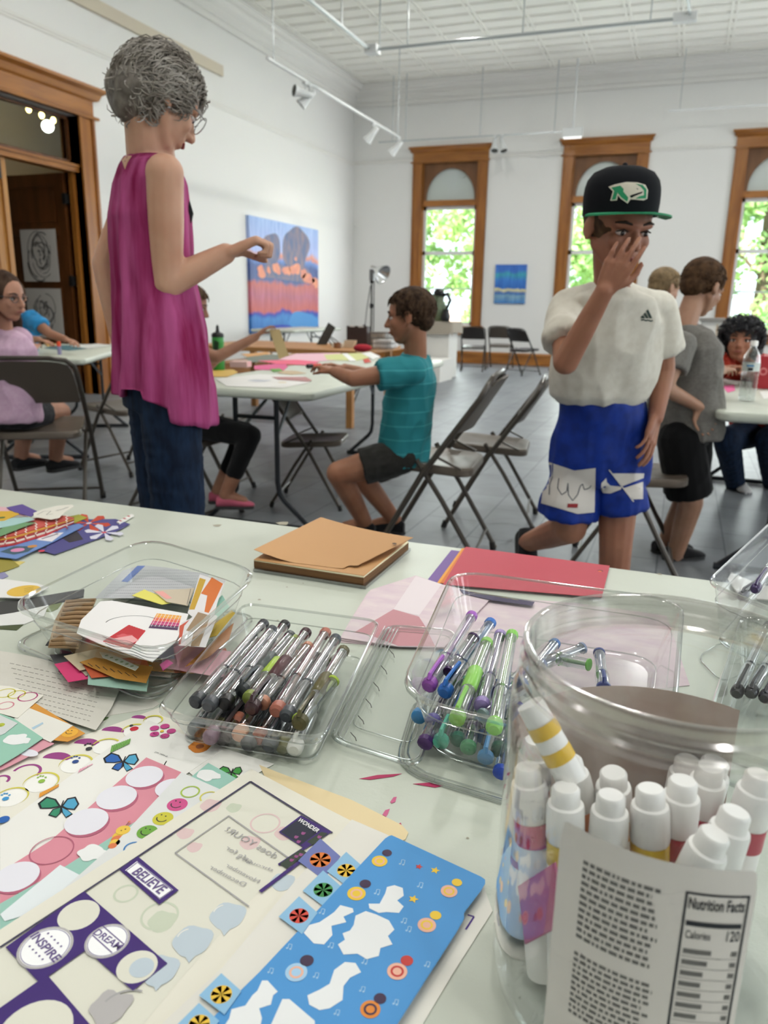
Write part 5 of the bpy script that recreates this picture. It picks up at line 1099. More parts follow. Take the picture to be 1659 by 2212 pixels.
ct = [((950, 320), (665, 785), 'A85CC0', 'pen with a translucent purple cap top, leftmost of the tall ones', None), ((960, 460), (800, 700), '3A1E50', 'dark plum pen behind the purple-topped one', None), ((1070, 365), (765, 825), '2F6FC4', 'clear pen ending in a bright blue clip and cap', None), ((1045, 490), (845, 1000), '86C456', 'pen with a light green grip and green end', '8ECB5C'), ((1130, 440), (1005, 915), '9A86C0', 'pen with a lavender top end', None), ((1205, 440), (1085, 1060), '8CD05C', 'pen with a lime green top, beside the lavender one', None), ((1330, 640), (1110, 830), '1C2470', 'pen with a navy blunt end lying across, by the jar', None), ((1300, 800), (1010, 975), '8AA0A0', 'clear pen lying crosswise over the green ones', None), ((1480, 500), (1250, 780), '3A78C0', 'blue-clipped pen seen through the jar', None), ((1660, 530), (1380, 640), '8A94B0', 'clear pen bent by the jar glass', None), ((1700, 640), (1500, 600), '6CB24A', 'green pen seen through the jar', None), ((1760, 560), (1790, 800), '2E3E80', 'navy-capped pen seen through the jar', None)]
for k, (p, q, c, l, gr) in enumerate(ct): pen_px(K_(*p), K_(*q), .803 + (k % 2)*.003 if k < 6 else .785, .785 + (k % 2)*.003 if k < 6 else .780, c, l, gC, grip=gr, clip=k in (0, 2, 3, 8, 11))

# --- right-hand container of black pens
zr = .828
C3 = [az(1530, 1258, zr), az(1700, 1098, zr), az(1960, 1200, zr), az(1880, 1400, zr)]
tub('pen_tub', 'clear lidded tub of dark pens at the right edge, above the jar rim', 'tub', C3, zr, .7455, .86, .03, .010)
zr = .79; C4 = [az(1520, 1600, zr), az(1605, 1330, zr), az(1900, 1400, zr), az(1850, 1700, zr)]
tub('pen_tub', 'clear tub of black pens at the right edge behind the jar', 'tub', C4, zr, .7412, .86, .03, .008)
gB = 'dark pens at the right edge'
for k, (p, q, z0_, c, l) in enumerate((((1700, 1165), (1630, 1275), .800, '3E2A5A', 'dark purple pen inside the lidded tub at the right edge'), ((1720, 1200), (1600, 1290), .785, '8A8A90', 'grey pen under the purple one at the right edge'), ((1660, 1350), (1590, 1500), .775, '15161A', 'black pen in the right tub, leftmost'), ((1700, 1360), (1620, 1500), .778, '24262A', 'second black pen in the right tub'), ((1740, 1370), (1650, 1510), .775, '3C3C44', 'charcoal pen at the very right edge'))): pen_px(p, q, z0_, z0_ - .01, c, l, gB, r=.0055)
S = Sheet([(1572, 1250), (1580, 1236), (1640, 1262), (1720, 1280), (1720, 1300), (1600, 1290)], .7475, ['E4E2DE'], .002); S.done('white_paper', 'white torn paper in the lidded tub at the right edge', 'paper')
zl = .7425; ring = rounded([az(1505, 1420, zl), az(1560, 1385, zl), az(1640, 1440, zl), az(1560, 1475, zl)], .02); g = G(); g.tube(ring + [ring[0]], .001, 5); tag(obj('round_lid', g, m_rim), 'small clear round lid lying behind the jar', 'lid')

# ================================================================ JAR OF MARKERS
JC = V((.0167, .3996, .7405)); JR = .0866; JZ = .96
root = empty('marker_jar', tuple(JC), 0, 'large clear screw-top jar without lid, full of white-capped markers', 'jar')
m_jar = clear('jar_plastic', 'F3F5F6', 1.45, .06, 1.3, .02)
def jp(prof): return [(r, z - .0) for r, z in prof]
g = G(); outer = [(.0, .002), (JR*.86, .002), (JR*.97, .010), (JR, .024), (JR, .150), (JR*1.0, .176), (JR*.99, .186), (JR*.965, .193), (JR*.935, .1965)]
g.lathe(outer, JC, 72); obj('body', g, m_jar, root, 80)
g = G(); q_ = JR*.925; neck = [(q_*1.01, .1965), (q_, .199), (q_*1.030, .2005), (q_*1.030, .2025), (q_, .2045), (q_, .2075), (q_*1.026, .209), (q_*1.026, .2108), (q_, .2125), (q_, .2155), (q_*1.012, .2175), (q_*1.008, .2195), (q_*.985, .2200), (q_*.965, .2190), (q_*.960, .2160), (q_*.962, .200)]
g.lathe(neck, JC, 96); obj('threaded_neck', g, clear('jar_neck_plastic', 'E8E7E5', 1.5, .12, 1.7, .17), root, 50)
# label wrapped on the jar
def jray(px, py, r):
    d = ray(px, py); o = CAM - JC; a = d.x*d.x + d.y*d.y; b = 2*(o.x*d.x + o.y*d.y); c = o.x*o.x + o.y*o.y - r*r; t = (-b - math.sqrt(max(b*b - 4*a*c, 0)))/(2*a); p = CAM + d*t
    return math.atan2(p.y - JC.y, p.x - JC.x), p.z
RL = JR + .0006
a0, zt0 = jray(1212, 1795, RL); a1, zt1 = jray(1648, 1850, RL); zt = (zt0 + zt1)/2; zb = zt - .150
def jl(u, v, off=0): a = a0 + (a1 - a0)*u; z = zt + (zb - zt)*v; return V((JC.x + (RL + off)*math.cos(a), JC.y + (RL + off)*math.sin(a), z))
LW = abs(a1 - a0)*RL; LH = zt - zb
def lrect(g, u0, v0, u1, v1, off, mi, n=10):
    for i in range(n):
        ua, ub = u0 + (u1-u0)*i/n, u0 + (u1-u0)*(i+1)/n; g.add([jl(ua, v0, off), jl(ub, v0, off), jl(ub, v1, off), jl(ua, v1, off)], [(0, 1, 2, 3)], mi)
def ltext(g, s, uc, vc, h, off, mi, wid=None, bold=0):
    vs, fs = text(s, 1.0, bold); w = max(p.x for p in vs) - min(p.x for p in vs); k = (wid / w) if wid else h
    g.add([jl(uc + p.x*k/LW, vc - p.y*h/LH, off) for p in vs], fs, mi)
g = G(); pts = rrect(1, 1, .05, 5, .5, .5); nn = 24
cols_ = 24; vs = []; fs = []
for j in range(13):
    for i in range(cols_ + 1):
        u, v_ = i/cols_, j/12; vs.append(jl(u, v_)) 
vs = [jl(min(max((i/cols_), 0), 1), min(max(j/12, 0), 1)) for j in range(13) for i in range(cols_ + 1)]
# round the corners by pulling corner vertices in
def cornerfix(u, v_):
    du = .05; dv = du*LW/LH
    for cu in (0, 1):
        for cv in (0, 1):
            if abs(u - cu) < 1e-6 and abs(v_ - cv) < 1e-6: return (u + (du*.3 if cu == 0 else -du*.3), v_ + (dv*.3 if cv == 0 else -dv*.3))
    return (u, v_)
vs = [jl(*cornerfix(i/cols_, j/12)) for j in range(13) for i in range(cols_ + 1)]
fs = [(j*(cols_+1)+i, j*(cols_+1)+i+1, (j+1)*(cols_+1)+i+1, (j+1)*(cols_+1)+i) for j in range(12) for i in range(cols_)]
g.add(vs, fs, 0)
rr = random.Random(3); o1 = .00015; INK = 1
def lines(u0, u1, v0, v1, n, ragged=.15, h=.55):
    for k in range(n):
        v_ = v0 + (v1 - v0)*k/n; u = u0; end = u1 - rr.uniform(0, ragged)*(u1-u0)
        while u < end:
            w = rr.uniform(.012, .045); lrect(g, u, v_, min(u + w, end), v_ + (v1-v0)/n*h, o1, INK, 1); u += w + .010
lines(.15, .56, .10, .40, 12); lines(.15, .58, .445, .70, 11)
x0, x1, y0, y1 = .66, .97, .085, .80
for (a_, b_, c_, d_) in ((x0, y0, x1, y0 + .008), (x0, y1, x1, y1 + .008), (x0, y0, x0 + .012, y1), (x1 - .012, y0, x1, y1 + .008)): lrect(g, a_, b_, c_, d_, o1, 2, 8)
ltext(g, 'Nutrition Facts', .815, .125, .0085, o1*1.5, 2, LW*.27, .02)
lrect(g, .68, .185, .95, .203, o1, 2); ltext(g, 'Calories', .745, .235, .0060, o1, 2, LW*.12, .01); ltext(g, '120', .912, .232, .0080, o1, 2, LW*.065, .01)
lrect(g, .68, .575, .95, .590, o1, 2)
for k in range(7): v_ = .285 + k*.040; lrect(g, .685, v_, .685 + rr.uniform(.08, .15), v_ + .018, o1, INK, 2); lrect(g, .92, v_, .95, v_ + .018, o1, INK, 1); lrect(g, .68, v_ + .027, .95, v_ + .029, o1, INK, 3)
for k in range(4): v_ = .61 + k*.035; lrect(g, .685, v_, .685 + rr.uniform(.08, .13), v_ + .015, o1, INK, 2); lrect(g, .92, v_, .95, v_ + .015, o1, INK, 1)
lines(.685, .95, .745, .79, 3, .1); lines(.66, .93, .825, .885, 3, .1)
u = .17
while u < .52:
    w = rr.choice((.004, .007, .011)); lrect(g, u, .90, u + w, .985, o1, 2, 1); u += w + rr.choice((.004, .007))
obj('label', g, [mat('label_paper', 'D6D1CC', .55), mat('label_print_grey', '6A6866', .7), mat('label_print_dark', '23262E', .7)], root, 80, label='white paper label with nutrition table and barcode')
# markers
def marker(base, tip, band, label, band2=None, open_top=False):
    """base low in the jar, tip = top centre of the cap"""
    a, b = V(base), V(tip); d = (b - a).normalized(); L = (b - a).length; root = empty('marker', tuple(a), 0, label, 'marker', 'white capped markers in the jar'); P_ = lambda m_: b - d*m_
    r = .0106
    g = G(); g.tube([a, P_(.031), P_(.030)], [r*.95, r*.95, r*.9], 20); obj('barrel', g, mat('marker_white', 'F8F5EF', .35), root)
    g = G(); g.tube([P_(.046), P_(.0315)], r*.985, 20, caps=False); g.tube([P_(.085), P_(.080)], r*.965, 20, caps=False); obj('colour_band', g, mat('band_' + band, band, .4), root)
    g = G(); g.tube([P_(.031), P_(.030), P_(.012), P_(.010), P_(.0095)], [r*.98, r*1.02, r*.98, r*.93, r*.80], 24); g.tube([P_(.0105), P_(.0015), P_(.0)], [r*.76, r*.74, r*.62], 24)
    if open_top: g.tube([P_(-.0003), P_(.004)], [r*.35, r*.35], 12)
    obj('cap', g, mat('cap_white', 'FBF8F3', .32), root)
    return root
def jpos(px, py, z): return az(px, py, z)
mk = [((1140, 1592), .903, 'D87A7A', 'white-capped marker hard against the left wall of the jar, uppermost', (-.01, .0)), ((1140, 1655), .898, 'C8326E', 'white-capped marker with magenta dots at the left wall of the jar', (.02, -.01)), ((1228, 1640), .897, 'E08A5A', 'white-capped marker with a peach-tinted top behind the front ones', (.035, .01)), ((1222, 1700), .898, 'E8C63A', 'front left marker with a cream cap and yellow band', (.01, -.006)), ((1325, 1668), .894, 'E0A030', 'marker with a small blue dot on its cap top', (.01, .02)), ((1320, 1716), .897, 'E06A4A', 'front marker with a slightly pink cap, centre left', (.004, -.004)), ((1405, 1702), .900, 'E8C21E', 'front centre marker with a cream cap and yellow band', (.012, -.006)), ((1476, 1685), .902, 'B0283C', 'marker with a grey-dotted cap and dark red band', (.0, .0)), ((1535, 1655), .898, 'C83A50', 'tall marker behind the grey-dotted one', (-.004, .01)), ((1590, 1752), .903, 'C84A5A', 'marker with an open cream cap facing us at the right', (-.02, -.01)), ((1545, 1800), .897, '8A2A3A', 'glossy white cap low at the right, above the label', (-.03, .0)), ((1642, 1672), .905, 'B8304A', 'white cap at the right edge of the picture', (-.01, .0)), ((1600, 1590), .885, 'D8A8A8', 'pale cap at the back right inside the jar', (-.01, .03)), ((1500, 1610), .880, 'E05A7A', 'pale marker lying at the back of the jar, pink marks', (.0, .03)), ((1640, 1560), .885, 'E8B0A0', 'cream cap farthest back on the right', (-.01, .02))]
for (p, z, c, l, off) in mk:
    z = 1.13 - (1.13 - z)*1.097; t = jpos(p[0], p[1], z); dx, dy = t.x - JC.x, t.y - JC.y; q = math.hypot(dx, dy)
    if q > JR - .0125: dx *= (JR - .0125)/q; dy *= (JR - .0125)/q; t = V((JC.x + dx, JC.y + dy, z))
    b_ = V((t.x + off[0], t.y + off[1], JC.z + .006)); ex, ey = b_.x - JC.x, b_.y - JC.y; q = math.hypot(ex, ey)
    if q > JR - .013: b_.x = JC.x + ex*(JR - .013)/q; b_.y = JC.y + ey*(JR - .013)/q
    marker(b_, t, c, l)
# an upside-down yellow-banded marker and other bits
t = jpos(1145, 1520, .912); a_ = jpos(1195, 1610, .890)
g = G(); g.tube([t, a_, a_ + (a_ - t).normalized()*.022], [.0080, .0088, .0088], 16); r_ = empty('marker', tuple(a_), 0, 'tilted white marker with yellow stripes high at the left inside the jar', 'marker', 'white capped markers in the jar'); obj('barrel', g, mat('marker_white', 'F8F5EF', .35), r_)
g = G(); d = (a_ - t).normalized(); 
for m_ in (.012, .028): g.tube([t + d*m_, t + d*(m_ + .008)], .0090, 16, caps=False)
obj('colour_band', g, mat('band_yellow', 'E9BE32', .4), r_)
g = G(); a_ = JC + V((-.056, -.040, .090)); g.box(a_ + V((0, 0, -.015)), (.001, .030, .045), rot=(0.6, .25, .55)); tag(obj('pink_card', g, pm('B8527C'), smooth=False), 'magenta and purple card standing inside the jar at the left', 'card')
g = G(); g.lathe([(JR*.80, .02), (JR*.82, .12), (JR*.80, .20)], JC, 60); 
# brownish far-side label seen from inside
g = G(); vs = []; fs = []
for j in range(2):
    for i in range(25): a_ = math.radians(62 + 112*i/24); z_ = (.893 if j else .80); vs.append(V((JC.x + (JR + .0005)*math.cos(a_), JC.y + (JR + .0005)*math.sin(a_), z_)))
fs = [(i, i+1, 26+i, 25+i) for i in range(24)]; g.add(vs, fs)
obj('back_label', g, mat('back_label_tan', 'EAD6C8', .6, var=(40, 'DCC4B4')), root, 80, label='tan back of the label on the far side')
# ================================================================ PEOPLE
UP = V((0, 0, 1))
def skin_mat(n, c, c2): return mat('skin_' + n, c, .5, var=(9, c2), sss=.12, spec=.35)
def fabric(n, c, c2=None, rough=.85, scale=40, stretch=(1, 1, 1)): return mat('cloth_' + n, c, rough, var=(scale, c2 or c, stretch), bump=(500, .08, .001), spec=.2, sheen=.1)
def loft_e(g, rows, n=20, mi=0, caps=True):
    """rows: (centre, side vector, half width, half depth, axis)"""
    rings = []
    for c, side, hw, hd, axv in rows:
        t = V(axv).normalized(); s = V(side); s = (s - t*s.dot(t)).normalized(); f = t.cross(s)
        rings.append([V(c) + s*(hw*math.cos(2*PI*k/n)) + f*(hd*math.sin(2*PI*k/n)) for k in range(n)])
    g.loft(rings, mi, caps)
def basis(fwd, up=UP):
    y = V(fwd).normalized(); x = y.cross(up).normalized(); z = x.cross(y); return Matrix((x, y, z)).transposed()   # columns right, forward, up
def head(g, c, B, s, ear=True, jaw=1.0):
    """c = centre of the head, B basis, s = chin-to-crown height"""
    P_ = lambda x, y, z: V(c) + B @ V((x*s, y*s, z*s)); M = B.to_4x4()
    g.ell(P_(0, -.06, .13), (.345*s, .42*s, .365*s), M=M, n=24, m=16)
    g.ell(P_(0, .10, -.12), (.275*s, .27*s, .33*s), M=M, n=20, m=12)
    g.ell(P_(0, .20, -.38), (.13*s*jaw, .13*s, .10*s), M=M)
    for k in (-1, 1):
        g.cap(P_(k*.23, .0, -.18), P_(k*.10, .18, -.37), .09*s, .08*s, 10); g.ell(P_(k*.15, .245, -.10), (.11*s, .10*s, .11*s), M=M)
        g.cap(P_(k*.03, .335, .09), P_(k*.20, .285, .09), .055*s, .045*s, 8)
        g.ell(P_(k*.045, .40, -.135), (.04*s, .05*s, .032*s), M=M)
        if ear:
            E_ = M @ Matrix.Rotation(k*.35, 4, 'Z') @ Matrix.Rotation(-.2, 4, 'X')
            g.ell(P_(k*.355, -.05, -.01), (.035*s, .085*s, .135*s), M=E_, n=12, m=8); g.ell(P_(k*.365, -.03, -.11), (.03*s, .045*s, .05*s), M=E_, n=10, m=6)
    g.cap(P_(0, .345, .05), P_(0, .445, -.12), .036*s, .052*s, 10)
    g.ell(P_(0, .335, -.225), (.12*s, .06*s, .035*s), M=M); g.ell(P_(0, .33, -.285), (.10*s, .055*s, .035*s), M=M)
def face_parts(root, c, B, s, o3, hairc='3A2A20', iris='3A2C22', lip='9A5A50', smile=0):
    P_ = lambda x, y, z: V(c) + B @ V((x*s, y*s, z*s)) - o3; M = B.to_4x4()
    g = G()
    for k in (-1, 1): g.ell(P_(k*.145, .295, .005), (.062*s, .05*s, .032*s), M=M, n=12, m=8)
    e = obj('eyes', g, mat('eye_white', 'D8CFC8', .25), root, world=False)
    g = G()
    for k in (-1, 1): g.ell(P_(k*.145, .335, .003), (.028*s, .016*s, .028*s), M=M, n=10, m=6)
    obj('iris', g, mat('iris_' + iris, iris, .2), e, world=False) if False else obj('iris', g, mat('iris_' + iris, iris, .2), root, world=False)
    g = G()
    for k in (-1, 1): g.tube([P_(k*.06, .365, .10), P_(k*.15, .352, .125), P_(k*.24, .295, .105)], [.012*s, .018*s, .010*s], 6)
    obj('eyebrows', g, mat('brow_' + hairc, hairc, .9), root, world=False)
    g = G()
    for k in (-1, 1): g.tube([P_(k*.075, .335, .02), P_(k*.145, .352, .043), P_(k*.215, .315, .018)], [.008*s, .011*s, .007*s], 5)
    obj('eyelids', g, mat('lid_' + hairc, hairc, .9), root, world=False)
    g = G(); g.tube([P_(-.10, .365, -.252 + smile*.02), P_(0, .397, -.255), P_(.10, .365, -.252 + smile*.02)], [.010*s, .026*s, .010*s], 8); obj('lips', g, mat('lip_' + lip, lip, .5), root, world=False)
def hand(g, w, d, nrm, k=1.0, curl=(.3, .35, .4, .45), thumb=1, spread=.12, base=.2, tcurl=.4):
    """w wrist, d pointing direction, nrm palm normal (fingers curl toward it), thumb side sign"""
    d = V(d).normalized(); nrm = V(nrm); nrm = (nrm - d*nrm.dot(d)).normalized(); s = d.cross(nrm)*thumb   # s points to thumb side
    L = .083*k; W = .036*k
    for i, (off, ln, r) in enumerate(((.9, .070, .0088), (.3, .078, .0090), (-.3, .072, .0086), (-.9, .058, .0078))):
        kn = w + d*L*(1 - .06*abs(i-1)) + s*W*off; g.cap(w + s*W*off*.55 + d*.012*k, kn, .0135*k, .0108*k, 8)
        a = base; p = kn; dd = (d + s*off*spread).normalized(); n2 = (nrm - dd*nrm.dot(dd)).normalized(); rr_ = r*k
        for sg in (.45, .30, .25):
            q = p + (dd*math.cos(a) + n2*math.sin(a))*(ln*k*sg*1.05); g.cap(p, q, rr_, rr_*.92, 8); p = q; rr_ *= .92; a += curl[i]
    g.cap(w + s*W*.5 + d*.018*k + nrm*.006*k, w + s*W*1.25 + d*.045*k + nrm*.014*k, .0125*k, .0105*k, 8)
    p = w + s*W*1.25 + d*.045*k + nrm*.014*k; q = p + (d*.8 + s*.35*(1 - tcurl) + nrm*tcurl).normalized()*.032*k; g.cap(p, q, .0102*k, .0090*k, 8)
    q2 = q + (d*.9 + nrm*tcurl - s*.2*tcurl).normalized()*.026*k; g.cap(q, q2, .0092*k, .0080*k, 8)
def limb(g, pts, rs, n=12):
    for i in range(len(pts)-1):
        m = V(pts[i]).lerp(V(pts[i+1]), .45); rm = (rs[i]*.5 + rs[i+1]*.5)*1.06; g.cap(pts[i], m, rs[i], rm, n); g.cap(m, pts[i+1], rm, rs[i+1], n)
def wrinkle(me, amp, fold=0, seed=0, ffreq=(28, 28, 5), freq=14, axis=None):
    ns = [v.normal.copy() for v in me.vertices]; off = V((seed*3.1, seed*1.7, seed*.9))
    for v, n in zip(me.vertices, ns):
        p = v.co + off; d = amp*noise.noise(p*freq)
        if fold: d += fold*(1 - abs(noise.noise(V((p.x*ffreq[0], p.y*ffreq[1], p.z*ffreq[2])))*2.2))
        v.co += n*d
def skin_obj(name, g, m, root, voxel, it=3, post=None, label=None, shade=True):
    me = remeshed(g, voxel, it, name)
    if post: post(me)
    me.transform(Matrix.Translation(-origin_of(root))); me.materials.clear(); me.materials.append(m)
    me.polygons.foreach_set('use_smooth', [True]*len(me.polygons)); me.update()
    return link_mesh(name, me, root, label=label)
def hair_clumps(g, c, B, s, n, rad, length, curl=.3, r=.004, seed=1, region=None, flow=(0, -.4, -1), lift=.25, mi=0, hscale=(1, 1, 1)):
    rr = random.Random(seed); M = B; cnt = 0
    while cnt < n:
        d = V((rr.gauss(0, 1), rr.gauss(0, 1), rr.gauss(0, 1))).normalized()
        if region and not region(d): continue
        cnt += 1; p = V((d.x*rad[0]*hscale[0], d.y*rad[1]*hscale[1] - .06*s, d.z*rad[2]*hscale[2] + .13*s)); nr = V((d.x/rad[0], d.y/rad[1], d.z/rad[2])).normalized()
        fl = V(flow) + V((rr.uniform(-.5, .5), rr.uniform(-.5, .5), rr.uniform(-.3, .3))) + V((d.x*.5, 0, 0)); t = (fl - nr*fl.dot(nr)*.9).normalized(); ln = length*rr.uniform(.6, 1.3); k = 6; pts = []
        ph = rr.uniform(0, 6.3); sd = t.cross(nr)
        for i in range(k):
            u = i/(k-1); q = p + t*ln*u + nr*(lift*ln*math.sin(PI*min(u*.9, 1)) - ln*.12*u*u) + sd*(curl*ln*.5*math.sin(ph + u*5)) + nr*(curl*ln*.3*math.cos(ph + u*5)); pts.append(V(c) + M @ q)
        g.tube(pts, [r*1.0, r*1.2, r*1.1, r*.9, r*.6, r*.2], 5, mi, caps=False)
def px_decal(pts, bvh, o3, off=.0015, step=6, res=None):
    """printed patch that follows the surface of a garment; returns verts, faces in parent space"""
    n = len(pts); xs = [p[0] for p in pts]; ys = [p[1] for p in pts]; P2 = []
    for i in range(n):
        a, b = pts[i], pts[(i+1) % n]; L = math.hypot(b[0]-a[0], b[1]-a[1]); m_ = max(1, int(L/step))
        for k in range(m_): P2.append((a[0] + (b[0]-a[0])*k/m_, a[1] + (b[1]-a[1])*k/m_))
    nb = len(P2)
    def inside(x, y):
        c = False; j = nb-1
        for i in range(nb):
            if ((P2[i][1] > y) != (P2[j][1] > y)) and (x < (P2[j][0]-P2[i][0])*(y-P2[i][1])/(P2[j][1]-P2[i][1]+1e-9) + P2[i][0]): c = not c
            j = i
        return c
    y = min(ys) + step*.5
    while y < max(ys):
        x = min(xs) + step*.5
        while x < max(xs):
            if inside(x, y) and min((x-a[0])**2 + (y-a[1])**2 for a in P2) > (step*.45)**2: P2.append((x, y))
            x += step
        y += step
    vs2, _, fs, _, _, _ = geometry.delaunay_2d_cdt([V((p[0], p[1])) for p in P2], [], [list(range(nb))], 1, .01)
    V3 = []; ok = []
    for p in vs2:
        d = ray(p[0], p[1]); h = bvh.ray_cast(CAM, d)
        if h[0] is None: V3.append(V((0, 0, 0))); ok.append(False)
        else: V3.append(h[0] - d*off - o3 + V((0, 0, 0))); ok.append(True)
    out = []
    for f in fs:
        if all(ok[i] for i in f):
            q = [V3[i] for i in f]
            if max((q[i]-q[i-1]).length for i in range(len(q))) < .05: out.append(tuple(f))
    return V3, out
def decal_obj(name, shapes, parent, target, mats, step=5, label=None, off=.0015):
    """shapes: list of (pixel polygon, material index)"""
    me = target.data; T_ = origin_of(target); bvh = BVHTree.FromPolygons([v.co + T_ for v in me.vertices], [tuple(p.vertices) for p in me.polygons])
    o3 = origin_of(parent); g = G()
    for k, (pts, mi) in enumerate(shapes): vs, fs = px_decal(pts, bvh, o3, off + .0005*mi + .00002*k, step); g.add(vs, fs, mi)
    return obj(name, g, mats, parent, world=False, label=label)
def strokes(pts, w):
    out = []
    for a, b in zip(pts, pts[1:]):
        L = math.hypot(b[0]-a[0], b[1]-a[1]) or 1; nx, ny = -(b[1]-a[1])/L*w/2, (b[0]-a[0])/L*w/2; out.append([(a[0]+nx, a[1]+ny), (b[0]+nx, b[1]+ny), (b[0]-nx, b[1]-ny), (a[0]-nx, a[1]-ny)])
    return out
def shoe(g, ank, toe_dir, k=1.0, mi=0, sole=1):
    d = V((toe_dir[0], toe_dir[1], 0)).normalized(); s = d.cross(UP); a = V((ank[0], ank[1], 0)); z = ank[2] - .075*k
    rows = []
    for t, hw, h0, h1 in ((-.055, .028, .0, .06), (-.03, .034, .0, .078), (.02, .036, .0, .085), (.07, .040, .0, .062), (.12, .042, 0, .045), (.155, .034, .0, .034), (.172, .018, .004, .022)):
        c = a + d*t*k + UP*(z + (h0+h1)/2*k); rows.append((c, s, hw*k, (h1-h0)/2*k, d))
    loft_e(g, rows, 14, mi)
    g.prism([(x, y) for x, y in rrect(.078*k, .235*k, .036*k, 5)], 0, .018*k, sole, Matrix.Translation(a + d*.055*k + UP*(z - .006*k)) @ Matrix(((s.x, d.x, 0, 0), (s.y, d.y, 0, 0), (0, 0, 1, 0), (0, 0, 0, 1))))
m_hairbrown = mat('hair_brown', '3E2E22', .6, spec=.15, var=(60, '5A4532', (1, 1, .3)), bump=(300, .3, .002))

# ---------------------------------------------------------------- woman in the pink top
f1 = (HR*.87 + HF*.49).normalized(); r1 = f1.cross(UP)
hx = 1.93
base = hp(345, 1000, hx); root = empty('person', (base.x, base.y, 0), 0, 'grey-haired woman in a pink sleeveless top and jeans, her back to us, fist raised', 'person')
O3 = origin_of(root); sk = skin_mat('woman', 'C59A80', 'B98A70')
nb = hp(322, 352, hx); ch = hp(322, 430, hx); wa = hp(335, 640, hx); pe = hp(348, 800, hx); hc = hp(350, 222, hx - .01); hfwd = (HR*.68 + HF*.55 - UP*.50).normalized(); HB = basis(hfwd); hs = .207
shR = nb + r1*.138 - UP*.040; shL = nb - r1*.15 - UP*.045
elR = hp(362, 612, hx - .10); wrR = hp(487, 548, hx - .06); elL = hp(228, 570, hx + .12); wrL = hp(262, 745, hx + .10)
gb = G()
head(gb, hc, HB, hs, jaw=.9)
gb.cap(hc + HB @ V((0, -.10*hs, -.25*hs)), nb, .045, .050, 14); gb.cap(hc + HB @ V((0, -.02*hs, -.25*hs)), nb + f1*.02, .036, .044, 14)
loft_e(gb, [(nb + UP*.01, r1, .06, .05, UP), (nb - UP*.03, r1, .115, .05, UP), (ch, r1, .115, .066, UP), (wa, r1, .115, .07, UP), (pe, r1, .14, .085, UP), (pe - UP*.08, r1, .10, .07, UP)], 20)
for s_, e_, w_ in ((shR, elR, wrR), (shL, elL, wrL)):
    gb.ell(s_, .042, n=14); limb(gb, [s_, e_, w_], [.041, .034, .024])
gb.ell(elR, .034)
dR = (wrR - elR).normalized(); hand(gb, wrR, (dR + UP*-.05), (-UP*.9 + f1*.2), .98, curl=(1.35, 1.4, 1.4, 1.4), thumb=1, base=.75, spread=.02, tcurl=.8)
hand(gb, wrL, (wrL - elL), HR, .95, curl=(.4, .4, .4, .4))
LG = {}
for k, n_ in ((1, 'R'), (-1, 'L')):
    hpj = pe + r1*k*.070 - UP*.06; kn = V((hpj.x, hpj.y, .48)) + f1*.01 + r1*k*.0; an = V((hpj.x, hpj.y, .09)) - f1*.01; LG[n_] = (hpj, kn, an); limb(gb, [hpj, kn, an], [.056, .044, .033])
    gb.cap(an, an + f1*.10 - UP*.05, .034, .028)
skin_obj('body', gb, sk, root, .0045, 3)
face_parts(root, hc, HB, hs, O3, 'A8A098', '4A5560', '9A4A45')
# hair
gh = G(); gh.ell(hc + HB @ V((0, -.08*hs, .14*hs)), (.375*hs, .44*hs, .38*hs), M=HB.to_4x4(), n=24, m=14); gh.ell(hc + HB @ V((0, -.30*hs, -.05*hs)), (.36*hs, .27*hs, .36*hs), M=HB.to_4x4())
for k in (-1, 1): gh.ell(hc + HB @ V((k*.33*hs, -.02*hs, .08*hs)), (.075*hs, .20*hs, .20*hs), M=HB.to_4x4())
mh = mat('hair_silver', '4E463D', .55, var=(45, '7A7268', (1, 1, .5)), bump=(250, .35, .002))
def ph(me): wrinkle(me, .008, .004, 2, (60, 60, 25), 22)
hair = skin_obj('hair', gh, mh, root, .006, 2, ph)
gh = G(); reg = lambda d: not (d.y > .25 and d.z < .45 and abs(d.x) < .72) and not (d.z < -.35 and d.y > -.2) and d.z > -.85
hair_clumps(gh, hc, HB, hs, 2600, (.385*hs, .44*hs, .39*hs), .045, .34, .0016, 3, reg, (0, -.45, -.7), .22)
hair_clumps(gh, hc - UP*.012, HB, hs, 1300, (.35*hs, .44*hs, .42*hs), .040, .40, .0016, 5, lambda d: d.y < .1 and d.z < .2 and d.z > -.9, (0, -.7, -.5), .3)
obj('curls', gh, [mat('hair_silver_lock', '6E655A', .5, var=(18, 'A8A198'))], hair, world=True)
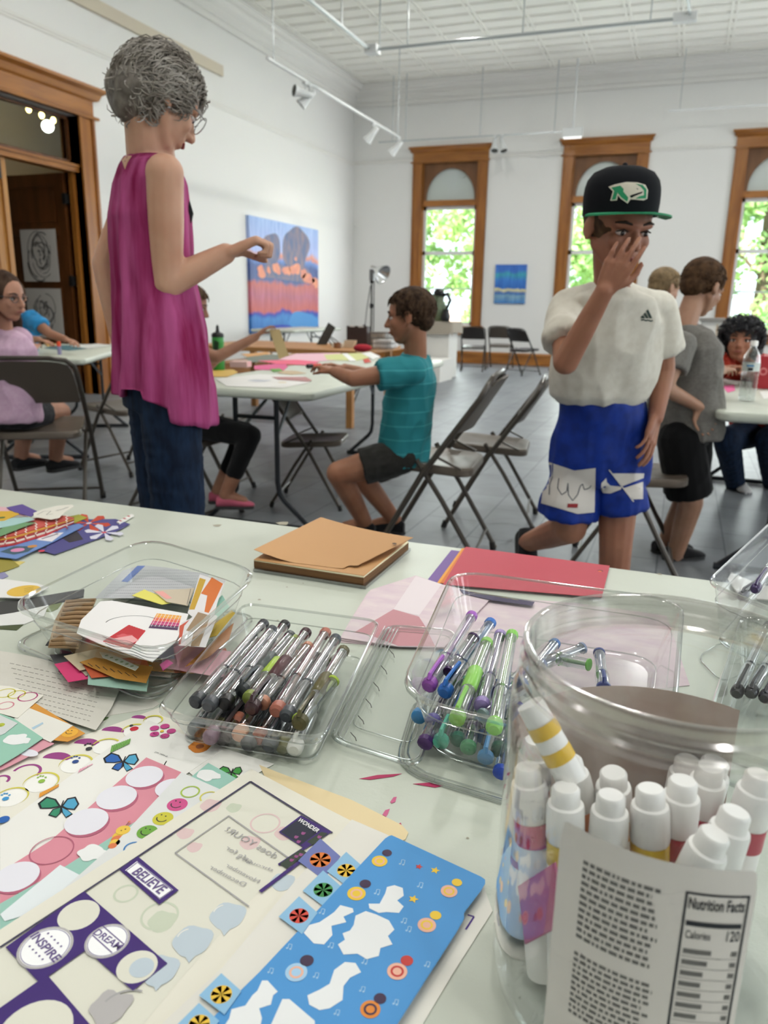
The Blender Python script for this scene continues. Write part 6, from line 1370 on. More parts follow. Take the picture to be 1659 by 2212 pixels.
# top
gt = G(); rows = []
for (px, py, hw, hd) in ((318, 342, .085, .050), (320, 360, .126, .062), (322, 400, .132, .080), (324, 470, .138, .092), (330, 560, .138, .092), (335, 620, .135, .094), (342, 700, .148, .104), (350, 790, .160, .112), (356, 862, .170, .118)):
    c = hp(px, py, hx); rows.append((c, r1, hw, hd, UP))
loft_e(gt, rows, 28)
def ptop(me):
    wrinkle(me, .004, .0, 1); zb = rows[-1][0].z; zt_ = rows[3][0].z
    for v in me.vertices:
        t = max(0, min(1, (zt_ - v.co.z)/(zt_ - zb))); p = v.co; a = math.atan2((p - rows[5][0]).dot(r1), (p - rows[5][0]).dot(f1))
        q = V((v.co.x - rows[5][0].x, v.co.y - rows[5][0].y, 0)); n = q.normalized() if q.length > 1e-5 else V()
        v.co += n*(.003 + .010*t)*(math.sin(a*13 + 2*noise.noise(p*6)) *.6 + noise.noise(V((p.x*22, p.y*22, p.z*3))))
        if v.co.z < zb + .035:   # uneven hem: long toward the front right, notched at the side
            k = (v.co.z - zb)/.035; u = (p - rows[5][0]).dot(HR); drop = -.015 + .035*max(0, u/.1) + (.03 if u > .06 else 0) - (.02 if -.06 < u < .0 else 0); v.co.z -= drop*(1 - max(k, 0))
mtop = mat('cloth_pink_tiedye', '7C0E44', .8, var=(13, 'AC4E80', (2.2, 2.2, .20), 4), bump=(400, .08, .001), spec=.2)
top = skin_obj('sleeveless_top', gt, mtop, root, .0055, 1, ptop)
decal_obj('neck_opening', [([(258, 318), (268, 318), (292, 326), (276, 350), (270, 366), (262, 345)], 0)], root, top, [sk], 4, 'bare skin in the V-shaped opening at the back of the neck', .002)
g = G(); q = hp(404, 470, hx - .03); g.tube([hp(404, 425, hx - .01), hp(407, 460, hx - .02), hp(402, 500, hx - .02)], [.004, .012, .008], 8); obj('undershirt', g, fabric('black', '0E0E10'), root)
gj = G()
for n_ in ('R', 'L'):
    a, b, c = LG[n_]; gj.chain([a + UP*.10, a, b + UP*.02, b - UP*.04, c + UP*.02], [.070, .074, .062, .059, .052], 16)
loft_e(gj, [(pe + UP*.06, r1, .118, .085, UP), (pe - UP*.0, r1, .132, .095, UP), (pe - UP*.09, r1, .135, .095, UP)], 24)
jeans = skin_obj('jeans', gj, mat('denim_dark', '0F1A2C', .8, var=(60, '1A2C44', (1, 1, .3)), bump=(600, .1, .001), spec=.2), root, .006, 2, lambda me: wrinkle(me, .002, .002, 4, (10, 10, 40), 30))
g = G(); [shoe(g, LG[n_][2], f1, 1.0) for n_ in ('R', 'L')]; obj('shoes', g, [fabric('shoe_dark', '26262A'), mat('sole_white', 'C8C8C4', .6)], root)
# glasses
g = G(); Pg = lambda x, y, z: hc + HB @ V((x*hs, y*hs, z*hs))
for k in (-1, 1):
    g.tube([Pg(k*.36, -.02, .05), Pg(k*.33, .28, .04), Pg(k*.29, .40, .03)], .0014, 6)
    g.tube([Pg(k*.16 + .12*math.cos(t), .42, -.0 + .10*math.sin(t)) for t in [i*PI/8 for i in range(17)]], .0012, 6)
g.tube([Pg(-.05, .43, .04), Pg(.05, .43, .04)], .0012, 6); obj('glasses', g, mat('silver_wire', 'A8A8A6', .25, .9), root)
g = G(); g.ell(Pg(.37, -.02, -.15), .0035); obj('earring', g, mat('silver_wire', 'A8A8A6', .25, .9), root)

# ---------------------------------------------------------------- boy in the cap
hx = 2.22; f3 = (-HF*1.0 + HR*.12).normalized(); r3 = f3.cross(UP)   # his right hand is on the picture's left
base = hp(1300, 1150, 2.35); root = empty('person', (base.x, base.y, 0), 0, 'boy in a black cap and blue shorts walking toward us, hand over his nose', 'person'); O3 = origin_of(root)
sk = skin_mat('boy', 'A8765C', '996650'); hs = .222
hc = hp(1338, 492, 2.08); HB = basis((f3 + HR*.14 - UP*.30).normalized())
nb = hp(1322, 622, 2.16); ch = hp(1318, 700, 2.2); wa = hp(1306, 820, 2.24); pe = hp(1300, 905, 2.27)
shA = hp(1226, 668, 2.17); shB = hp(1420, 670, 2.24)
elA = hp(1222, 782, 2.02); wrA = hp(1306, 628, 1.93); elB = hp(1434, 800, 2.28); wrB = hp(1416, 902, 2.22)
gb = G(); head(gb, hc, HB, hs, jaw=.95)
gb.cap(hc + HB @ V((0, -.10*hs, -.25*hs)), nb, .045, .048, 14); gb.cap(nb, nb - UP*.02, .045, .045)
loft_e(gb, [(nb - UP*.0, r3, .06, .045, UP), (nb - UP*.03, r3, .11, .06, UP), (ch, r3, .125, .075, UP), (wa, r3, .11, .07, UP), (pe, r3, .12, .08, UP), (pe - UP*.05, r3, .09, .06, UP)], 20)
limb(gb, [shA, elA, wrA], [.042, .033, .023]); limb(gb, [shB, elB, wrB], [.042, .032, .023]); gb.ell(elA, .031)
hand(gb, wrA, hp(1352, 545, 1.90) - wrA, HF*.9 + HR*.3, .86, curl=(.35, .3, .35, .5), thumb=-1, base=.15, spread=.07, tcurl=.35)
hand(gb, wrB, hp(1396, 985, 2.16) - wrB, (-HR*.75 + HF*.65), .92, curl=(.30, .28, .30, .35), thumb=1, base=.05, spread=.22, tcurl=.2)
hA = hp(1250, 940, 2.28); hB = hp(1342, 940, 2.28)
knA = hp(1232, 1140, 2.26); anA = hp(1140, 1172, 2.62); knB = hp(1330, 1172, 2.24); anB = V((knB.x + .01, knB.y + .06, .075))
limb(gb, [hA, knA, anA], [.068, .050, .034]); limb(gb, [hB, knB, anB], [.068, .050, .034]); 
for k_, a_, d_ in ((0, anA, -UP + HF*.2), (1, anB, -HF)): gb.cap(a_, a_ + V(d_).normalized()*.10 - UP*.02, .032, .028)
skin_obj('body', gb, sk, root, .0042, 3); face_parts(root, hc, HB, hs, O3, '2E2018', '241A14', '8A4A40')
g = G(); P3 = lambda x, y, z: hc + HB @ V((x*hs, y*hs, z*hs)); g.ell(P3(0, -.10, .06), (.362*hs, .42*hs, .32*hs), M=HB.to_4x4(), n=20, m=12); skin_obj('hair', g, m_hairbrown, root, .006, 1, lambda me: wrinkle(me, .002, .0015, 1, (90, 90, 20), 60))
# T-shirt
gt = G(); rows = [(nb - UP*.006, r3, .060, .050, UP), (nb - UP*.03, r3, .115, .062, UP), (hp(1320, 695, 2.2), r3, .150, .088, UP), (hp(1312, 760, 2.22), r3, .152, .092, UP), (hp(1304, 820, 2.24), r3, .150, .096, UP), (hp(1298, 852, 2.25), r3, .140, .094, UP), (hp(1300, 866, 2.26), r3, .122, .086, UP)]
loft_e(gt, rows, 28); gt.cap(nb - UP*.022, shA, .040, .046, 14); gt.cap(nb - UP*.022, shB, .040, .046, 14)
seA = shA.lerp(elA, .66); seB = shB.lerp(elB, .66)
gt.tube([shA, shA.lerp(elA, .3), seA], [.046, .052, .060], 16); gt.tube([shB, shB.lerp(elB, .3), seB], [.046, .051, .057], 16)
shirt = skin_obj('t_shirt', gt, fabric('cream', 'DDD8CA', 'D3CDBE'), root, .0055, 2, lambda me: wrinkle(me, .004, .010, 5, (12, 12, 4.5), 9))
decal_obj('sport_logo', [([(1384, 685), (1389, 681), (1393, 687), (1388, 688)], 0), ([(1390, 679), (1394, 675), (1401, 687), (1396, 688)], 0), ([(1396, 672), (1400, 668), (1409, 687), (1403, 688)], 0)] + [(q, 0) for q in strokes([(1385, 692), (1390, 690), (1395, 693), (1400, 691), (1406, 694), (1410, 692)], 2.6)], root, shirt, [mat('logo_dark_green', '22382F', .7)], 3, 'small dark three-bar logo on the chest', .002)
# shorts
gs = G(); loft_e(gs, [(hp(1302, 862, 2.26), r3, .122, .088, UP), (hp(1302, 900, 2.27), r3, .132, .095, UP), (hp(1300, 950, 2.28), r3, .150, .10, UP), (hp(1296, 1000, 2.28), r3, .156, .095, UP), (hp(1294, 1040, 2.28), r3, .150, .085, UP)], 24)
gs.tube([hA, hA.lerp(knA, .5), hp(1230, 1085, 2.26), hp(1226, 1114, 2.26)], [.062, .076, .086, .089], 20); gs.tube([hB, hB.lerp(knB, .5), hp(1340, 1070, 2.25), hp(1342, 1100, 2.25)], [.062, .072, .076, .077], 20)
shorts = skin_obj('shorts', gs, mat('cloth_royal_blue', '0C3290', .6, var=(30, '0A2A7A'), bump=(300, .1, .001), spec=.3), root, .0055, 2, lambda me: wrinkle(me, .003, .007, 7, (18, 18, 6), 12))
X7 = lambda x, y: (1060 + x/2.77, 780 + y/2.77)
sh = [([X7(*p) for p in ((335, 600), (500, 655), (628, 640), (622, 905), (520, 915), (300, 850))], 0)]
sh += [(q, 1) for q in strokes([X7(*p) for p in ((370, 690), (352, 740), (350, 800))], 2.2)] + [(q, 1) for q in strokes([X7(*p) for p in ((408, 700), (400, 760), (425, 800), (455, 780), (462, 730), (465, 800), (490, 835), (520, 800), (535, 750), (550, 735), (560, 770), (590, 760), (600, 745))], 2.0)]
sh += [([X7(*p) for p in ((460, 853), (523, 853), (520, 878), (458, 876))], 2)]
sh_a = sh; sh = []
sh += [([X7(*p) for p in ((725, 672), (920, 672), (915, 700), (790, 748))], 0), ([X7(*p) for p in ((792, 762), (912, 722), (912, 825), (852, 828))], 0), ([X7(*p) for p in ((692, 698), (664, 730), (657, 765), (672, 790), (715, 793), (780, 768), (783, 752), (715, 745), (695, 725))], 0), ([X7(*p) for p in ((705, 652), (712, 650), (860, 842), (852, 842))], 0)]
decal_obj('leg_print', sh_a, root, shorts, [mat('print_white', 'D2CCC4', .7), mat('print_grey', '5E6066', .8), mat('print_red', '8E1E22', .7)], 5, 'white panel with a grey scribble and a red tab', .003)
decal_obj('leg_print', sh, root, shorts, [mat('print_white', 'D2CCC4', .7), mat('print_grey', '5E6066', .8), mat('print_red', '8E1E22', .7)], 5, 'white panel crossed by a swoosh', .003)
# cap
g = G(); R0 = .415*hs; prof = [(R0*.98, -.02), (R0*1.0, .01), (R0*1.0, .028), (R0*.985, .046), (R0*.93, .064), (R0*.78, .082), (R0*.5, .094), (R0*.2, .098), (0.0001, .099)]
CB = basis((f3 + HR*.06 - UP*.05).normalized()); cc = hc + V((0, 0, .105*hs*2 + .013)) + (-f3)*.006; M = CB.to_4x4()
g.lathe([(r_, z_ - .012) for r_, z_ in prof], cc, 36, 0, M @ Matrix.Diagonal((1.0, 1.12, 1, 1)))
g.ell(cc + CB @ V((0, 0, .089)), (.007, .007, .005), M=M)
cap_ = obj('cap', g, mat('cloth_black_cap', '0B0D12', .85, bump=(600, .15, .001), spec=.2), root)
g = G(); n = 24; ring1 = []; ring2 = []
for i in range(n + 1):
    a = PI*(.06 + .88*i/n); e = V((math.cos(a)*R0*1.0, math.sin(a)*R0*1.10, -.028)); o_ = V((math.cos(a)*R0*1.20, math.sin(a)*R0*1.12 + math.sin(a)**.8*.062, -.030 - .004*abs(math.cos(a)))); ring1.append(cc + CB @ e); ring2.append(cc + CB @ o_)
vs = ring1 + ring2 + [p - UP*.004 for p in ring1] + [p - UP*.004 for p in ring2]; m_ = n + 1
fs = []
for i in range(n): fs += [(i, i+1, m_+i+1, m_+i), (2*m_+i, 3*m_+i, 3*m_+i+1, 2*m_+i+1), (m_+i, m_+i+1, 3*m_+i+1, 3*m_+i)]
g.add(vs, fs); obj('cap_brim', g, mat('cap_green', '1E8A5C', .7), cap_, world=True, label='flat green brim')
X6 = lambda x, y: (1160 + x/3.325, 340 + y/3.325 + 1)
decal_obj('cap_logo', [([X6(*p) for p in ((512, 208), (560, 190), (640, 173), (720, 176), (778, 193), (798, 230), (792, 293), (765, 305), (700, 300), (672, 298), (650, 328), (600, 292), (582, 268), (574, 305), (526, 308), (545, 240))], 0), ([X6(*p) for p in ((532, 213), (598, 199), (622, 222), (620, 242), (656, 285), (648, 315), (604, 283), (578, 250), (566, 298), (536, 302), (554, 238))], 1), ([X6(*p) for p in ((705, 184), (760, 195), (787, 226), (784, 292), (705, 294), (735, 276), (768, 268), (768, 235), (745, 205))], 1), ([X6(*p) for p in ((668, 272), (705, 258), (762, 240), (752, 254), (705, 272), (676, 288))], 2), ([X6(*p) for p in ((712, 216), (728, 222), (722, 228))], 2)], root, cap_, [mat('logo_cream', 'D8D0BE', .7), mat('cap_green', '1E8A5C', .7), mat('cloth_black_cap', '0B0D12', .85)], 3, 'green and cream bird-head emblem on the cap front', .002)
g = G(); shoe(g, anB, -HF + HR*.1, .95); d_ = V((0, 0, 0)); 
obj('shoe', g, [fabric('shoe_black', '141416'), mat('sole_dark', '2A2A2A', .6)], root)
g = G(); q = basis((-UP*.9 + HF*.35).normalized(), HF); gg = G(); shoe(gg, V((0, 0, .075)), V((0, 1, 0)), .95); gg.xf(Matrix.Translation(anA) @ Matrix.Rotation(math.atan2(HF.y, HF.x) + PI/2, 4, 'Z') @ Matrix.Rotation(math.radians(-62), 4, 'X') @ Matrix.Translation(V((0, 0, -.05)))); obj('shoe', gg, [fabric('shoe_black', '141416'), mat('sole_dark', '2A2A2A', .6)], root)

# ---------------------------------------------------------------- seated / standing others
def simple_person(name, label, hx, fdir, jp, hs, skin, hairf, shirt, legs, tone=('B4856C', 'A5745C'), vox=.0065, kb=.8, hdir=None, lipc='96564A', browc='3A2A20', feet=None, hands=True, shoe_c='1C1C1E', sleeve=.55, sho_w=.13, torso=None, legcov=.55, legw=.075, shirt_r=1.12, neckw=.05):
    """jp: pixel joints (x, y[, h]); legs = (material, coverage)"""
    f = V(fdir).normalized(); r_ = f.cross(UP); J = {k: (hp(v[0], v[1], v[2] if len(v) > 2 else hx) if not isinstance(v, V) else v) for k, v in jp.items()}
    pe = J['pelvis']; root = empty('person', (pe.x, pe.y, 0), 0, label, 'person'); O3 = origin_of(root); HBs = basis((V(hdir) if hdir else f).normalized()); hc = J['head']; nb = J['neck']; wa = J['waist']
    g = G(); head(g, hc, HBs, hs); g.cap(hc + HBs @ V((0, -.10*hs, -.25*hs)), nb, neckw*.9, neckw, 12)
    tw, td = (torso or (.125, .08)); ch_ = nb.lerp(wa, .35)
    ax2 = (nb - pe).normalized()
    loft_e(g, [(nb, r_, .055, .045, ax2), (nb - UP*.035, r_, sho_w*.85, .06, ax2), (ch_, r_, tw, td, ax2), (wa, r_, tw*.88, td*.92, ax2), (pe, r_, tw*.98, td*1.05, ax2), (pe - UP*.04, r_, tw*.75, td*.8, ax2)], 18)
    arms = []
    for k in ('N', 'F'):
        if 'sh' + k in J:
            a, b, c = J['sh' + k], J['el' + k], J['wr' + k]; limb(g, [a, b, c], [.043*kb/.8, .032*kb/.8, .022*kb/.8]); arms.append((a, b, c))
            hd = J.get('ha' + k); dd = (hd - c) if hd is not None else (c - b)
            if hands: hand(g, c, dd, jp.get('pn' + k, -UP) if 'pn' + k in jp else -UP, kb*1.02, curl=(.5, .5, .55, .6), thumb=1, base=.25)
    lg = []
    for k in ('N', 'F'):
        if 'hi' + k in J: a, b, c = J['hi' + k], J['kn' + k], J['an' + k]; limb(g, [a, b, c], [.070*kb/.8, .052*kb/.8, .034*kb/.8]); lg.append((a, b, c)); g.cap(c, c + V(feet or f).normalized()*.09*kb/.8 - UP*.03, .030, .026)
    skin_obj('body', g, skin_mat(name, *tone), root, vox, 3); face_parts(root, hc, HBs, hs, O3, browc, '2A2018', lipc)
    # shirt
    ms, kw = shirt; q = shirt_r; gt = G()
    loft_e(gt, [(nb + UP*.0, r_, .065, .055, ax2), (nb - UP*.03, r_, sho_w*.95, .066, ax2), (ch_, r_, tw*q, td*q, ax2), (wa, r_, tw*q*1.0, td*q*1.05, ax2), (pe + UP*.0, r_, tw*q*1.03, td*q*1.12, ax2), (pe - UP*.035, r_, tw*q*1.0, td*q*1.1, ax2)], 24)
    for a, b, c in arms: gt.ell(a, .054*kb/.8); e = a.lerp(b, sleeve/.6*.62); gt.tube([a, a.lerp(e, .5), e], [.054*kb/.8, .056*kb/.8, .058*kb/.8], 14)
    so = skin_obj('t_shirt', gt, ms, root, vox, 2, lambda me: wrinkle(me, .004, .008, 3, (13, 13, 9), 13), label=kw)
    ml, nm = legs; gl = G(); gl.ell(pe - UP*.03 + f*.02, (td*1.0, td*1.0, .065))
    loft_e(gl, [(pe + UP*.03, r_, tw*1.02, td*1.08, ax2), (pe - UP*.04, r_, tw*1.08, td*1.15, ax2)], 20)
    for a, b, c in lg:
        if legcov <= 1: e = a.lerp(b, legcov); gl.cap(a, a.lerp(e, .5), legw, legw, 14); gl.tube([a, a.lerp(e, .5), e], [legw, legw*1.02, legw*1.02], 16)
        else: e = b.lerp(c, legcov - 1); gl.chain([a, b, e], [legw, legw*.78, legw*.60], 14)
    skin_obj(nm, gl, ml, root, vox, 2, lambda me: wrinkle(me, .002, .002, 6, (20, 20, 12), 20))
    hairf(hc, HBs, hs, root)
    if lg and shoe_c:
        for a, b, c in lg: gg = G(); shoe(gg, V((c.x, c.y, max(c.z, .07))), feet or f, kb*1.08); obj('shoe', gg, [fabric('shoe_' + shoe_c, shoe_c), mat('sole_dark', '2A2A2A', .6)], root)
    return root, so, J, HBs
def short_hair(m, n=500, front=.35, low=-.2, r=.0028, ln=.02, puff=1.045):
    def f(hc, B, s, root):
        g = G(); g.ell(hc + B @ V((0, -.075*s, .15*s)), (.36*s*puff, .43*s*puff, .37*s*puff), M=B.to_4x4(), n=24, m=14); g.ell(hc + B @ V((0, -.26*s, -.02*s)), (.29*s, .22*s, .28*s), M=B.to_4x4())
        h = skin_obj('hair', g, m, root, .006, 1, lambda me: wrinkle(me, .0015, .0015, 1, (80, 80, 30), 50))
        # cut the cap away from the face
        me = h.data; bm = bmesh.new(); bm.from_mesh(me); o3 = origin_of(root); Bi = B.inverted(); dl = []
        for v in bm.verts:
            q = Bi @ (v.co + o3 - hc)
            if (q.y > front*s*.55 and q.z < .26*s) or (q.y > .05*s and q.z < .02*s) or (q.z < low*s and q.y > -.2*s): dl.append(v)
        bmesh.ops.delete(bm, geom=dl, context='VERTS'); bm.to_mesh(me); bm.free()
        gh = G(); hair_clumps(gh, hc, B, s, n, (.365*s*puff, .435*s*puff, .375*s*puff), ln, .15, r, 4, lambda d: not (d.y > .3 and d.z < .42) and not (d.y > -.1 and d.z < -.25) and d.z > -.6, (0, .25, -.6), .10); obj('hair_strands', gh, m, h)
    return f
# boy in teal, seated
tealm = bpy.data.materials.new('cloth_teal_striped'); tealm.use_nodes = True; nt = tealm.node_tree; b_ = nt.nodes['Principled BSDF']; b_.inputs['Roughness'].default_value = .85
tc = nt.nodes.new('ShaderNodeTexCoord'); sp = nt.nodes.new('ShaderNodeSeparateXYZ'); nt.links.new(tc.outputs['Object'], sp.inputs[0]); ml_ = nt.nodes.new('ShaderNodeMath'); ml_.operation = 'MULTIPLY'; ml_.inputs[1].default_value = 17.0; nt.links.new(sp.outputs['Z'], ml_.inputs[0])
fr = nt.nodes.new('ShaderNodeMath'); fr.operation = 'FRACT'; nt.links.new(ml_.outputs[0], fr.inputs[0]); rp = nt.nodes.new('ShaderNodeValToRGB'); e = rp.color_ramp.elements; e[0].position = 0; e[0].color = rgb('1F7E86'); e[1].position = .90; e[1].color = rgb('1F7E86'); x_ = e.new(.93); x_.color = rgb('3F9EA4'); x_ = e.new(1.0); x_.color = rgb('3F9EA4'); nt.links.new(fr.outputs[0], rp.inputs[0]); nt.links.new(rp.outputs[0], b_.inputs['Base Color'])
fT = (-HR*.97 + HF*.22); hT = 3.28
simple_person('teal_boy', 'boy in a teal striped T-shirt and dark shorts sitting side-on at the middle table', hT, fT, dict(head=(884, 684, 3.25), neck=(897, 768, 3.28), waist=(878, 905, 3.30), pelvis=(872, 975, 3.32), shN=(890, 800, 3.16), elN=(762, 818, 3.10), wrN=(722, 803, 3.22), haN=(700, 792, 3.27), shF=(862, 795, 3.42), elF=(800, 812, 3.5), wrF=(745, 796, 3.46), hiN=(866, 985, 3.24), knN=(732, 1022, 3.22), anN=(788, 1128, 3.40), hiF=(870, 985, 3.40), knF=(775, 1022, 3.46), anF=(852, 1122, 3.56)), .222, None, short_hair(mat('hair_dark_brown', '2C1F17', .7, spec=.12, var=(50, '4C3A2A'))), (tealm, None), (fabric('shorts_dark_olive', '2E2D2A', '24231F'), 'shorts'), ('A57358', '96644A'), .0058, .82, hdir=(fT - UP*.12), legcov=.62, legw=.078, torso=(.128, .088), feet=-HR + HF*.2)
# child in black leggings behind the woman
g_f = (HR*.96 + HF*.1)
r4, so4, J4, _ = simple_person('leggings_child', 'child in black leggings sitting behind the woman in pink, holding up a kraft paper piece', 3.95, g_f, dict(head=(412, 660, 3.9), neck=(398, 735, 3.92), waist=(392, 850, 3.95), pelvis=(396, 905, 3.97), shN=(402, 752, 3.80), elN=(468, 772, 3.80), wrN=(552, 728, 3.90), haN=(578, 706, 3.92), shF=(405, 750, 4.1), elF=(440, 800, 4.1), wrF=(470, 775, 4.1), hiN=(405, 915, 3.88), knN=(540, 942, 3.74), anN=(487, 1070, 3.72), hiF=(410, 912, 4.02), knF=(530, 935, 3.95), anF=(470, 1060, 3.95)), .20, None, short_hair(m_hairbrown, 300), (fabric('pale_grey', 'B8B6B4'), None), (fabric('leggings_black', '08080A', rough=.95), 'leggings'), ('9C7058', '8A5E48'), .0065, .76, hdir=(g_f - UP*.3), legcov=1.62, legw=.070, shoe_c='B0566A', feet=HR + HF*.1)
S_ = [hp(581, 712, 3.93), hp(604, 711, 3.95), hp(624, 768, 3.97), hp(603, 776, 3.95)]; g = G(); n_ = (S_[1]-S_[0]).cross(S_[3]-S_[0]).normalized()*.0015; g.add([p + n_ for p in S_] + [p - n_ for p in S_], [(0, 1, 2, 3), (7, 6, 5, 4), (0, 4, 5, 1), (1, 5, 6, 2), (2, 6, 7, 3), (3, 7, 4, 0)]); tag(obj('kraft_paper', g, pm('B8A070'), smooth=False), 'small kraft paper strip held up over the middle table', 'paper')
# girl in lilac
def long_hair(hc, B, s, root):
    g = G(); g.ell(hc + B @ V((0, -.13*s, .16*s)), (.40*s, .43*s, .40*s), M=B.to_4x4(), n=24, m=14)
    for x, y, x2, y2, z2 in ((-.34, -.10, -.52, -.1, -1.1), (.34, -.10, .62, .05, -1.15), (.30, -.25, .55, -.25, -1.25), (0, -.40, 0, -.62, -1.3), (.2, -.36, .3, -.5, -1.3), (-.2, -.36, -.3, -.5, -1.2)): g.cap(hc + B @ V((x*s, y*s, .05*s)), hc + B @ V((x2*s, y2*s, z2*s)), .14*s, .10*s, 12)
    h = skin_obj('hair', g, mat('hair_long_brown', '2E2019', .7, spec=.1, var=(30, '4A382C', (1, 1, .3))), root, .007, 2, lambda me: wrinkle(me, .004, .004, 1, (60, 60, 8), 20))
fG = (HF*.85 + HR*.45); hG = 4.0
simple_person('lilac_girl', 'girl with long brown hair and glasses in a lilac T-shirt at the left edge', hG, fG, dict(head=(12, 642, 4.0), neck=(6, 712, 4.02), waist=(8, 820, 4.02), pelvis=(18, 890, 4.02), shN=(42, 735, 4.06), elN=(62, 790, 4.2), wrN=(72, 752, 4.5), shF=(-38, 738, 3.98), elF=(-60, 820, 4.1), wrF=(0, 760, 4.5), hiN=(48, 895, 4.05), knN=(130, 890, 4.45), anN=(120, 990, 4.5), hiF=(0, 895, 4.0), knF=(60, 890, 4.45), anF=(45, 985, 4.4)), .232, None, long_hair, (fabric('lilac', 'C8A8BC', 'BE9CB2'), None), (fabric('black_speckled', '101012', '3A3A3E', scale=160), 'shorts'), ('B08068', '9F705A'), .007, .9, hdir=(HR*.9 - HF*.25 - UP*.12), legcov=.45, legw=.088, torso=(.165, .115), sho_w=.165)
hcG = hp(12, 642, 4.0); BG = basis((HR*.9 - HF*.25 - UP*.12).normalized()); g = G()
for k in (-1, 1): g.tube([hcG + BG @ V((k*.145 + .105*math.cos(t), .37, .01 + .075*math.sin(t)))*.232 for t in [i*PI/8 for i in range(17)]], .0022, 6); g.tube([hcG + BG @ (V((k*.25, .36, .03))*.232), hcG + BG @ (V((k*.36, -.02, .04))*.232)], .002, 6)
gl_root = [o for o in bpy.data.objects if o.get('label', '').startswith('girl with long brown')][0]
obj('glasses', g, mat('glasses_dark', '2A2A30', .3), gl_root)
# child in blue behind her
simple_person('blue_child', 'child in a bright blue T-shirt at the left table, behind the girl in lilac', 6.0, (HR*.3 - HF*.9), dict(head=(28, 640, 5.95), neck=(40, 672, 6.00), waist=(40, 750, 6.10), pelvis=(40, 800, 6.15), shN=(68, 688, 5.95), elN=(108, 722, 5.85), wrN=(142, 733, 5.80), haN=(158, 738, 5.75), shF=(10, 690, 6.05), elF=(45, 735, 5.85), wrF=(82, 733, 5.75), haF=(105, 738, 5.73), hiN=(50, 810, 6.10), knN=(60, 850, 5.85), anN=(62, 930, 5.90), hiF=(25, 810, 6.15), knF=(30, 850, 5.85), anF=(30, 930, 5.90)), .225, None, short_hair(m_hairbrown, 200), (fabric('bright_blue', '2F8CC4', '2A7CB0'), None), (fabric('grey_short', '3A3A40'), 'shorts'), ('AA7C64', '9A6C54'), .008, .88)
# boy in grey, back to us
fP = (HF*.62 + HR*.72); hP = 3.40
simple_person('grey_boy', 'boy in a grey T-shirt with his back to us, leaning at the right table', hP, fP, dict(head=(1518, 622, 3.42), neck=(1478, 706, 3.38), waist=(1478, 850, 3.36), pelvis=(1482, 930, 3.36), shN=(1470, 745, 3.24), elN=(1436, 838, 3.18), wrN=(1508, 878, 3.22), haN=(1530, 935, 3.24), pnN=-HF, shF=(1462, 742, 3.52), elF=(1525, 810, 3.56), wrF=(1560, 800, 3.7), hiN=(1470, 950, 3.30), knN=(1492, 1085, 3.32), anN=(1456, 1205, 3.44), hiF=(1490, 948, 3.44), knF=(1480, 1085, 3.46), anF=(1432, 1185, 3.55)), .225, None, short_hair(mat('hair_cropped_brown', '3A2A1E', .75, spec=.12, var=(40, '57402C')), 300, ln=.010), (fabric('grey_marl', '77746E', '6C6963', scale=90), None), (fabric('shorts_black', '060607', rough=.95), 'shorts'), ('B08870', '9F765E'), .006, .84, hdir=(HR*.85 + HF*.45 - UP*.45), legcov=.86, legw=.098, torso=(.145, .095), sho_w=.14, feet=HR*.9 + HF*.2)
# blond head behind him
simple_person('blond_child', 'sandy blond child in a white shirt, mostly hidden between the two standing boys', 4.6, (HR*.9 + HF*.2), dict(head=(1436, 622, 4.6), neck=(1430, 680, 4.6), waist=(1425, 780, 4.62), pelvis=(1425, 840, 4.62), shN=(1435, 700, 4.5), elN=(1440, 760, 4.5), wrN=(1470, 770, 4.55), hiN=(1430, 850, 4.6), knN=(1480, 870, 4.6), anN=(1475, 960, 4.6), hiF=(1425, 850, 4.7), knF=(1470, 870, 4.7), anF=(1465, 960, 4.7)), .21, None, short_hair(mat('hair_sandy', '6E5A3C', .7, var=(40, '8A7250')), 200), (fabric('white_tee', 'D0CECA'), None), (fabric('grey_short', '3A3A40'), 'shorts'), ('BC947C', 'AC846C'), .008, .76, hdir=(HR*.8 - UP*.3 + HF*.3))
